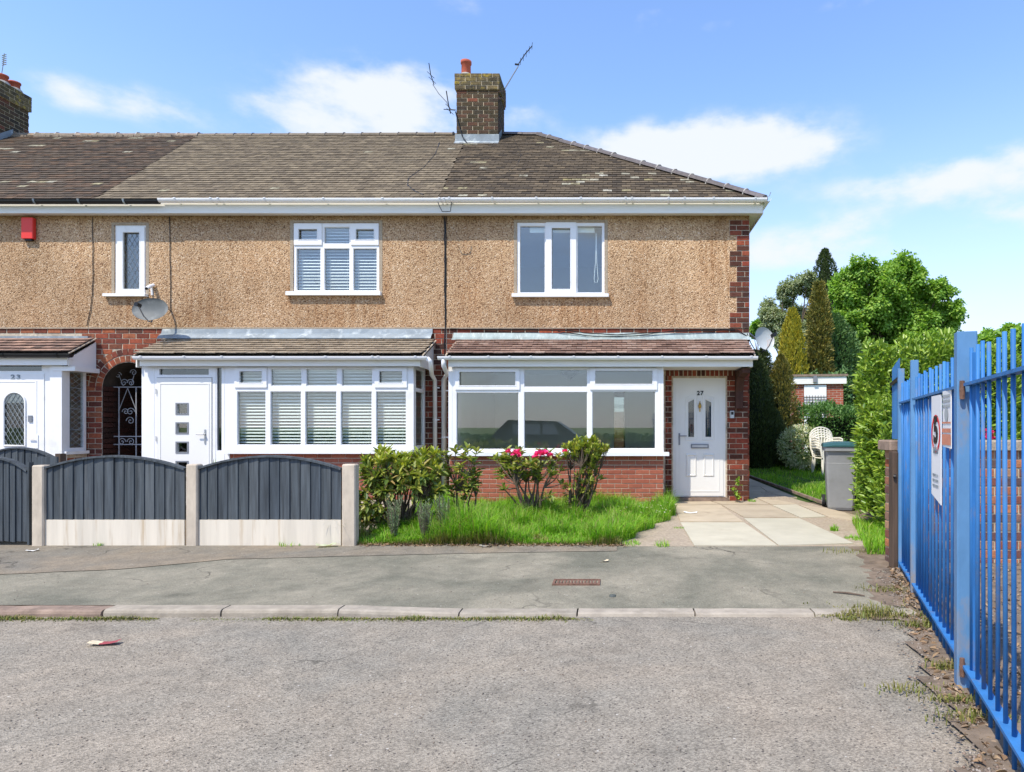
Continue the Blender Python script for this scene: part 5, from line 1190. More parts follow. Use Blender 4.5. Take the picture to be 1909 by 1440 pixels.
cable(hr, [(PX(1392, DW), DW - .04, PZ(622, DW)), (PX(1399, DW), DW - .03, PZ(640, DW)), (PX(1407, DW), DW, PZ(652, DW)), (PX(1424, DW), DW + .05, PZ(657, DW))], .008, wob=.002)
t = thing('alarm_box', 'red burglar alarm box high on the left house wall', 'alarm', q3(56, 430, DW))
mb = MB(); q = rect(44, 69, 408, 447, DW); mb.bbox(q[0] + .02, q[1] - .005, DW - .08, DW - .002, q[2], q[3], .012); mb.build('cover', 'red_plastic', t)
mb = MB(); mb.box(q[0] + .06, q[1] - .05, DW - .05, DW - .003, q[2] - .03, q[2] - .001); mb.build('sounder', 'black_plastic', t)
t = thing('security_camera', 'small white security camera beside the leaded upper window', 'camera', q3(279, 540, DW))
mb = MB(); mb.tube([q3(286, 532, DW - .02), q3(280, 534, 11.3), q3(274, 538, 11.25)], .03, 10); mb.build('body', 'upvc', t); mb = MB(); mb.tube([q3(274, 538, 11.25), q3(272, 539, 11.23)], .02, 10); mb.build('lens', 'black_plastic', t)
mb = MB(); mb.tube([q3(283, 534, DW - .01), q3(284, 551, DW - .005)], .02, 8); mb.build('bracket', 'upvc', t)

# ------------------------------------------------------------------ ALLEY GATE (wrought iron)
t = thing('alley_gate', 'scrolled wrought iron gate inside the brick arch', 'gate', (AX, 11.66, .1)); d = 11.66
gx0, gx1 = PX(218, d) , PX(262, d) + .12
mb = MB()
for p in (722, 814, 829, 900): mb.box(gx0 - .28, gx1, d - .008, d + .008, PZ(p, d) - .008, PZ(p, d) + .008)
for p in (222, 254): mb.box(PX(p, d) - .008, PX(p, d) + .008, d - .006, d + .006, .1, PZ(722, d))
mb.build('frame', 'iron_grey', t)
def scroll(cx, cz, r, s=1, turns=1.6, a0=0): return [(cx + s * r * (1 - k / 26) * math.cos(a0 + k / 26 * turns * 2 * math.pi), d - .01, cz + r * (1 - k / 26) * math.sin(a0 + k / 26 * turns * 2 * math.pi)) for k in range(24)]
for (cx, cz, r, s_) in ((232, 714, .07, 1), (245, 714, .07, -1), (244, 768, .075, 1), (235, 768, .06, -1), (244, 785, .075, -1), (228, 824, .07, 1), (245, 824, .07, -1), (221, 700, .06, 1), (250, 695, .06, -1)):
    m2 = MB(); m2.tube(scroll(PX(cx, d), PZ(cz, d), r, s_), .007, 5); m2.build('scroll', 'iron_grey', t)
m2 = MB(); 
for a, b in (((238, 724), (254, 765)), ((222, 765), (238, 724)), ((222, 700), (230, 720)), ((250, 700), (244, 720))): m2.tube([(PX(a[0], d), d, PZ(a[1], d)), (PX(b[0], d), d, PZ(b[1], d))], .006, 5)
m2.build('brace', 'iron_grey', t)

# ================================================================== GARDEN FENCE
FD = 7.4; FZ = .045
fence = thing('garden_fence', 'dark blue-grey arched board panels between concrete posts along the pavement', 'fence', (PX(360, FD), FD, FZ))
posts = [(58, 80, 868), (346, 367, 866), (637, 662, 866)]
for a, b, t_ in posts:
    x0, x1 = PX(a, FD - .05), PX(b, FD - .05); mb = MB(); mb.bbox(x0, x1, FD - .05, FD + .07, -.1, PZ(t_, FD - .05), .012)
    mb.build('concrete_post', 'concrete_post', fence)
def arch_panel(par, x0, x1, z0, zs, zm, y, nb, cap=True, boardname='board', conv=True):
    w = (x1 - x0) / nb; zt = lambda x: zs + (zm - zs) * (1 - (2 * (x - x0) / (x1 - x0) - 1) ** 2) if conv is True else conv(x)
    for i in range(nb):
        a, b = x0 + i * w, x0 + (i + 1) * w; off = random.uniform(0, .004)
        T0, T1 = zt(a) - .012, zt(b) - .012; dz = random.uniform(-.012, .0)
        mb = MB(); ya, yb_ = y + off, y - .012 + off      # feather edge: thin at left, thick at right
        v = [(a - .005, ya, z0 + dz), (b - .002, yb_, z0 + dz - .006), (b - .002, yb_, T1), (a - .005, ya, T0)]; k = [(p[0], y + .018, p[2]) for p in v]
        mb.poly(v); mb.poly(k[::-1])
        for j in range(4): mb.poly([v[j], k[j], k[(j + 1) % 4], v[(j + 1) % 4]])
        mb.build(boardname, 'fence_paint', par)
    if cap:
        mb = MB(); n = 24
        for k in range(n):
            a = x0 + (x1 - x0) * k / n; b = x0 + (x1 - x0) * (k + 1) / n; za, zb = zt(a), zt(b)
            mb.poly([(a, y - .03, za), (b, y - .03, zb), (b, y + .05, zb), (a, y + .05, za)]); mb.poly([(a, y - .03, za - .022), (b, y - .03, zb - .022), (b, y - .03, zb), (a, y - .03, za)]); mb.poly([(a, y + .05, za - .022), (b, y + .05, zb - .022), (b, y - .03, zb - .022), (a, y - .03, za - .022)])
            mb.poly([(a, y + .05, za), (b, y + .05, zb), (b, y + .05, zb - .022), (a, y + .05, za - .022)])
        mb.build('capping', 'fence_paint', par)
        mb = MB(); mb.box(x0, x1, y + .019, y + .05, z0 + .1, z0 + .15); mb.box(x0, x1, y + .019, y + .05, zs - .15, zs - .1); mb.build('back_rail', 'fence_paint', par)
for a, b in ((81, 346), (368, 637)):
    x0, x1 = PX(a, FD), PX(b, FD); arch_panel(fence, x0, x1, PZ(968, FD), PZ(873, FD), PZ(849, FD), FD - .005, 14)
    mb = MB(); mb.bbox(x0, x1, FD - .02, FD + .03, .0, PZ(969, FD), .004); mb.build('gravel_board', 'gravel_board', fence)
g = thing('garden_gate', 'dark blue-grey boarded gate at the left edge beside the concrete post', 'gate', (PX(20, FD), FD, .05))
gx = PX(-75, FD); arch_panel(g, gx, PX(53, FD), PZ(1008, FD), PZ(872, FD), PZ(850, FD), FD + .0, 11, conv=lambda x: PZ(852, FD) - .0 - max(0, (x - PX(-10, FD))) ** 2 * 1.05)
mb = MB(); mb.box(PX(53, FD) + .002, PX(57, FD), FD - .02, FD + .04, .06, PZ(862, FD)); mb.build('gate_stile', 'fence_paint', g)
g = thing('garden_fence', 'short dark arched fence panel standing behind the gate in the left front garden', 'fence', (PX(40, 9.3), 9.3, .08))
arch_panel(g, PX(-40, 9.3), PX(108, 9.3), .1, PZ(858, 9.3), PZ(834, 9.3), 9.3, 12)
mb = MB(); mb.box(PX(108, 9.3) + .002, PX(118, 9.3), 9.25, 9.35, .05, PZ(846, 9.3)); mb.build('timber_post', 'brown_wood', g)
mb = MB(); mb.box(PX(62, 9.0), PX(106, 9.0), 9.0, 9.03, PZ(872, 9.0), PZ(852, 9.0)); mb.build('cross_board', 'fence_paint', g)

# ================================================================== BLUE RAILINGS
rail = thing('metal_railings', 'tall blue painted steel railings with upright round bars running towards the camera', 'railings', (EDGE(3.62), 3.62, -.05))
dirv = Vector((.2995, 1, 0)).normalized(); nrm = Vector((-dirv.y, dirv.x, 0))     # towards the road
def FP(y, z=0, o=0): return Vector((EDGE(y), y, z)) + nrm * o
RT, RB = 1.606, .09
def railbox(par, y0, y1, z, hh, ww, m, name):
    a, b = FP(y0, z), FP(y1, z); L_ = (b - a).length; T = Matrix.Translation(a) @ Matrix.Rotation(math.atan2(dirv.y, dirv.x), 4, 'Z')
    mb = MB(); mb.box(0, L_, -ww, ww, -hh, hh, T); mb.build(name, m, par)
for y0, y1 in ((.9, 3.55), (3.69, 5.42), (5.53, 6.28)):
    railbox(rail, y0, y1, RT, .008, .026, 'blue_paint', 'top_rail'); railbox(rail, y0, y1, RB, .008, .03, 'blue_paint', 'bottom_rail')
bar = MB(); bar.tube([(0, 0, -.14 + .0), (0, 0, 1.70)], .0100, 8); bar.v[-1] = bar.v[-1]
barme = bar.mesh('bar', True); barme.materials.append(M['blue_paint'])
y = 1.0
while y < 6.25:
    if not (3.5 < y < 3.74 or 5.40 < y < 5.56):
        ob('bar', barme, None, rail, mtx=Matrix.Translation(FP(y, RB + random.uniform(-.012, .012))) @ Matrix.Rotation(random.uniform(-.003, .003), 4, 'X') @ Matrix.Rotation(random.uniform(-.0035, .0035), 4, 'Y'))
    y += .124
def post(par, y, zt, wa, wb, m, name='post', o=0, zb=-.12):
    T = Matrix.Translation(FP(y, 0, o)) @ Matrix.Rotation(math.atan2(dirv.y, dirv.x), 4, 'Z'); mb = MB(); mb.prism([(-wa + .006, -wb), (wa - .006, -wb), (wa, -wb + .006), (wa, wb - .006), (wa - .006, wb), (-wa + .006, wb), (-wa, wb - .006), (-wa, -wb + .006)], zb, zt, .002, T); return mb.build(name, m, par)
p_ = post(rail, 3.62, PZ(620, 3.62), .045, .05, 'blue_worn')
post(rail, 3.50, PZ(660, 3.55), .035, .018, 'blue_paint', 'hanging_stile', -.02, .1)
post(rail, 5.48, PZ(672, 5.47), .03, .03, 'blue_worn')
post(rail, 6.33, PZ(688, 6.33), .035, .028, 'blue_worn')
mb = MB(); T = Matrix.Translation(FP(3.535, PZ(857, 3.55), .045)) @ Matrix.Rotation(math.atan2(dirv.y, dirv.x), 4, 'Z')
mb.v = [tuple(T @ Vector(q)) for q in ((-.035, .004 - .04, -.03), (.02, .004 - .04, -.04), (.03, .004 - .04, .0), (-.03, .004 - .04, .045), (-.036, .004 - .04, .02))]; 
rp_ = MB(); c = FP(3.58, 0, 0)
for (zz, hh, yy, oo) in ((PZ(728, 3.6), .05, 3.555, .03), (PZ(1240, 3.6), .05, 3.555, .03)): rp_.lathe(tuple(FP(yy, zz, oo)), [(.0, -hh), (.013, -hh), (.015, 0), (.013, hh), (0, hh)], 8)
rp_.build('hinge', 'rust', rail)
# closing plate at the far end
t = thing('steel_plate', 'flat blue steel plate fixed beyond the far railing post beside the hedge', 'plate', (2.72, 6.5, 1.2))
mb = MB(); a = q3(1663, 0, 6.62); b = q3(1677, 0, 6.42); 
za = PZ(676, 6.6); zb = PZ(668, 6.45); v = [Vector((a.x, a.y, 1.26)), Vector((b.x, b.y, 1.26)), Vector((b.x, b.y, zb)), Vector((a.x, a.y, za - .06))]; off = Vector((.01, .012, 0))
mb.poly(v); mb.poly([p + off for p in v][::-1])
for i in range(4): mb.poly([v[i], v[i] + off, v[(i + 1) % 4] + off, v[(i + 1) % 4]])
mb.build('plate', 'blue_paint', t); mb = MB(); mb.tube([q3(1661, 717, 6.6), q3(1677, 704, 6.38)], .018, 6); mb.build('strap', 'black_plastic', t)
# signs
def signboard(par, A, B, zt0, zt1, zb0, zb1, off, m='sign_white'):
    v = [Vector((A.x, A.y, zb0)), Vector((B.x, B.y, zb1)), Vector((B.x, B.y, zt1)), Vector((A.x, A.y, zt0))]; o = Vector((off.x, off.y, 0)); mb = MB(); mb.poly(v); mb.poly([p + o for p in v][::-1])
    for i in range(4): mb.poly([v[i], v[(i + 1) % 4], v[(i + 1) % 4] + o, v[i] + o][::-1])
    return mb.build('board', m, par)
# board faces the road; it hangs on the road side of the bars
yA, yB = 4.46, 4.20
A = FP(yA, 0, .035); B = FP(yB, 0, .022); 
sg = thing('speed_sign', 'white board with a red ring and a black 5 tied to the blue railings', 'sign', (A.x, A.y, 1.2))
zt_ = 1.585; zb_ = .90
signboard(sg, A, B, zt_, zt_, zb_ + .03, zb_ - .02, -nrm * .004)
ux = (B - A).normalized(); C_ = (A + B) / 2; nn = Vector((ux.y, -ux.x, 0)); nn = nn if nn.dot(nrm) > 0 else -nn
Wd = (B - A).length; Rot = Matrix((( ux.x, 0, nn.x, 0), (ux.y, 0, nn.y, 0), (0, 1, 0, 0), (0, 0, 0, 1)))
if Rot.determinant() < 0: Rot = Matrix(((-ux.x, 0, nn.x, 0), (-ux.y, 0, nn.y, 0), (0, 1, 0, 0), (0, 0, 0, 1)))
def sp(u, v, o=.003): return Vector((C_.x, C_.y, 0)) + ux * u + Vector((0, 0, v)) + nn * o
cz = 1.335; rr = min(Wd / 2 - .012, .21)
mb = MB(); n = 40
for k in range(n):
    a, b = 2 * math.pi * k / n, 2 * math.pi * (k + 1) / n
    mb.poly([sp(rr * math.cos(a), cz + rr * math.sin(a)), sp(rr * math.cos(b), cz + rr * math.sin(b)), sp(rr * .8 * math.cos(b), cz + rr * .8 * math.sin(b)), sp(rr * .8 * math.cos(a), cz + rr * .8 * math.sin(a))])
mb.build('red_ring', 'sign_red', sg)
put_text('5', .24, sp(0, cz + .015, .002), sg, 'sign_black', 'numeral', Rot); put_text('MPH', .06, sp(0, cz - .11, .002), sg, 'lead', 'lettering', Rot)
mb = MB()
for k in range(3): mb.poly([sp(-.09, 1.07 - .035 * k), sp(.07, 1.07 - .035 * k), sp(.07, 1.055 - .035 * k), sp(-.09, 1.055 - .035 * k)])
mb.build('small_print', 'lead', sg)
sg = thing('notice_board', 'narrow white notice with orange bands tied beside the speed board', 'sign', FP(4.2, 1.3)); A = FP(4.10, 0, .03); B = FP(3.90, 0, .02); signboard(sg, A, B, 1.60, 1.60, 1.26, 1.25, -nrm * .004)
ux = (B - A).normalized(); C_ = (A + B) / 2; nn = nrm
mb = MB()
for z0, z1 in ((1.40, 1.41), (1.345, 1.37), (1.27, 1.335)): mb.poly([sp(-.11, z0), sp(.11, z0), sp(.11, z1), sp(-.11, z1)])
mb.build('orange_band', 'sign_orange', sg)
mb = MB()
for k in range(3): mb.poly([sp(-.09, 1.575 - .03 * k), sp(.09, 1.575 - .03 * k), sp(.09, 1.56 - .03 * k), sp(-.09, 1.56 - .03 * k)])
mb.lathe(tuple(sp(0, 1.455)), [(.0, 0), (.045, 0)], 12, Matrix(((ux.x, 0, nn.x, 0), (ux.y, 0, nn.y, 0), (0, 1, 0, 0), (0, 0, 0, 1)))); mb.build('printed_symbol', 'dish_rusty', sg)
sg = thing('blank_board', 'white board behind the bars beside the speed board, showing as pale slivers', 'sign', FP(5.1, 1.2)); signboard(sg, FP(5.22, 0, -.02), FP(4.84, 0, -.02), 1.585, 1.585, .94, .91, -nrm * .004)
# ================================================================== BRICK BOUNDARY WALL behind the railings
bwl = thing('brick_wall', 'weathered low brick wall with stone coping behind the blue railings', 'wall', (4.2, 6.45, 0)); WY = 6.42; wz = PZ(840, WY)
wx0, wx1 = PX(1664, WY), 7.4
mb = MB(); mb.box(wx0 + .02, wx1, WY + .01, WY + .21, -.1, wz); wm = mb.build('core', 'mortar_dark', bwl)
bricks(wm, (0, WY + .01, 0), FU, FN, wz - 14 * .088, 14, .088, 'boundary_brick', lambda z: [(wx0 + .02, 5.6)], phase=.03)
bricks(wm, (wx0 + .02, WY + .22, 0), (0, -1, 0), (-1, 0, 0), wz - 14 * .088, 14, .088, 'boundary_brick', lambda z: [(0, .2)])
x = wx0 - .045; k = 0
while x < wx1:
    L_ = random.uniform(.42, .55); mb = MB(); mb.bbox(x, min(x + L_ - .012, wx1), WY - .045, WY + .26, wz + .002, PZ(822, WY - .04) + random.uniform(-.006, .006), .014); mb.build('coping_stone', 'kerb_old' if k % 3 != 2 else 'sandy', bwl); x += L_; k += 1
t = thing('timber_post', 'rough brown timber post at the end of the brick wall next to the hedge', 'post', (PX(1665, 6.3), 6.3, 0))
mb = MB(); mb.bbox(PX(1661, 6.34), PX(1672, 6.34), 6.30, 6.40, -.05, PZ(842, 6.3), .01); mb.build('post_shaft', 'brown_wood', t); mb = MB(); mb.tube([q3(1666, 888, 6.29), q3(1670, 889, 6.28)], .02, 8); mb.build('fixing', 'black_plastic', t)
# ================================================================== BIN AND CHAIRS
t = thing('wheelie_bin', 'grey wheeled bin with a dark green lid standing between the lawn and the hedge', 'bin', (PX(1572, 10.35), 10.5, gz(3.5, 10.4)), R(-14))
def frus(levels, c=.03):
    mb = MB(); 
    for (hx, y0, y1, z) in levels: mb.v += [(-hx + c, y0, z), (hx - c, y0, z), (hx, y0 + c, z), (hx, y1 - c, z), (hx - c, y1, z), (-hx + c, y1, z), (-hx, y1 - c, z), (-hx, y0 + c, z)]
    for l in range(len(levels) - 1):
        for k in range(8): mb.face((l * 8 + k, l * 8 + (k + 1) % 8, l * 8 + 8 + (k + 1) % 8, l * 8 + 8 + k))
    mb.face(tuple(range(8))[::-1]); mb.face(tuple(len(levels) * 8 - 8 + k for k in range(8))); return mb
frus([(.185, -.20, .2, .0), (.195, -.215, .22, .04), (.225, -.25, .25, .72), (.226, -.252, .25, .73), (.222, -.248, .25, .735), (.232, -.262, .26, .93), (.24, -.275, .27, .965)]).build('body', 'bin_grey', t, local=True)
frus([(.262, -.30, .29, .925), (.262, -.30, .29, .985)], .03).build('rim', 'bin_grey', t, local=True)
lid = MB(); n = 8
for k in range(n + 1):
    y = -.315 + .63 * k / n; zt2 = 1.03 + .028 * math.sin(math.pi * k / n) - .03 * (k == 0)
    for x, z in ((-.275, .99), (-.265, zt2 - .012), (-.12, zt2 + .012), (.12, zt2 + .012), (.265, zt2 - .012), (.275, .99)): lid.v.append((x, y, z))
for k in range(n):
    for j in range(5): lid.face((6 * k + j, 6 * k + j + 1, 6 * k + 7 + j, 6 * k + 6 + j))
lid.face((0, 1, 2, 3, 4, 5)); lid.face(tuple(range(6 * n, 6 * n + 6))[::-1]); lid.build('lid', 'bin_lid', t, local=True)
for s in (-1, 1):
    w = MB(); w.lathe((0, 0, 0), [(.0, -.025), (.095, -.025), (.10, -.015), (.10, .015), (.095, .025), (0, .025)], 18, Matrix.Translation((s * .235, .235, .10)) @ Matrix.Rotation(R(90), 4, 'Y')); wo = w.build('wheel', 'rubber', t, local=True)
    w = MB(); w.lathe((0, 0, 0), [(.0, -.031), (.045, -.03), (.05, .03), (0, .031)], 12, Matrix.Translation((s * .235, .235, .10)) @ Matrix.Rotation(R(90), 4, 'Y')); w.build('hub', 'bin_grey', wo, local=True)
h = MB(); h.tube([(-.22, .33, .94), (.22, .33, .94)], .014, 8); h.build('handle', 'bin_grey', t, local=True)
def make_chair(label):
    t = thing('garden_chair', label, 'chair', (0, 0, 0), 0, 'stacked white plastic garden chairs'); m = 'chair_white'
    s = MB(); s.bbox(-.22, .22, -.22, .20, .40, .425, .02)
    s.build('seat', m, t, local=True)
    b = MB(); n = 14; arc = [(-.27 * math.cos(math.pi * k / n) * (1.0 if True else 1), .22 + .10 * (1 - 0), .66 + .22 * math.sin(math.pi * k / n)) for k in range(n + 1)]
    b.tube([(-.25, .2, .42)] + arc + [(.25, .2, .42)], .017, 6); b.build('back_frame', m, t, local=True)
    for k in range(9):
        a = math.pi * (k + 1) / 10; w = MB(); x1 = -.25 * math.cos(a); z1 = .66 + .205 * math.sin(a); w.tube([(-.08 * math.cos(a) , .215, .43), (x1 * .8, .28, .58), (x1, .31, z1)], [.010, .014, .016], 5); w.build('back_rib', m, t, local=True)
    for sx in (-1, 1):
        for y0, y1 in ((-.21, -.27), (.19, .27)):
            l = MB(); l.tube([(sx * .20, y0, .41), (sx * .245, y1, 0)], [.026, .018], 6); l.build('leg', m, t, local=True)
        a = MB(); a.tube([(sx * .26, .25, .63), (sx * .285, -.05, .64), (sx * .27, -.2, .62), (sx * .235, -.23, .42)], .018, 6); a.build('armrest', m, t, local=True)
    return t
ch = make_chair('lowest of the stack of white plastic garden chairs behind the wheelie bin')
def copy_thing(o):
    c = o.copy(); COL.objects.link(c)
    for k in o.children:
        q = k.copy(); COL.objects.link(q); q.parent = c; q.matrix_parent_inverse = k.matrix_parent_inverse.copy()
        for g in k.children: r = g.copy(); COL.objects.link(r); r.parent = q
    return c
labs = ['second from the ground in the stack of white garden chairs behind the bin', 'middle chair of the white plastic stack behind the wheelie bin', 'second from the top in the stack of white garden chairs', 'topmost white plastic garden chair with fan back, above the bin lid']
CH = [ch] + [copy_thing(ch) for _ in range(4)]
for k, c in enumerate(CH):
    c.matrix_basis = Matrix.Translation((PX(1543, 14.9) , 14.9 + .012 * k, gz(4.6, 14.9) - .05 + .055 * k)) @ Matrix.Rotation(R(8 + random.uniform(-1, 1)), 4, 'Z')
    if k: c['label'] = labs[k - 1]
# ================================================================== PLANTS
def stuffed(name, me, m, parent=None, kind='stuff'): 
    o = ob(name, me, m, parent); 
    if kind: o['kind'] = kind
    return o
def grass(pts_fn, n, h0, h1, w=.006, bend=.45, m='grass', name='grass', parent=None, lean=None, toplevel=True):
    P = pts_fn(n); n = len(P); ht = rng.uniform(h0, h1, n) * np.array([.65 + .6 * (.5 + .5 * nz(p[0], p[1], 2.6)) for p in P])
    ht *= np.array([.72 + .9 * max(-.35, nz(p[0], p[1], 1.3, 4.4)) + .9 * max(-.1, nz(p[0], p[1], 4.2, 2.4)) for p in P]); a = rng.uniform(0, 2 * np.pi, n); dx = np.cos(a); dy = np.sin(a); b = rng.uniform(.1, 1, n) * bend
    if lean is not None: dx = dx + lean[0]; dy = dy + lean[1]
    s = np.stack([-np.sin(a), np.cos(a), 0 * a], 1); sw = s * (w * rng.uniform(.6, 1.3, n))[:, None]
    d = np.stack([dx, dy, 0 * a], 1); up = np.array([0, 0, 1.0])
    p1 = P + d * (b * ht * .25)[:, None] + up * (ht * .55)[:, None]; p2 = P + d * (b * ht * .95)[:, None] + up * (ht * (1 - .35 * b))[:, None]
    V = np.stack([P - sw, P + sw, p1 + sw * .8, p1 - sw * .8, p2 + sw * .12, p2 - sw * .12], 1).reshape(-1, 3); base = (np.arange(n) * 6)[:, None]
    Fc = np.concatenate([base + np.array([[0, 1, 2, 3]]), base + np.array([[3, 2, 4, 5]])], 1).reshape(-1, 4)
    return stuffed(name, raw(V, Fc), m, parent)
def gzv(x, y): return np.array([gz(a, b) for a, b in zip(x, y)])
# front garden polygon: fence end post -> drive edge
def in_front(x, y):
    e = np.where(y < 9.7, -.02 + (y - 7.4) * (.88 / 2.3) + .05 * np.sin(y * 9), .86)
    return (x > -2.95) & (x < e) & (y < np.where((x > PX(836, DF)) & (x < PX(1240, DF)), DB - .02, DW - .02))
def front_pts(n):
    x = rng.uniform(-2.98, 1.0, n * 2); y = 7.44 + (11.38 - 7.44) * rng.uniform(0, 1, n * 2) ** 1.25; k = in_front(x, y); x = x[k][:n]; y = y[k][:n]; return np.stack([x, y, gzv(x, y) - .01], 1)
grass(front_pts, 66000, .11, .34, .0042, .95, name='garden_grass')
g = grass(front_pts, 4500, .12, .42, .0045, 1.2, 'grass_fringe', 'garden_weeds'); tag(g, 'duller coarse weeds and seed heads mixed through the front garden grass', 'weeds')
tag(COL.objects['garden_grass'], 'long bright green unmown grass filling the front garden under the shrubs', 'grass')
def fringe(n): x = rng.uniform(-3.0, .05, n); y = 7.40 + np.abs(rng.normal(0, .06, n)); return np.stack([x, y, gzv(x, y)], 1)
g = grass(fringe, 2600, .06, .17, .0035, 1.0, 'grass_fringe', 'grass_fringe', lean=(0, -.5)); tag(g, 'yellowing grass and weeds spilling onto the pavement edge', 'grass')
def tuft(cx, cy, r, n, h0, h1, m, name, label, cat='grass', w=.004, bend=.8, lean=None, kind='stuff'):
    def f(k): a = rng.uniform(0, 2 * np.pi, k); q = r * np.sqrt(rng.uniform(0, 1, k)); x = cx + q * np.cos(a); y = cy + q * np.sin(a); return np.stack([x, y, gzv(x, y)], 1)
    g = grass(f, n, h0, h1, w, bend, m, name, lean=lean); tag(g, label, cat); 
    if kind is None: del g['kind']
    return g
def P2(px, py): p = gp(px, py); return p.x, p.y
tuft(*P2(1008, 1012), .09, 260, .16, .3, 'grass_dry', 'grass_tuft', 'straw yellow grass tuft at the pavement edge below the pink flowers', 'grass tuft', kind=None)
tuft(*P2(662, 1010), .16, 420, .3, .52, 'grass_fringe', 'grass_tuft', 'tall brownish grass tuft leaning over the end concrete fence post', 'grass tuft', lean=(-.3, -.3), kind=None)
for px, py, r, n, lb in ((400, 1014, .07, 90, 'small green weed tuft at the foot of the middle concrete post'), (545, 1016, .16, 110, 'low weeds at the foot of the right gravel board'), (1595, 1005, .13, 160, 'weeds where the slabs meet the hedge'), (1172, 1015, .14, 120, 'flat green weed patch at the corner of the bare concrete apron'), (1235, 1018, .09, 70, 'tiny weed patch by the pale slabs'), (1265, 985, .08, 60, 'mossy weed on the bare concrete beside the slab'), (1555, 990, .05, 90, 'single grass tuft in the slab joint'), (1402, 937, .07, 90, 'green weed tuft at the house corner'), (185, 1018, .05, 40, 'tiny weed by the left gravel board')):
    tuft(*P2(px, py), r, n, .03, .10, 'grass', 'weed_tuft', lb, 'weeds', .004, 1.0, kind=None)
# lawn
def lawn_pts(n):
    x = rng.uniform(2.5, 7.5, n * 2); y = 10.4 + 8.5 * rng.uniform(0, 1, n * 2) ** 1.5; e = 3.50 - (y - 10.7) * .157; k = (x > e) & (y > 10.5); x = x[k][:n]; y = y[k][:n]; return np.stack([x, y, gzv(x, y) - .01], 1)
g = grass(lawn_pts, 42000, .05, .13, .0042, .9, name='lawn_grass'); tag(g, 'shorter lawn grass beside the house between path edging and garden shrubs', 'grass')
def verge_pts(n):
    x = rng.uniform(2.55, 3.6, n); y = rng.uniform(6.9, 9.2, n); k = (x > 2.62 + (y - 6.9) * .28); x = x[k]; y = y[k]; return np.stack([x, y, gzv(x, y)], 1)
g = grass(verge_pts, 5200, .06, .26, .0045, .8, 'grass', 'verge_grass'); tag(g, 'rough grass growing at the foot of the laurel hedge by the brick wall', 'grass')
def kerbline(n):
    x = rng.uniform(-8, 2.6, n * 3); keep = np.array([nz(a, 0, 1.1, 2.2) + .35 * nz(a, 0, 5) > (-.10 if a < -1.6 else .22) for a in x]); x = x[keep][:n]; y = 4.93 - np.abs(rng.normal(0, .035, len(x))); return np.stack([x, y, 0 * x - .055], 1)
g = grass(kerbline, 6500, .012, .04, .004, 1.2, 'moss', 'kerb_weeds'); tag(g, 'moss and tiny weeds along the foot of the kerb', 'weeds')
def vt(n):
    x = []; y = []
    for px, py, s, k in ((1600, 1140, .22, .14), (1655, 1150, .2, .16), (1730, 1170, .12, .25), (1640, 1150, .15, .2), (1600, 1030, .2, .1), (1700, 1290, .1, .1), (1770, 1250, .06, .1), (1560, 1143, .1, .2), (1680, 1100, .15, .3), (1780, 1310, .08, .15), (1835, 1345, .12, .1)):
        q = gp(px, py); m_ = int(n * k / 2); x.append(rng.normal(q.x, s, m_)); y.append(rng.normal(q.y, s * .35, m_))
    x = np.concatenate(x); y = np.concatenate(y); return np.stack([x, y, np.array([-.04 if b < 5.1 else gz(a, b) for a, b in zip(x, y)])], 1)
g = grass(vt, 2200, .02, .07, .004, 1.1, 'grass_fringe', 'verge_weeds'); tag(g, 'scattered yellow green weeds on the stony strip along the railings', 'weeds')
# daisies
n = 46; x = rng.uniform(.0, .85, n); y = rng.uniform(9.0, 10.6, n); P = np.stack([x, y, gzv(x, y) + rng.uniform(.12, .22, n)], 1); k = 8
Pr = np.repeat(P, k, 0); a = np.tile(np.arange(k) * 2 * np.pi / k, n); D = np.stack([np.cos(a), np.sin(a), .15 + 0 * a], 1)
tag(stuffed('daisies', leaf_mesh(Pr, D, np.tile([0, 0, 1.0], (n * k, 1)), .014, .008), 'daisy'), 'small white daisies dotted through the grass near the door', 'flowers')

def rosettes(tips, dirs, k, ln, wd, m, name, parent, droop=.25, cone=.75, kind='stuff'):
    P, D = [], []
    for t_, d_ in zip(tips, dirs):
        d_ = np.array(d_) / np.linalg.norm(d_); a0 = rng.uniform(0, 6.28); u = np.cross(d_, [.3, .2, .9]); u /= np.linalg.norm(u) + 1e-9; v = np.cross(d_, u)
        kk = rng.integers(max(3, k - 3), k + 3)
        for j in range(kk):
            a = a0 + j * 2.4; c = cone * rng.uniform(.6, 1.3); P.append(np.array(t_) - d_ * .012 * j * .6); D.append(d_ * math.cos(c * 1.2) + (u * math.cos(a) + v * math.sin(a)) * math.sin(c * 1.2))
    P = np.array(P); D = np.array(D); n = len(P); Up = np.tile([0, 0, 1.0], (n, 1)) + rng.normal(0, .25, (n, 3))
    return stuffed(name, leaf_mesh(P, D, Up, rng.uniform(.65, 1.2, n) * ln, rng.uniform(.75, 1.15, n) * wd, .12, droop), m, parent, kind)
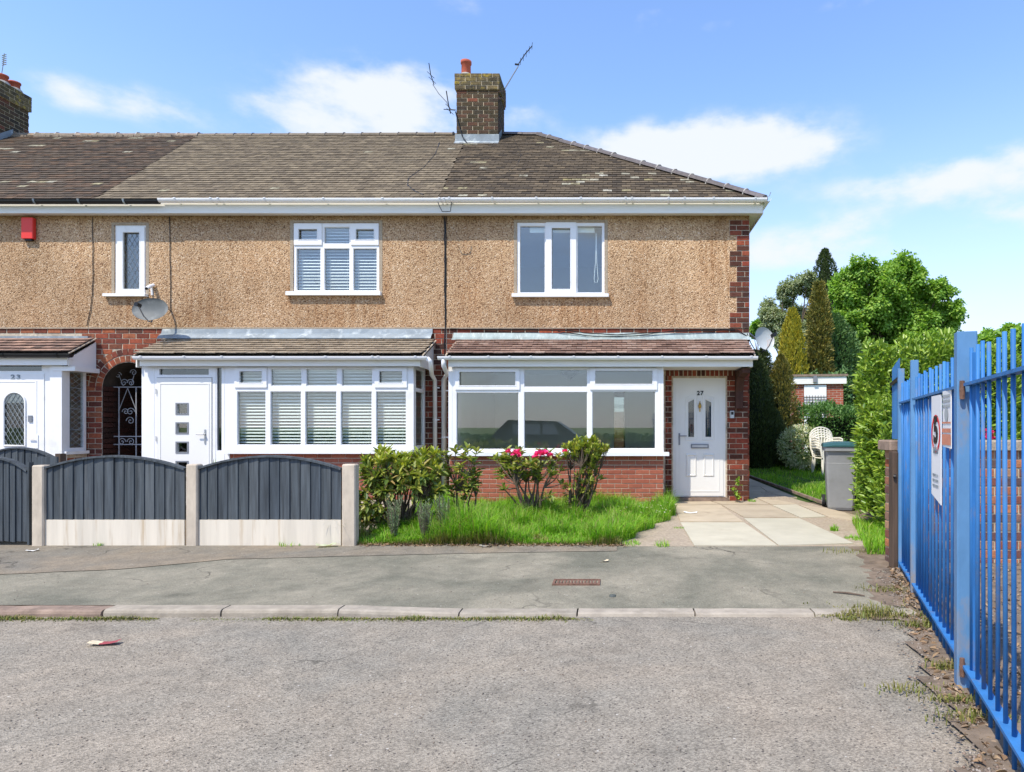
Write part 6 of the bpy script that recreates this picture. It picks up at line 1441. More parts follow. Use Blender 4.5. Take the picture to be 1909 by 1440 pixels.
def stems(parent, base, tips, r0=.022, m='bark', name='stem', spread=.4):
    mb = MB(); base = Vector(base); 
    mains = []
    k = max(3, len(tips) // 6)
    for i in range(k):
        a = 2 * math.pi * i / k + random.random(); tgt = Vector(tips[int(i * len(tips) / k)]); mid = base.lerp(tgt, .5) + Vector((random.uniform(-.07, .07), random.uniform(-.07, .07), -.06)); b0 = base + Vector((math.cos(a) * .04, math.sin(a) * .04, -.03))
        pts = [b0, b0.lerp(mid, .5) + Vector((random.uniform(-.04, .04), random.uniform(-.04, .04), 0)), mid, mid.lerp(tgt, .5) + Vector((random.uniform(-.03, .03), 0, -.02)), tgt]; mb.tube(pts, [r0, r0 * .8, r0 * .6, r0 * .4, r0 * .25], 6); mains += [pts[1], pts[2], pts[3]]
    for t_ in tips:
        t_ = Vector(t_); q = min(mains, key=lambda p: (p - t_).length + max(0, p.z - t_.z) * 2); mid = q.lerp(t_, .5) + Vector((random.uniform(-.03, .03), random.uniform(-.03, .03), -.02)); mb.tube([q, mid, t_], [r0 * .38, r0 * .28, r0 * .16], 5)
    return mb.build(name, m, parent)
def shrub(label, base, tips, dirs, k, ln, wd, m, r0=.02, droop=.25, cone=.75, extra=None, name='rhododendron'):
    t = thing(name, label, 'shrub', base); stems(t, base, tips, r0); rosettes(tips, dirs, k, ln, wd, m, 'foliage', t, droop, cone); return t
def blob_tips(n, c, r, zmin=-9, shell=.55):
    out = []
    while len(out) < n:
        v = unit(1)[0] * rng.uniform(shell, 1); p = np.array(c) + v * np.array(r)
        if p[2] > zmin: out.append(p)
    return out
def dirs_from(tips, c, up=.55): return [(np.array(p) - np.array(c)) / (np.linalg.norm(np.array(p) - np.array(c)) + 1e-6) + np.array([0, -.1, up]) + rng.normal(0, .15, 3) for p in tips]
# A: dense shrub by the fence end
c = (-2.72, 8.35, .76); T = blob_tips(75, (-2.9, 8.3, .84), (.33, .35, .27), .2) + blob_tips(70, (-2.5, 8.4, .86), (.36, .35, .25), .2) + blob_tips(30, (-2.62, 8.2, .72), (.4, .3, .2), .2) + blob_tips(55, (-3.0, 8.1, .45), (.22, .28, .34), .12, .6) + blob_tips(20, (-2.35, 8.15, .62), (.2, .2, .2), .2)
A_ = shrub('dense yellow green rhododendron right of the last concrete fence post', (-2.72, 8.4, .06), T, dirs_from(T, c), 9, .12, .042, 'leaf_rhodo')
T2 = [p for p in T if p[2] > .90]; rosettes(T2, [(0, -.1, 1)] * len(T2), 10, .12, .034, 'leaf_rhodo_new', 'new_leaves', A_, .1, .5)
# B
c = (-2.05, 8.7, .72); T = blob_tips(26, c, (.26, .22, .33), .3, .5) + [(-2.25, 8.6, 1.05), (-2.1, 8.6, 1.08), (-1.95, 8.6, 1.1), (-1.82, 8.6, 1.06), (-2.0, 8.6, 1.0), (-1.86, 8.5, .98)]
shrub('thin leggy rhododendron with bare twisted stems right of the dense shrub', (-2.0, 8.75, .05), T, dirs_from(T, (-2.05, 8.7, .4)), 9, .12, .045, 'leaf_rhodo', .028)
# C with flowers
c = (-1.22, 9.2, .72); T = blob_tips(70, (-1.25, 9.2, .84), (.52, .3, .25), .5, .5) + [(-1.68, 9.1, .95), (-1.6, 9.1, .7), (-1.55, 9.0, .55), (-1.35, 9.1, 1.06), (-1.05, 9.1, 1.05), (-.92, 9.1, 1.04), (-.8, 9.1, .98), (-.9, 9.0, .45), (-.75, 9.1, .6)]
C3 = shrub('leggy rhododendron carrying pink flowers below the bay window', (-1.2, 9.3, .05), T, dirs_from(T, (-1.2, 9.2, .4)), 8, .115, .042, 'leaf_rhodo', .028)
def flower(par, p, s=.07):
    n = 26; D = unit(n); D[:, 2] = np.abs(D[:, 2]) - .15; P = np.array(p) + D * s * .25; ob('flower', leaf_mesh(P, D, np.tile([0, 0, 1.0], (n, 1)) + rng.normal(0, .3, (n, 3)), s * .9, s * .75, .15, .1), 'flower_pink', par)
def fpx(px, py, d=9.0): return (PX(px, d), d, PZ(py, d))
for px, py, s in ((963, 848, .085), (948, 843, .05), (1006, 849, .08), (1015, 846, .06), (998, 853, .05), (1026, 850, .05), (1053, 842, .04)): flower(C3, fpx(px, py), s)
# D
T = blob_tips(120, (PX(1092, 9.3), 9.35, PZ(843, 9.3)), (.33, .28, .21), .5, .45); T += blob_tips(50, (PX(1098, 9.3), 9.35, PZ(885, 9.3)), (.22, .22, .34), .2, .3) + blob_tips(10, (PX(1062, 9.3), 9.2, .45), (.1, .1, .2), .2)
D4 = shrub('upright shrub with a bright yellow green top in front of the bay window', (-.58, 9.5, .05), T, dirs_from(T, (-.45, 9.4, .5)), 7, .085, .03, 'leaf_rhodo', .022, .15, .6)
T2 = [p for p in T if p[2] > .92]; rosettes(T2, [(rng.normal(0, .3), -.1, 1) for _ in T2], 8, .085, .026, 'leaf_rhodo_new', 'new_leaves', D4, .05, .45)
# lavender-like grey plants at the front
for px, py, hgt, lb in ((735, 1012, .52, 'grey green feathery plant nearest the end fence post'), (792, 1014, .50, 'small grey feathery plant between two others at the pavement edge'), (826, 1008, .55, 'thin grey twiggy plant left of the bright grass')):
    b = gp(px, py); t = thing('lavender_plant', lb, 'plant', b); P, D = [], []; mb = MB()
    for k in range(26):
        a = rng.uniform(0, 6.28); tip = np.array([b.x + .10 * math.cos(a) * rng.uniform(.3, 1), b.y + .1 * math.sin(a), b.z + hgt * rng.uniform(.6, 1)]); bb = np.array(b); mb.tube([tuple(bb), tuple((bb + tip) / 2 + [0.02 * math.cos(a), .02 * math.sin(a), .03]), tuple(tip)], .003, 4)
        for j in range(44): f = rng.uniform(.15, 1); P.append(bb + (tip - bb) * f); v = rng.normal(0, 1, 3); v[2] = abs(v[2]) + .8; D.append(v)
    mb.build('stem', 'bark', t); P = np.array(P); D = np.array(D); stuffed('foliage', leaf_mesh(P, D, np.tile([0, 1.0, 0], (len(P), 1)) + rng.normal(0, .3, (len(P), 3)), .035, .005), 'leaf_lavender', t)
# little plants: by the door, behind the fence
b = gp(1375, 938); t = thing('self_sown_weed', 'leafy weed growing against the brick pier beside the door', 'weed', b); T = [(b.x + rng.uniform(-.08, .08), b.y - .03 + rng.uniform(-.05, .05), b.z + z) for z in (.08, .12, .18, .24, .3, .36, .42, .15, .1)]
stems(t, b, T, .006); rosettes(T, [(rng.normal(0, .4), -.5, .4) for _ in T], 5, .07, .045, 'leaf_laurel', 'foliage', t, .3, .8)
b = Vector((PX(398, 9.8), 9.8, .55)); t = thing('potted_plant', 'spiky green plant in a pot behind the left arched panel, under the porch', 'plant', (b.x, b.y, .09))
mb = MB(); mb.lathe((b.x, b.y, .09), [(.0, 0), (.12, 0), (.16, .36), (.18, .38), (.18, .42), (.15, .42), (.14, .38)], 16); mb.build('pot', 'pot_red', t, smooth=True)
P = np.tile([b.x, b.y, .5], (70, 1)) + rng.normal(0, .03, (70, 3)); D = unit(70); D[:, 2] = np.abs(D[:, 2]) + .25; stuffed('foliage', leaf_mesh(P, D, np.tile([0, 0, 1.0], (70, 1)), rng.uniform(.18, .42, 70), .02), 'leaf_laurel', t)
P = np.tile([b.x + .3, b.y, .46], (90, 1)) + rng.normal(0, 1, (90, 3)) * [.16, .05, .05]; D = unit(90); D[:, 2] = np.abs(D[:, 2]) + .4
t2 = thing('potted_plant', 'reddish twiggy plant in a trough behind the arched panel', 'plant', (b.x + .3, b.y, .09)); mb = MB(); mb.bbox(b.x + .05, b.x + .6, b.y - .1, b.y + .1, .09, .46, .01); mb.build('pot', 'kerb_old', t2); stuffed('foliage', leaf_mesh(P, D, np.tile([0, 0, 1.0], (90, 1)), .18, .012), 'litter', t2)

# ---- laurel hedge
def hedge(label, surf, n, ln, wd, m, name='hedge', cat='hedge', inner=None, parent_loc=(0, 0, 0), up=.5, droop=.15, core_m='bark'):
    t = thing(name, label, cat, parent_loc); P, N = surf(n); D = N + rng.normal(0, .55, P.shape) + np.array([0, 0, up]); Up = N * .7 + np.array([0, 0, .8]) + rng.normal(0, .35, P.shape)
    stuffed('foliage', leaf_mesh(P, D, Up, rng.uniform(.6, 1.25, len(P)) * ln, rng.uniform(.7, 1.2, len(P)) * wd, .15, droop), m, t)
    return t
def lumpy_box(x0, x1, y0, y1, z0, z1, s=.9, amp=.16, depth=.22):
    def f(n):
        faces = [((x0, y0, z0), (x1 - x0, 0, 0), (0, 0, z1 - z0), (0, -1, 0)), ((x0, y0, z0), (0, y1 - y0, 0), (0, 0, z1 - z0), (-1, 0, 0)), ((x1, y0, z0), (0, y1 - y0, 0), (0, 0, z1 - z0), (1, 0, 0)), ((x0, y0, z1), (x1 - x0, 0, 0), (0, y1 - y0, 0), (0, 0, 1)), ((x0, y1, z0), (x1 - x0, 0, 0), (0, 0, z1 - z0), (0, 1, 0))]
        ar = np.array([np.linalg.norm(np.cross(a, b)) for _, a, b, _ in faces]); ar[-1] *= .3; P = []; Nn = []
        for (o, a, b, nn), A_ in zip(faces, ar / ar.sum()):
            k = int(n * A_); u = rng.uniform(0, 1, (k, 1)); v = rng.uniform(0, 1, (k, 1)); p = np.array(o) + u * np.array(a) + v * np.array(b)
            dd = np.array([amp * (noise.noise((q[0] * s * 2, q[1] * s * 2, q[2] * s * 2)) + .5 * noise.noise((q[0] * s * 5, q[1] * s * 5, q[2] * s * 5))) for q in p]) - np.abs(rng.normal(0, depth, k)) * .6
            # round off corners
            e = np.minimum(1, np.minimum(np.minimum(p[:, 2] - z0 + .4, (z1 - p[:, 2]) + .02) * 3, 1)) if nn[2] == 0 else np.ones(k)
            p = p + np.array(nn) * dd[:, None]; 
            if nn[2] == 0: p = p - np.array(nn) * ((1 - np.clip((z1 - p[:, 2]) * 3.5, 0, 1)) * .12)[:, None]
            P.append(p); Nn.append(np.tile(nn, (k, 1)))
        return np.concatenate(P), np.concatenate(Nn).astype(float)
    return f
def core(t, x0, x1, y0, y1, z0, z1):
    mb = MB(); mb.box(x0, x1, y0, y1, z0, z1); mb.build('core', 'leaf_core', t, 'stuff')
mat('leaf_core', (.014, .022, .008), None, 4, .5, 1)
def sheared(f, k, y0):
    def g_(n):
        P, N = f(n); P = P.copy(); P[:, 0] += (P[:, 1] - y0) * k; return P, N
    return g_
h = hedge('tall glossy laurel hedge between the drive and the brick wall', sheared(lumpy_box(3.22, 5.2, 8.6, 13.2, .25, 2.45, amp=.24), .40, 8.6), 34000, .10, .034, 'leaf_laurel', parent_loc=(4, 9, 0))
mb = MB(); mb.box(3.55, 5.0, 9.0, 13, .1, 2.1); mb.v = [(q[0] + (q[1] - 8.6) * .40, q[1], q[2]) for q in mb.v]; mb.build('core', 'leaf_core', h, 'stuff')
P, N = lumpy_box(3.22, 3.6, 8.0, 8.9, .2, 1.7, amp=.2)(3000); D = N + rng.normal(0, .5, P.shape) + [0, 0, .5]; stuffed('foliage', leaf_mesh(P, D, N + [0, 0, .8], .09, .032, .15, .15), 'leaf_laurel', h)
h = hedge('laurel hedge growing above the brick wall behind the railings', lumpy_box(5.25, 8.6, 9.2, 10.4, .2, 1.9), 9000, .11, .036, 'leaf_laurel', parent_loc=(6, 9.5, 0)); core(h, 5.5, 8.4, 9.5, 10.2, .1, 1.6)
h = hedge('dark green rounded hedge behind the lawn and the garden chairs', lumpy_box(4.6, 7.4, 15.6, 17.2, .4, 1.85, amp=.3), 13000, .07, .035, 'leaf_hedge_dark', parent_loc=(5.6, 16, .3)); core(h, 4.9, 7.2, 15.9, 17, .3, 1.6)
h = hedge('small cream variegated bush beside the stacked chairs', lambda n: (lambda v, r: (np.array([PX(1494, 15.6), 15.6, .90]) + v * r * np.array([.54, .4, .52]), v))(unit(n), rng.uniform(.75, 1.05, (n, 1))), 3000, .06, .034, 'leaf_variegated', 'bush', 'bush', parent_loc=(PX(1497, 15), 15.1, .35))
# ---- conifers and trees
def cone_pts(c, h, r, prof, spread=.2, lump=.3):
    def f(n):
        z = rng.uniform(0, 1, n) ** .9; a = rng.uniform(0, 2 * np.pi, n); rad = np.interp(z, [p[0] for p in prof], [p[1] for p in prof]) * r
        lm = np.array([1 + lump * (noise.noise((math.cos(b) * 2.2 + c[0], math.sin(b) * 2.2 + c[1], q * h * 1.6)) + .6 * noise.noise((math.cos(b) * 6 + c[0], math.sin(b) * 6, q * h * 4))) for q, b in zip(z, a)])
        rad = rad * lm * (1 - np.abs(rng.normal(0, spread, n))); N = np.stack([np.cos(a), np.sin(a), 0 * a + .15], 1)
        return np.stack([c[0] + rad * np.cos(a), c[1] + rad * np.sin(a), c[2] + z * h], 1), N
    return f
def conifer(label, c, h, r, prof, n, ln, wd, m, up=.9, name='conifer_tree', lump=.32):
    t = thing(name, label, 'tree', c); mb = MB(); mb.tube([(c[0], c[1], c[2] - .1), (c[0], c[1], c[2] + h * .85)], [max(.05, r * .12), .02], 7); mb.build('trunk', 'bark', t)
    P, N = cone_pts(c, h, r, prof, lump=lump)(n); D = N + rng.normal(0, .35, P.shape) + np.array([0, 0, up]); stuffed('crown', leaf_mesh(P, D, N + rng.normal(0, .3, P.shape), rng.uniform(.6, 1.3, n) * ln, rng.uniform(.7, 1.2, n) * wd, .1, .1), m, t)
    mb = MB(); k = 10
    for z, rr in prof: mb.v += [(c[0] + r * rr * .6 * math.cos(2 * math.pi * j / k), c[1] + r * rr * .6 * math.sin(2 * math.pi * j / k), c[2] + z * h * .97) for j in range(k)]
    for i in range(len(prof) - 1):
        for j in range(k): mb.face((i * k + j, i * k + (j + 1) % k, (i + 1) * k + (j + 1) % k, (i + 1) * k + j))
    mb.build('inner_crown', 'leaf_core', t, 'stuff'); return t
COLP = [(0, .75), (.15, 1), (.5, .95), (.75, .72), (.92, .4), (1, .05)]; CONE = [(0, 1), (.3, .85), (.6, .55), (.85, .25), (1, .02)]; ROUND = [(0, .8), (.3, 1), (.6, .92), (.85, .55), (1, .1)]
def at(px, py_top, d, z0=.3): x = PX(px, d); return (x, d, z0), PZ(py_top, d) - z0
c, h = at(1404, 655, 16.2, .35); conifer('dark narrow conifer in shade right against the house corner', c, h, .55, COLP, 9000, .07, .02, 'leaf_conifer')
c, h = at(1423, 648, 16.8, .35); conifer('narrow dark conifer second from the house corner', c, h, .38, COLP, 8000, .07, .02, 'leaf_conifer', lump=.3)
c, h = at(1456, 664, 16.6, .35); conifer('narrow olive conifer in front of the brick outbuilding', c, h, .42, COLP, 9000, .075, .022, 'leaf_olive', lump=.3)
c, h = at(1424, 750, 16.2, .35); conifer('low dark spreading conifer under the narrow ones', c, h, .55, ROUND, 8000, .07, .02, 'leaf_conifer', lump=.3)
c, h = at(1477, 578, 34, .3); conifer('golden yellow flame shaped cypress behind the outbuilding', c, h, .86, [(0, 1), (.4, 1), (.7, .75), (.9, .42), (1, .12)], 16000, .16, .05, 'leaf_gold', 1.4)
c, h = at(1553, 588, 38, .3); conifer('broad round-topped green cypress behind the outbuilding', c, h, 2.0, ROUND, 16000, .2, .08, 'leaf_cypress', .7, lump=.25)
c, h = at(1527, 528, 35.5, .3); conifer('olive gold conifer in front of the tallest dark spire', c, h, .72, CONE[:1] + [(.5, .9), (.8, .7), (1, .15)], 12000, .22, .07, 'leaf_olive', .6, lump=.4)
c, h = at(1538, 467, 52, .3); conifer('tallest dark conifer spire on the skyline', c, h, 1.35, [(0, 1.6), (.5, 1.2), (.78, .85), (.9, .6), (1, .1)], 13000, .2, .07, 'leaf_conifer', .8, lump=.3)
def broadleaf(label, base, clumps, n, ln, wd, m, tr=.25, name='broadleaf_tree', limb=True):
    """clumps: (x, y, z, r) in metres"""
    t = thing(name, label, 'tree', base); b = Vector(base); mb = MB(); top = Vector((sum(c[0] for c in clumps) / len(clumps), sum(c[1] for c in clumps) / len(clumps), sum(c[2] for c in clumps) / len(clumps)))
    fork = b.lerp(top, .55); mb.tube([b - Vector((0, 0, .2)), b.lerp(fork, .5) + Vector((.1, 0, 0)), fork], [tr, tr * .8, tr * .65], 9)
    for cx, cy, cz_, r in clumps: c = Vector((cx, cy, cz_)); mid = fork.lerp(c, .5) + Vector((random.uniform(-.3, .3), 0, -.2)); mb.tube([fork, mid, c], [tr * .4, tr * .25, tr * .08], 6)
    mb.build('trunk', 'bark', t)
    w = np.array([c[3] ** 2 for c in clumps]); w = w / w.sum(); P, N = [], []
    for (cx, cy, cz_, r), q in zip(clumps, w):
        k = int(n * q); sub = unit(34) * r * rng.uniform(.35, 1.12, (34, 1)); rr = r * .30; which = rng.integers(0, len(sub), k); v = unit(k); rad = rng.uniform(.3, 1.05, (k, 1)) ** .6 * np.where(rng.uniform(0, 1, (k, 1)) < .25, 1.7, 1.0)
        P.append(np.array([cx, cy, cz_]) + sub[which] + v * rr * rad); N.append(v * .6 + sub[which] / r * .6)
    P = np.concatenate(P); N = np.concatenate(N); k = len(P); D = N + rng.normal(0, .5, P.shape) + [0, 0, -.1]; stuffed('crown', leaf_mesh(P, D, N + np.array([0, 0, .7]) + rng.normal(0, .3, P.shape), rng.uniform(.6, 1.2, k) * ln, rng.uniform(.8, 1.2, k) * wd, .1, .2), m, t); return t
def clump_list(lst, d, dd=1.5): return [(PX(px, d), d + random.uniform(-dd, dd), PZ(py, d), r * d / F) for px, py, r in lst]
broadleaf('large bright green sycamore filling the skyline behind the hedge', (PX(1650, 42), 42, .2), [(a, b, c, q * 1.18) for a, b, c, q in clump_list([(1665, 510, 22), (1640, 530, 30), (1600, 535, 28), (1580, 520, 18), (1690, 545, 30), (1560, 560, 20), (1615, 575, 34), (1665, 590, 38), (1720, 590, 32), (1742, 625, 26), (1700, 635, 36), (1640, 640, 38), (1590, 620, 30), (1755, 655, 20), (1680, 670, 36), (1620, 680, 34), (1735, 670, 30), (1700, 520, 16), (1720, 555, 18), (1745, 590, 12), (1570, 590, 22), (1655, 560, 25), (1770, 640, 9), (1560, 530, 14), (1640, 505, 12), (1690, 515, 12), (1560, 620, 24), (1610, 655, 30), (1590, 690, 34), (1650, 610, 30), (1575, 650, 26), (1680, 600, 26), (1735, 605, 26), (1745, 640, 26), (1710, 575, 26), (1725, 660, 26), (1675, 535, 24)], 42, 2.5)], 170000, .19, .13, 'leaf_sycamore', .35)
broadleaf('open grey green eucalyptus left of the skyline conifers', (PX(1475, 40), 40, .2), clump_list([(1440, 565, 15), (1435, 590, 17), (1455, 545, 12), (1478, 538, 18), (1492, 530, 12), (1505, 545, 14), (1460, 600, 18), (1440, 620, 18), (1495, 575, 12), (1508, 590, 16), (1480, 610, 14), (1470, 560, 10), (1450, 640, 18), (1500, 620, 18)], 40), 26000, .18, .065, 'leaf_eucalypt', .2)
broadleaf('small round tree top just right of the house corner', (PX(1412, 50), 50, .2), clump_list([(1412, 608, 9), (1406, 618, 9), (1418, 620, 9)], 50, .6), 2600, .28, .15, 'leaf_sycamore', .15)
broadleaf('distant round tree seen above the blue railings', (PX(1855, 60), 60, .2), clump_list([(1850, 640, 22), (1870, 632, 20), (1835, 645, 14), (1880, 645, 18), (1860, 655, 22)], 60, 1.5), 9000, .4, .24, 'leaf_sycamore', .3)
broadleaf('distant tree cut by the right picture edge', (PX(1925, 50), 50, .2), clump_list([(1915, 625, 18), (1905, 645, 14), (1930, 640, 24), (1925, 670, 26), (1900, 665, 16)], 50, 1.5), 9000, .36, .22, 'leaf_sycamore', .3)
h = hedge('long clipped hedge far behind the brick wall', lumpy_box(PX(1700, 28), 24, 27, 28.5, .0, PZ(700, 27), amp=.5), 15000, .2, .1, 'leaf_laurel', parent_loc=(18, 28, 0)); core(h, PX(1705, 28), 23.6, 27.4, 28.2, 0, PZ(712, 27))
h = hedge('dense mixed shrubs under the sycamore behind the outbuilding', lumpy_box(9.0, 20, 33, 35, .2, 3.6, amp=.8), 14000, .25, .13, 'leaf_cypress', parent_loc=(14, 34, 0)); core(h, 9.5, 19.5, 33.6, 34.5, 0, 3)
mb = MB(); fl = thing('pink_flowers', 'small pink flowers showing over the coping behind the railings', 'flowers', fpx(1843, 811, 8.5)); 
for q in ((1843, 806), (1842, 815), (1845, 820)): flower(fl, fpx(*q, 8.5), .07)
# ================================================================== BUILDINGS BEYOND
ob_ = thing('outbuilding', 'flat roofed red brick outbuilding with white fascia beyond the garden', 'building', (PX(1500, 26), 26, .3)); d = 25.0
cxr = PX(1572, d); Rz = Matrix.Translation((cxr, d, 0)) @ Matrix.Rotation(R(-9), 4, 'Z'); zt0 = PZ(716, d)
mb = MB(); mb.box(-7, 0, 0, 2.6, 0, zt0, Rz); mb.build('wall', 'far_red', ob_)
mb = MB(); mb.box(-7.1, .1, -.12, 2.7, zt0 + .001, PZ(702, d), Rz); mb.build('fascia', 'fascia_white', ob_)
mb = MB(); mb.box(-7.15, .15, -.17, 2.75, PZ(702, d) + .001, PZ(698, d), Rz); mb.build('roof', 'kerb_old', ob_)
mb = MB(); mb.box(-1.44, -.62, -.05, -.001, .35, PZ(717, d) - .02, Rz); dr_ = mb.build('door', 'upvc_cream', ob_)
mb = MB()
for k in range(9): mb.box(-1.46 + k * .105, -1.445 + k * .105, -.09, -.075, PZ(775, d), PZ(737, d), Rz)
for k in range(8): mb.box(-1.46, -.60, -.075, -.062, PZ(775, d) + .1 * k, PZ(775, d) + .015 + .1 * k, Rz)
mb.build('trellis', 'brown_wood', ob_)
mb = MB(); mb.box(-1.12, -.98, -.2, -.121, PZ(713, d), PZ(701, d), Rz); mb.build('lamp', 'grey_metal', ob_)
hs2 = thing('distant_house', 'brown tiled house with orange brick gable glimpsed right of the end house', 'house', (PX(1410, 32), 32, .3)); d = 32
mb = MB(); mb.box(PX(1330, d), PX(1436, d), d, d + 6, 0, PZ(700, d)); mb.poly([(PX(1436, d), d, PZ(700, d)), (PX(1436, d), d + 6, PZ(700, d)), (PX(1436, d), d + 3, PZ(655, d))]); mb.build('wall', 'far_orange', hs2)
mb = MB(); mb.poly([(PX(1330, d), d - .3, PZ(702, d)), (PX(1440, d), d - .3, PZ(702, d)), (PX(1440, d), d + 3, PZ(652, d + 3)), (PX(1330, d), d + 3, PZ(652, d + 3))]); mb.poly([(PX(1330, d), d + 6.3, PZ(702, d)), (PX(1440, d), d + 6.3, PZ(702, d)), (PX(1440, d), d + 3, PZ(652, d + 3)), (PX(1330, d), d + 3, PZ(652, d + 3))][::-1]); mb.build('roof', 'tile_left_many', hs2)
hs2 = thing('distant_building', 'low building with a long brown roof seen through the railings', 'building', (22, 46, 0)); d = 46
mb = MB(); mb.box(PX(1800, d), PX(1960, d), d, d + 8, 0, PZ(690, d)); mb.build('wall', 'far_brown', hs2); mb = MB(); mb.box(PX(1795, d), PX(1965, d), d - .4, d - .1, PZ(692, d), PZ(664, d)); mb.box(PX(1795, d), PX(1965, d), d - .1, d + 8, PZ(668, d), PZ(664, d)); mb.build('roof', 'tile_left_many', hs2)
hs2 = thing('distant_house', 'pale house with a red roof far off between hedge and gate post', 'house', (PX(1770, 70), 70, 0)); d = 70
mb = MB(); mb.box(PX(1758, d), PX(1800, d), d, d + 6, 0, PZ(664, d)); mb.build('wall', 'upvc_cream', hs2); mb = MB(); mb.prism([(0, 0), (1, 0), (1, 1), (0, 1)], 0, .01) if False else None
xa, xb = PX(1755, d), PX(1803, d); mb.poly([(xa, d - .3, PZ(664, d)), (xb, d - .3, PZ(664, d)), (xb - 1, d + 3, PZ(650, d + 3)), (xa + .4, d + 3, PZ(654, d + 3))]); mb.build('roof', 'bay_brick', hs2)
# back garden brick wall seen through the house
t = thing('garden_wall', 'orange brick garden wall glimpsed through the empty room', 'wall', (0, 23, .3)); mb = MB(); mb.box(-4, 2.1, 23, 23.2, .2, 1.9); mb.build('wall_body', 'far_orange', t)
# ================================================================== SMALL THINGS ON THE GROUND
b = gp(1074, 1087); t = thing('drain_cover', 'rusty rectangular cast iron cover set in the pavement', 'drain cover', b)
x0, x1 = PX(1031, b.y), PX(1119, b.y); y0, y1 = b.y - .09, b.y + .10; zb = gz(b.x, b.y) + .004
mb = MB(); plate(mb, x0, x1, y0, y1, [(x0 + .02, x1 - .02, y0 + .02, y1 - .02)], 0, .02); mb.v = [(q[0], q[2], zb + .008 - q[1]) for q in mb.v]; mb.f = [f[::-1] for f in mb.f]; mb.build('rim', 'drain_rust', t)
mb = MB(); mb.box(x0 + .021, x1 - .021, y0 + .021, y1 - .021, zb - .02, zb - .004); mb.build('plate', 'drain_rust', t)
mb = MB(); nx_ = 12
for i in range(nx_):
    for j in range(3): xx = x0 + .03 + (x1 - x0 - .06) * (i + .5) / nx_; yy = y0 + .03 + (y1 - y0 - .06) * (j + .5) / 3; mb.bbox(xx - .009, xx + .009, yy - .017, yy + .017, zb - .004, zb + .006, .003)
mb.build('raised_pattern', 'drain_rust', t, 'stuff')
def scrap(name, label, cat, px, py, m, sx, sy, h=.012, rz=0, m2=None, curl=.012):
    b = gp(px, py); t = thing(name, label, cat, b + Vector((0, 0, .006 if b.y > 5.1 else .002)), rz); n = 5; mb = MB()
    for j in range(n + 1):
        for i in range(n + 1): u, v_ = i / n - .5, j / n - .5; mb.v.append((u * sx * (1 + .1 * nz(v_, 0, 4)), v_ * sy, h * (.3 + abs(nz(u + px, v_, 3))) + curl * (2 * u) ** 2))
    for j in range(n):
        for i in range(n): mb.cur = 1 if (m2 and i >= 2) else 0; a = j * (n + 1) + i; mb.face((a, a + 1, a + n + 2, a + n + 1))
    mb.build('sheet', [m, m2] if m2 else m, t, local=True); return t
scrap('litter', 'crumpled cream and red food wrapper on the road near the left kerb', 'litter', 194, 1201, 'paper_cream', .18, .06, .012, R(8), 'paper_red')
scrap('litter', 'folded white paper lying on the slabs before the door', 'litter', 1287, 958, 'paper', .20, .12, .02, R(-10))
scrap('litter', 'pale green crumpled packet at the foot of the last fence post', 'litter', 608, 1021, 'leaf_variegated', .2, .08, .04, R(15))
scrap('litter', 'small white scrap on the pavement below the left concrete post', 'litter', 60, 1029, 'paper', .1, .06, .01, R(30))
scrap('dead_leaf', 'dry tan leaf lying on the pavement above the drain cover', 'leaf', 1128, 1048, 'paper_cream', .06, .05, .01, R(20))
scrap('dead_leaf', 'brown dead leaf at the grass edge near the straw tuft', 'leaf', 905, 1021, 'kerb_stone', .13, .06, .02, R(-10))
b = gp(1142, 1112); t = thing('stone', 'small dark stone on the pavement below the drain cover', 'stone', b); mb = MB(); mb.lathe(b, [(0, -.01), (.03, .0), (.025, .014), (0, .018)], 8); mb.build('lump', 'lamp_glass', t)
a, b = gp(1553, 1106), gp(1612, 1113); t = thing('stick', 'thin brown stick lying on the pavement near the railings', 'stick', a); mb = MB(); mb.tube([a + Vector((0, 0, .01)), a.lerp(b, .5) + Vector((0, .01, .014)), b + Vector((0, 0, .01))], [.006, .008, .005], 6); mb.build('twig', 'bark', t)
# stones, grit and dead leaves
def pebbles(name, pts, s0, s1, m, label, cat='gravel'):
    n = len(pts); base = np.array([[1, 0, 0], [.3, .95, 0], [-.8, .6, 0], [-.8, -.6, 0], [.3, -.95, 0], [0, 0, .62], [0, 0, -.4]]); F_ = np.array([[0, 1, 5], [1, 2, 5], [2, 3, 5], [3, 4, 5], [4, 0, 5], [1, 0, 6], [2, 1, 6], [3, 2, 6], [4, 3, 6], [0, 4, 6]])
    a = rng.uniform(0, 6.28, n); s = rng.uniform(s0, s1, n) ** 1; V = base[None] * (1 + rng.uniform(-.3, .3, (n, 7, 1))) ; c, s_ = np.cos(a)[:, None], np.sin(a)[:, None]
    X = V[..., 0] * c - V[..., 1] * s_ * .8; Y = V[..., 0] * s_ + V[..., 1] * c * .8; V = np.stack([X, Y, V[..., 2]], -1) * s[:, None, None] + pts[:, None]
    Fc = (F_[None] + (np.arange(n) * 7)[:, None, None]).reshape(-1, 3); o = stuffed(name, raw(V.reshape(-1, 3), Fc), m); tag(o, label, cat); return o
def zz(x, y): return np.array([(-.046 if b < 5.1 else gz(a, b)) for a, b in zip(x, y)])
n = 6000; y = rng.uniform(1.6, 6.3, n); x = EDGE(y) + rng.exponential(.35, n) * 1.0 - .16 + rng.normal(0, .08, n); k = x < 6; x, y = x[k], y[k]
pebbles('gravel', np.stack([x, y, zz(x, y) + .006 + np.where(x > EDGE(y) + .3, .03, 0)], 1), .003, .013, 'stones', 'loose stones and grit along and behind the blue railings')
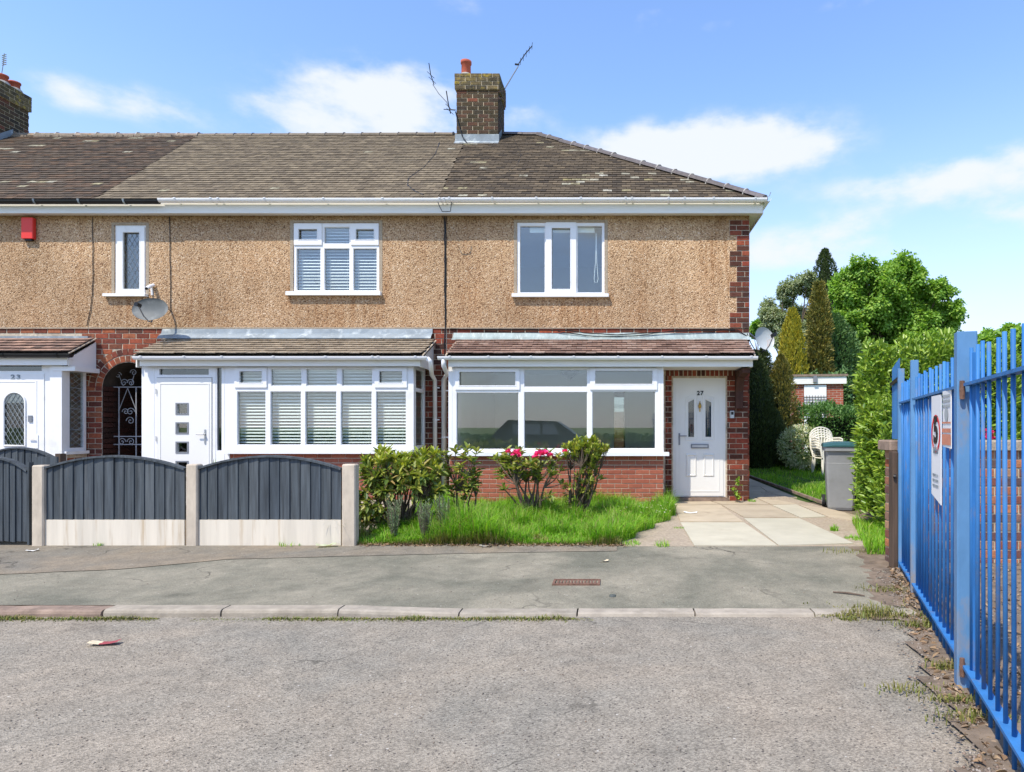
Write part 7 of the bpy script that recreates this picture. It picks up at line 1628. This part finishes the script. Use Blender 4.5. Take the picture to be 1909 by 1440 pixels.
n = 500; x = rng.uniform(-8, 2.3, n); y = rng.uniform(5.2, 7.35, n); pebbles('pavement_grit', np.stack([x, y, zz(x, y) + .004], 1), .002, .007, 'stones', 'pale grit scattered on the pavement')
n = 3200; y = 1.5 + 3.4 * rng.uniform(0, 1, n); x = rng.uniform(-1.2, .75, n) * y * .95; pebbles('road_grit', np.stack([x, y, 0 * x - .056], 1), .0018, .006, 'stones', 'loose chippings on the road')
n = 1500; y = rng.uniform(2.0, 6.35, n); x = EDGE(y) + rng.exponential(.45, n) - .14; D = unit(n); D[:, 2] *= .25; P = np.stack([x, y, zz(x, y) + .012 + np.where(x > EDGE(y) + .3, .03, 0)], 1)
tag(stuffed('leaf_litter', leaf_mesh(P, D, np.tile([0, 0, 1.0], (n, 1)) + rng.normal(0, .5, (n, 3)), rng.uniform(.02, .06, n), rng.uniform(.012, .03, n), .3, .2), 'litter'), 'dead leaves and twigs along the foot of the railings', 'leaves')
n = 700; x = rng.uniform(-2.9, .1, n); y = 7.38 + rng.normal(0, .03, n); D = unit(n); D[:, 2] *= .25
tag(stuffed('leaf_litter', leaf_mesh(np.stack([x, y, zz(x, y) + .012], 1), D, np.tile([0, 0, 1.0], (n, 1)) + rng.normal(0, .5, (n, 3)), rng.uniform(.015, .05, n), rng.uniform(.01, .03, n), .3, .2), 'litter'), 'dead leaves caught along the front garden edge', 'leaves')
# ================================================================== WHAT THE WINDOWS REFLECT: the other side of the street
van = thing('parked_car', 'dark car parked across the road, seen only as a reflection in the bay window', 'car', (-3.2, -7, -.05)); 
mb = MB(); side = [(-2.2, .35), (2.2, .35), (2.25, .75), (1.5, .98), (.6, 1.62), (-1.5, 1.68), (-2.2, 1.0)]
for s in (0,):
    a = [(-3.2 + p[0], -7, p[1]) for p in side]; b = [(q[0], -8.9, q[2]) for q in a]; mb.poly(a[::-1]); mb.poly(b)
    for i in range(7): mb.poly([a[i], a[(i + 1) % 7], b[(i + 1) % 7], b[i]])
mb.build('body', 'van_grey', van)
mb = MB()
for x0, x1 in ((-1.3, -.1), (.0, .7)): mb.poly([(-3.2 + x0, -6.99, 1.05), (-3.2 + x1, -6.99, 1.05), (-3.2 + min(x1, .5), -6.99, 1.5), (-3.2 + x0, -6.99, 1.5)][::-1])
mb.build('window', 'dish_rusty', van)
for x in (-1.6, 1.5): w = MB(); w.lathe((0, 0, 0), [(0, -.1), (.32, -.1), (.34, 0), (.32, .1), (0, .1)], 16, Matrix.Translation((-3.2 + x, -7.1, .32)) @ Matrix.Rotation(R(90), 4, 'X')); w.build('wheel', 'rubber', van)
h = hedge('unseen low hedge added behind the camera for the windows to reflect', lumpy_box(-26, 16, -18, -16, 0, .75, amp=.25), 7000, .25, .14, 'leaf_hedge_dark', parent_loc=(-5, -17, 0)); core(h, -25, 15, -17.6, -16.5, 0, .55)  # added out of view, kept low to lighten the pane reflections

GR = {'satellite_dish': 'satellite dishes on the house walls', 'tv_aerial': 'aerials on the chimneys', 'terraced_house': 'houses of the terrace', 'weed_tuft': 'weed tufts along the pavement and slabs', 'grass_tuft': 'tall grass tufts at the garden edge',
      'litter': 'scraps of litter on the ground', 'dead_leaf': 'dead leaves on the pavement', 'rhododendron': 'shrubs in the front garden', 'lavender_plant': 'grey feathery plants at the pavement edge', 'potted_plant': 'potted plants behind the fence',
      'hedge': 'hedges', 'conifer_tree': 'conifers beside and behind the end house', 'broadleaf_tree': 'broadleaved trees beyond the gardens', 'distant_house': 'distant houses', 'garden_fence': 'arched board fences'}
for o in COL.objects:
    if o.parent is None and o.get('category') and not o.get('group'):
        k = o.name.split('.')[0]
        if k in GR: o['group'] = GR[k]
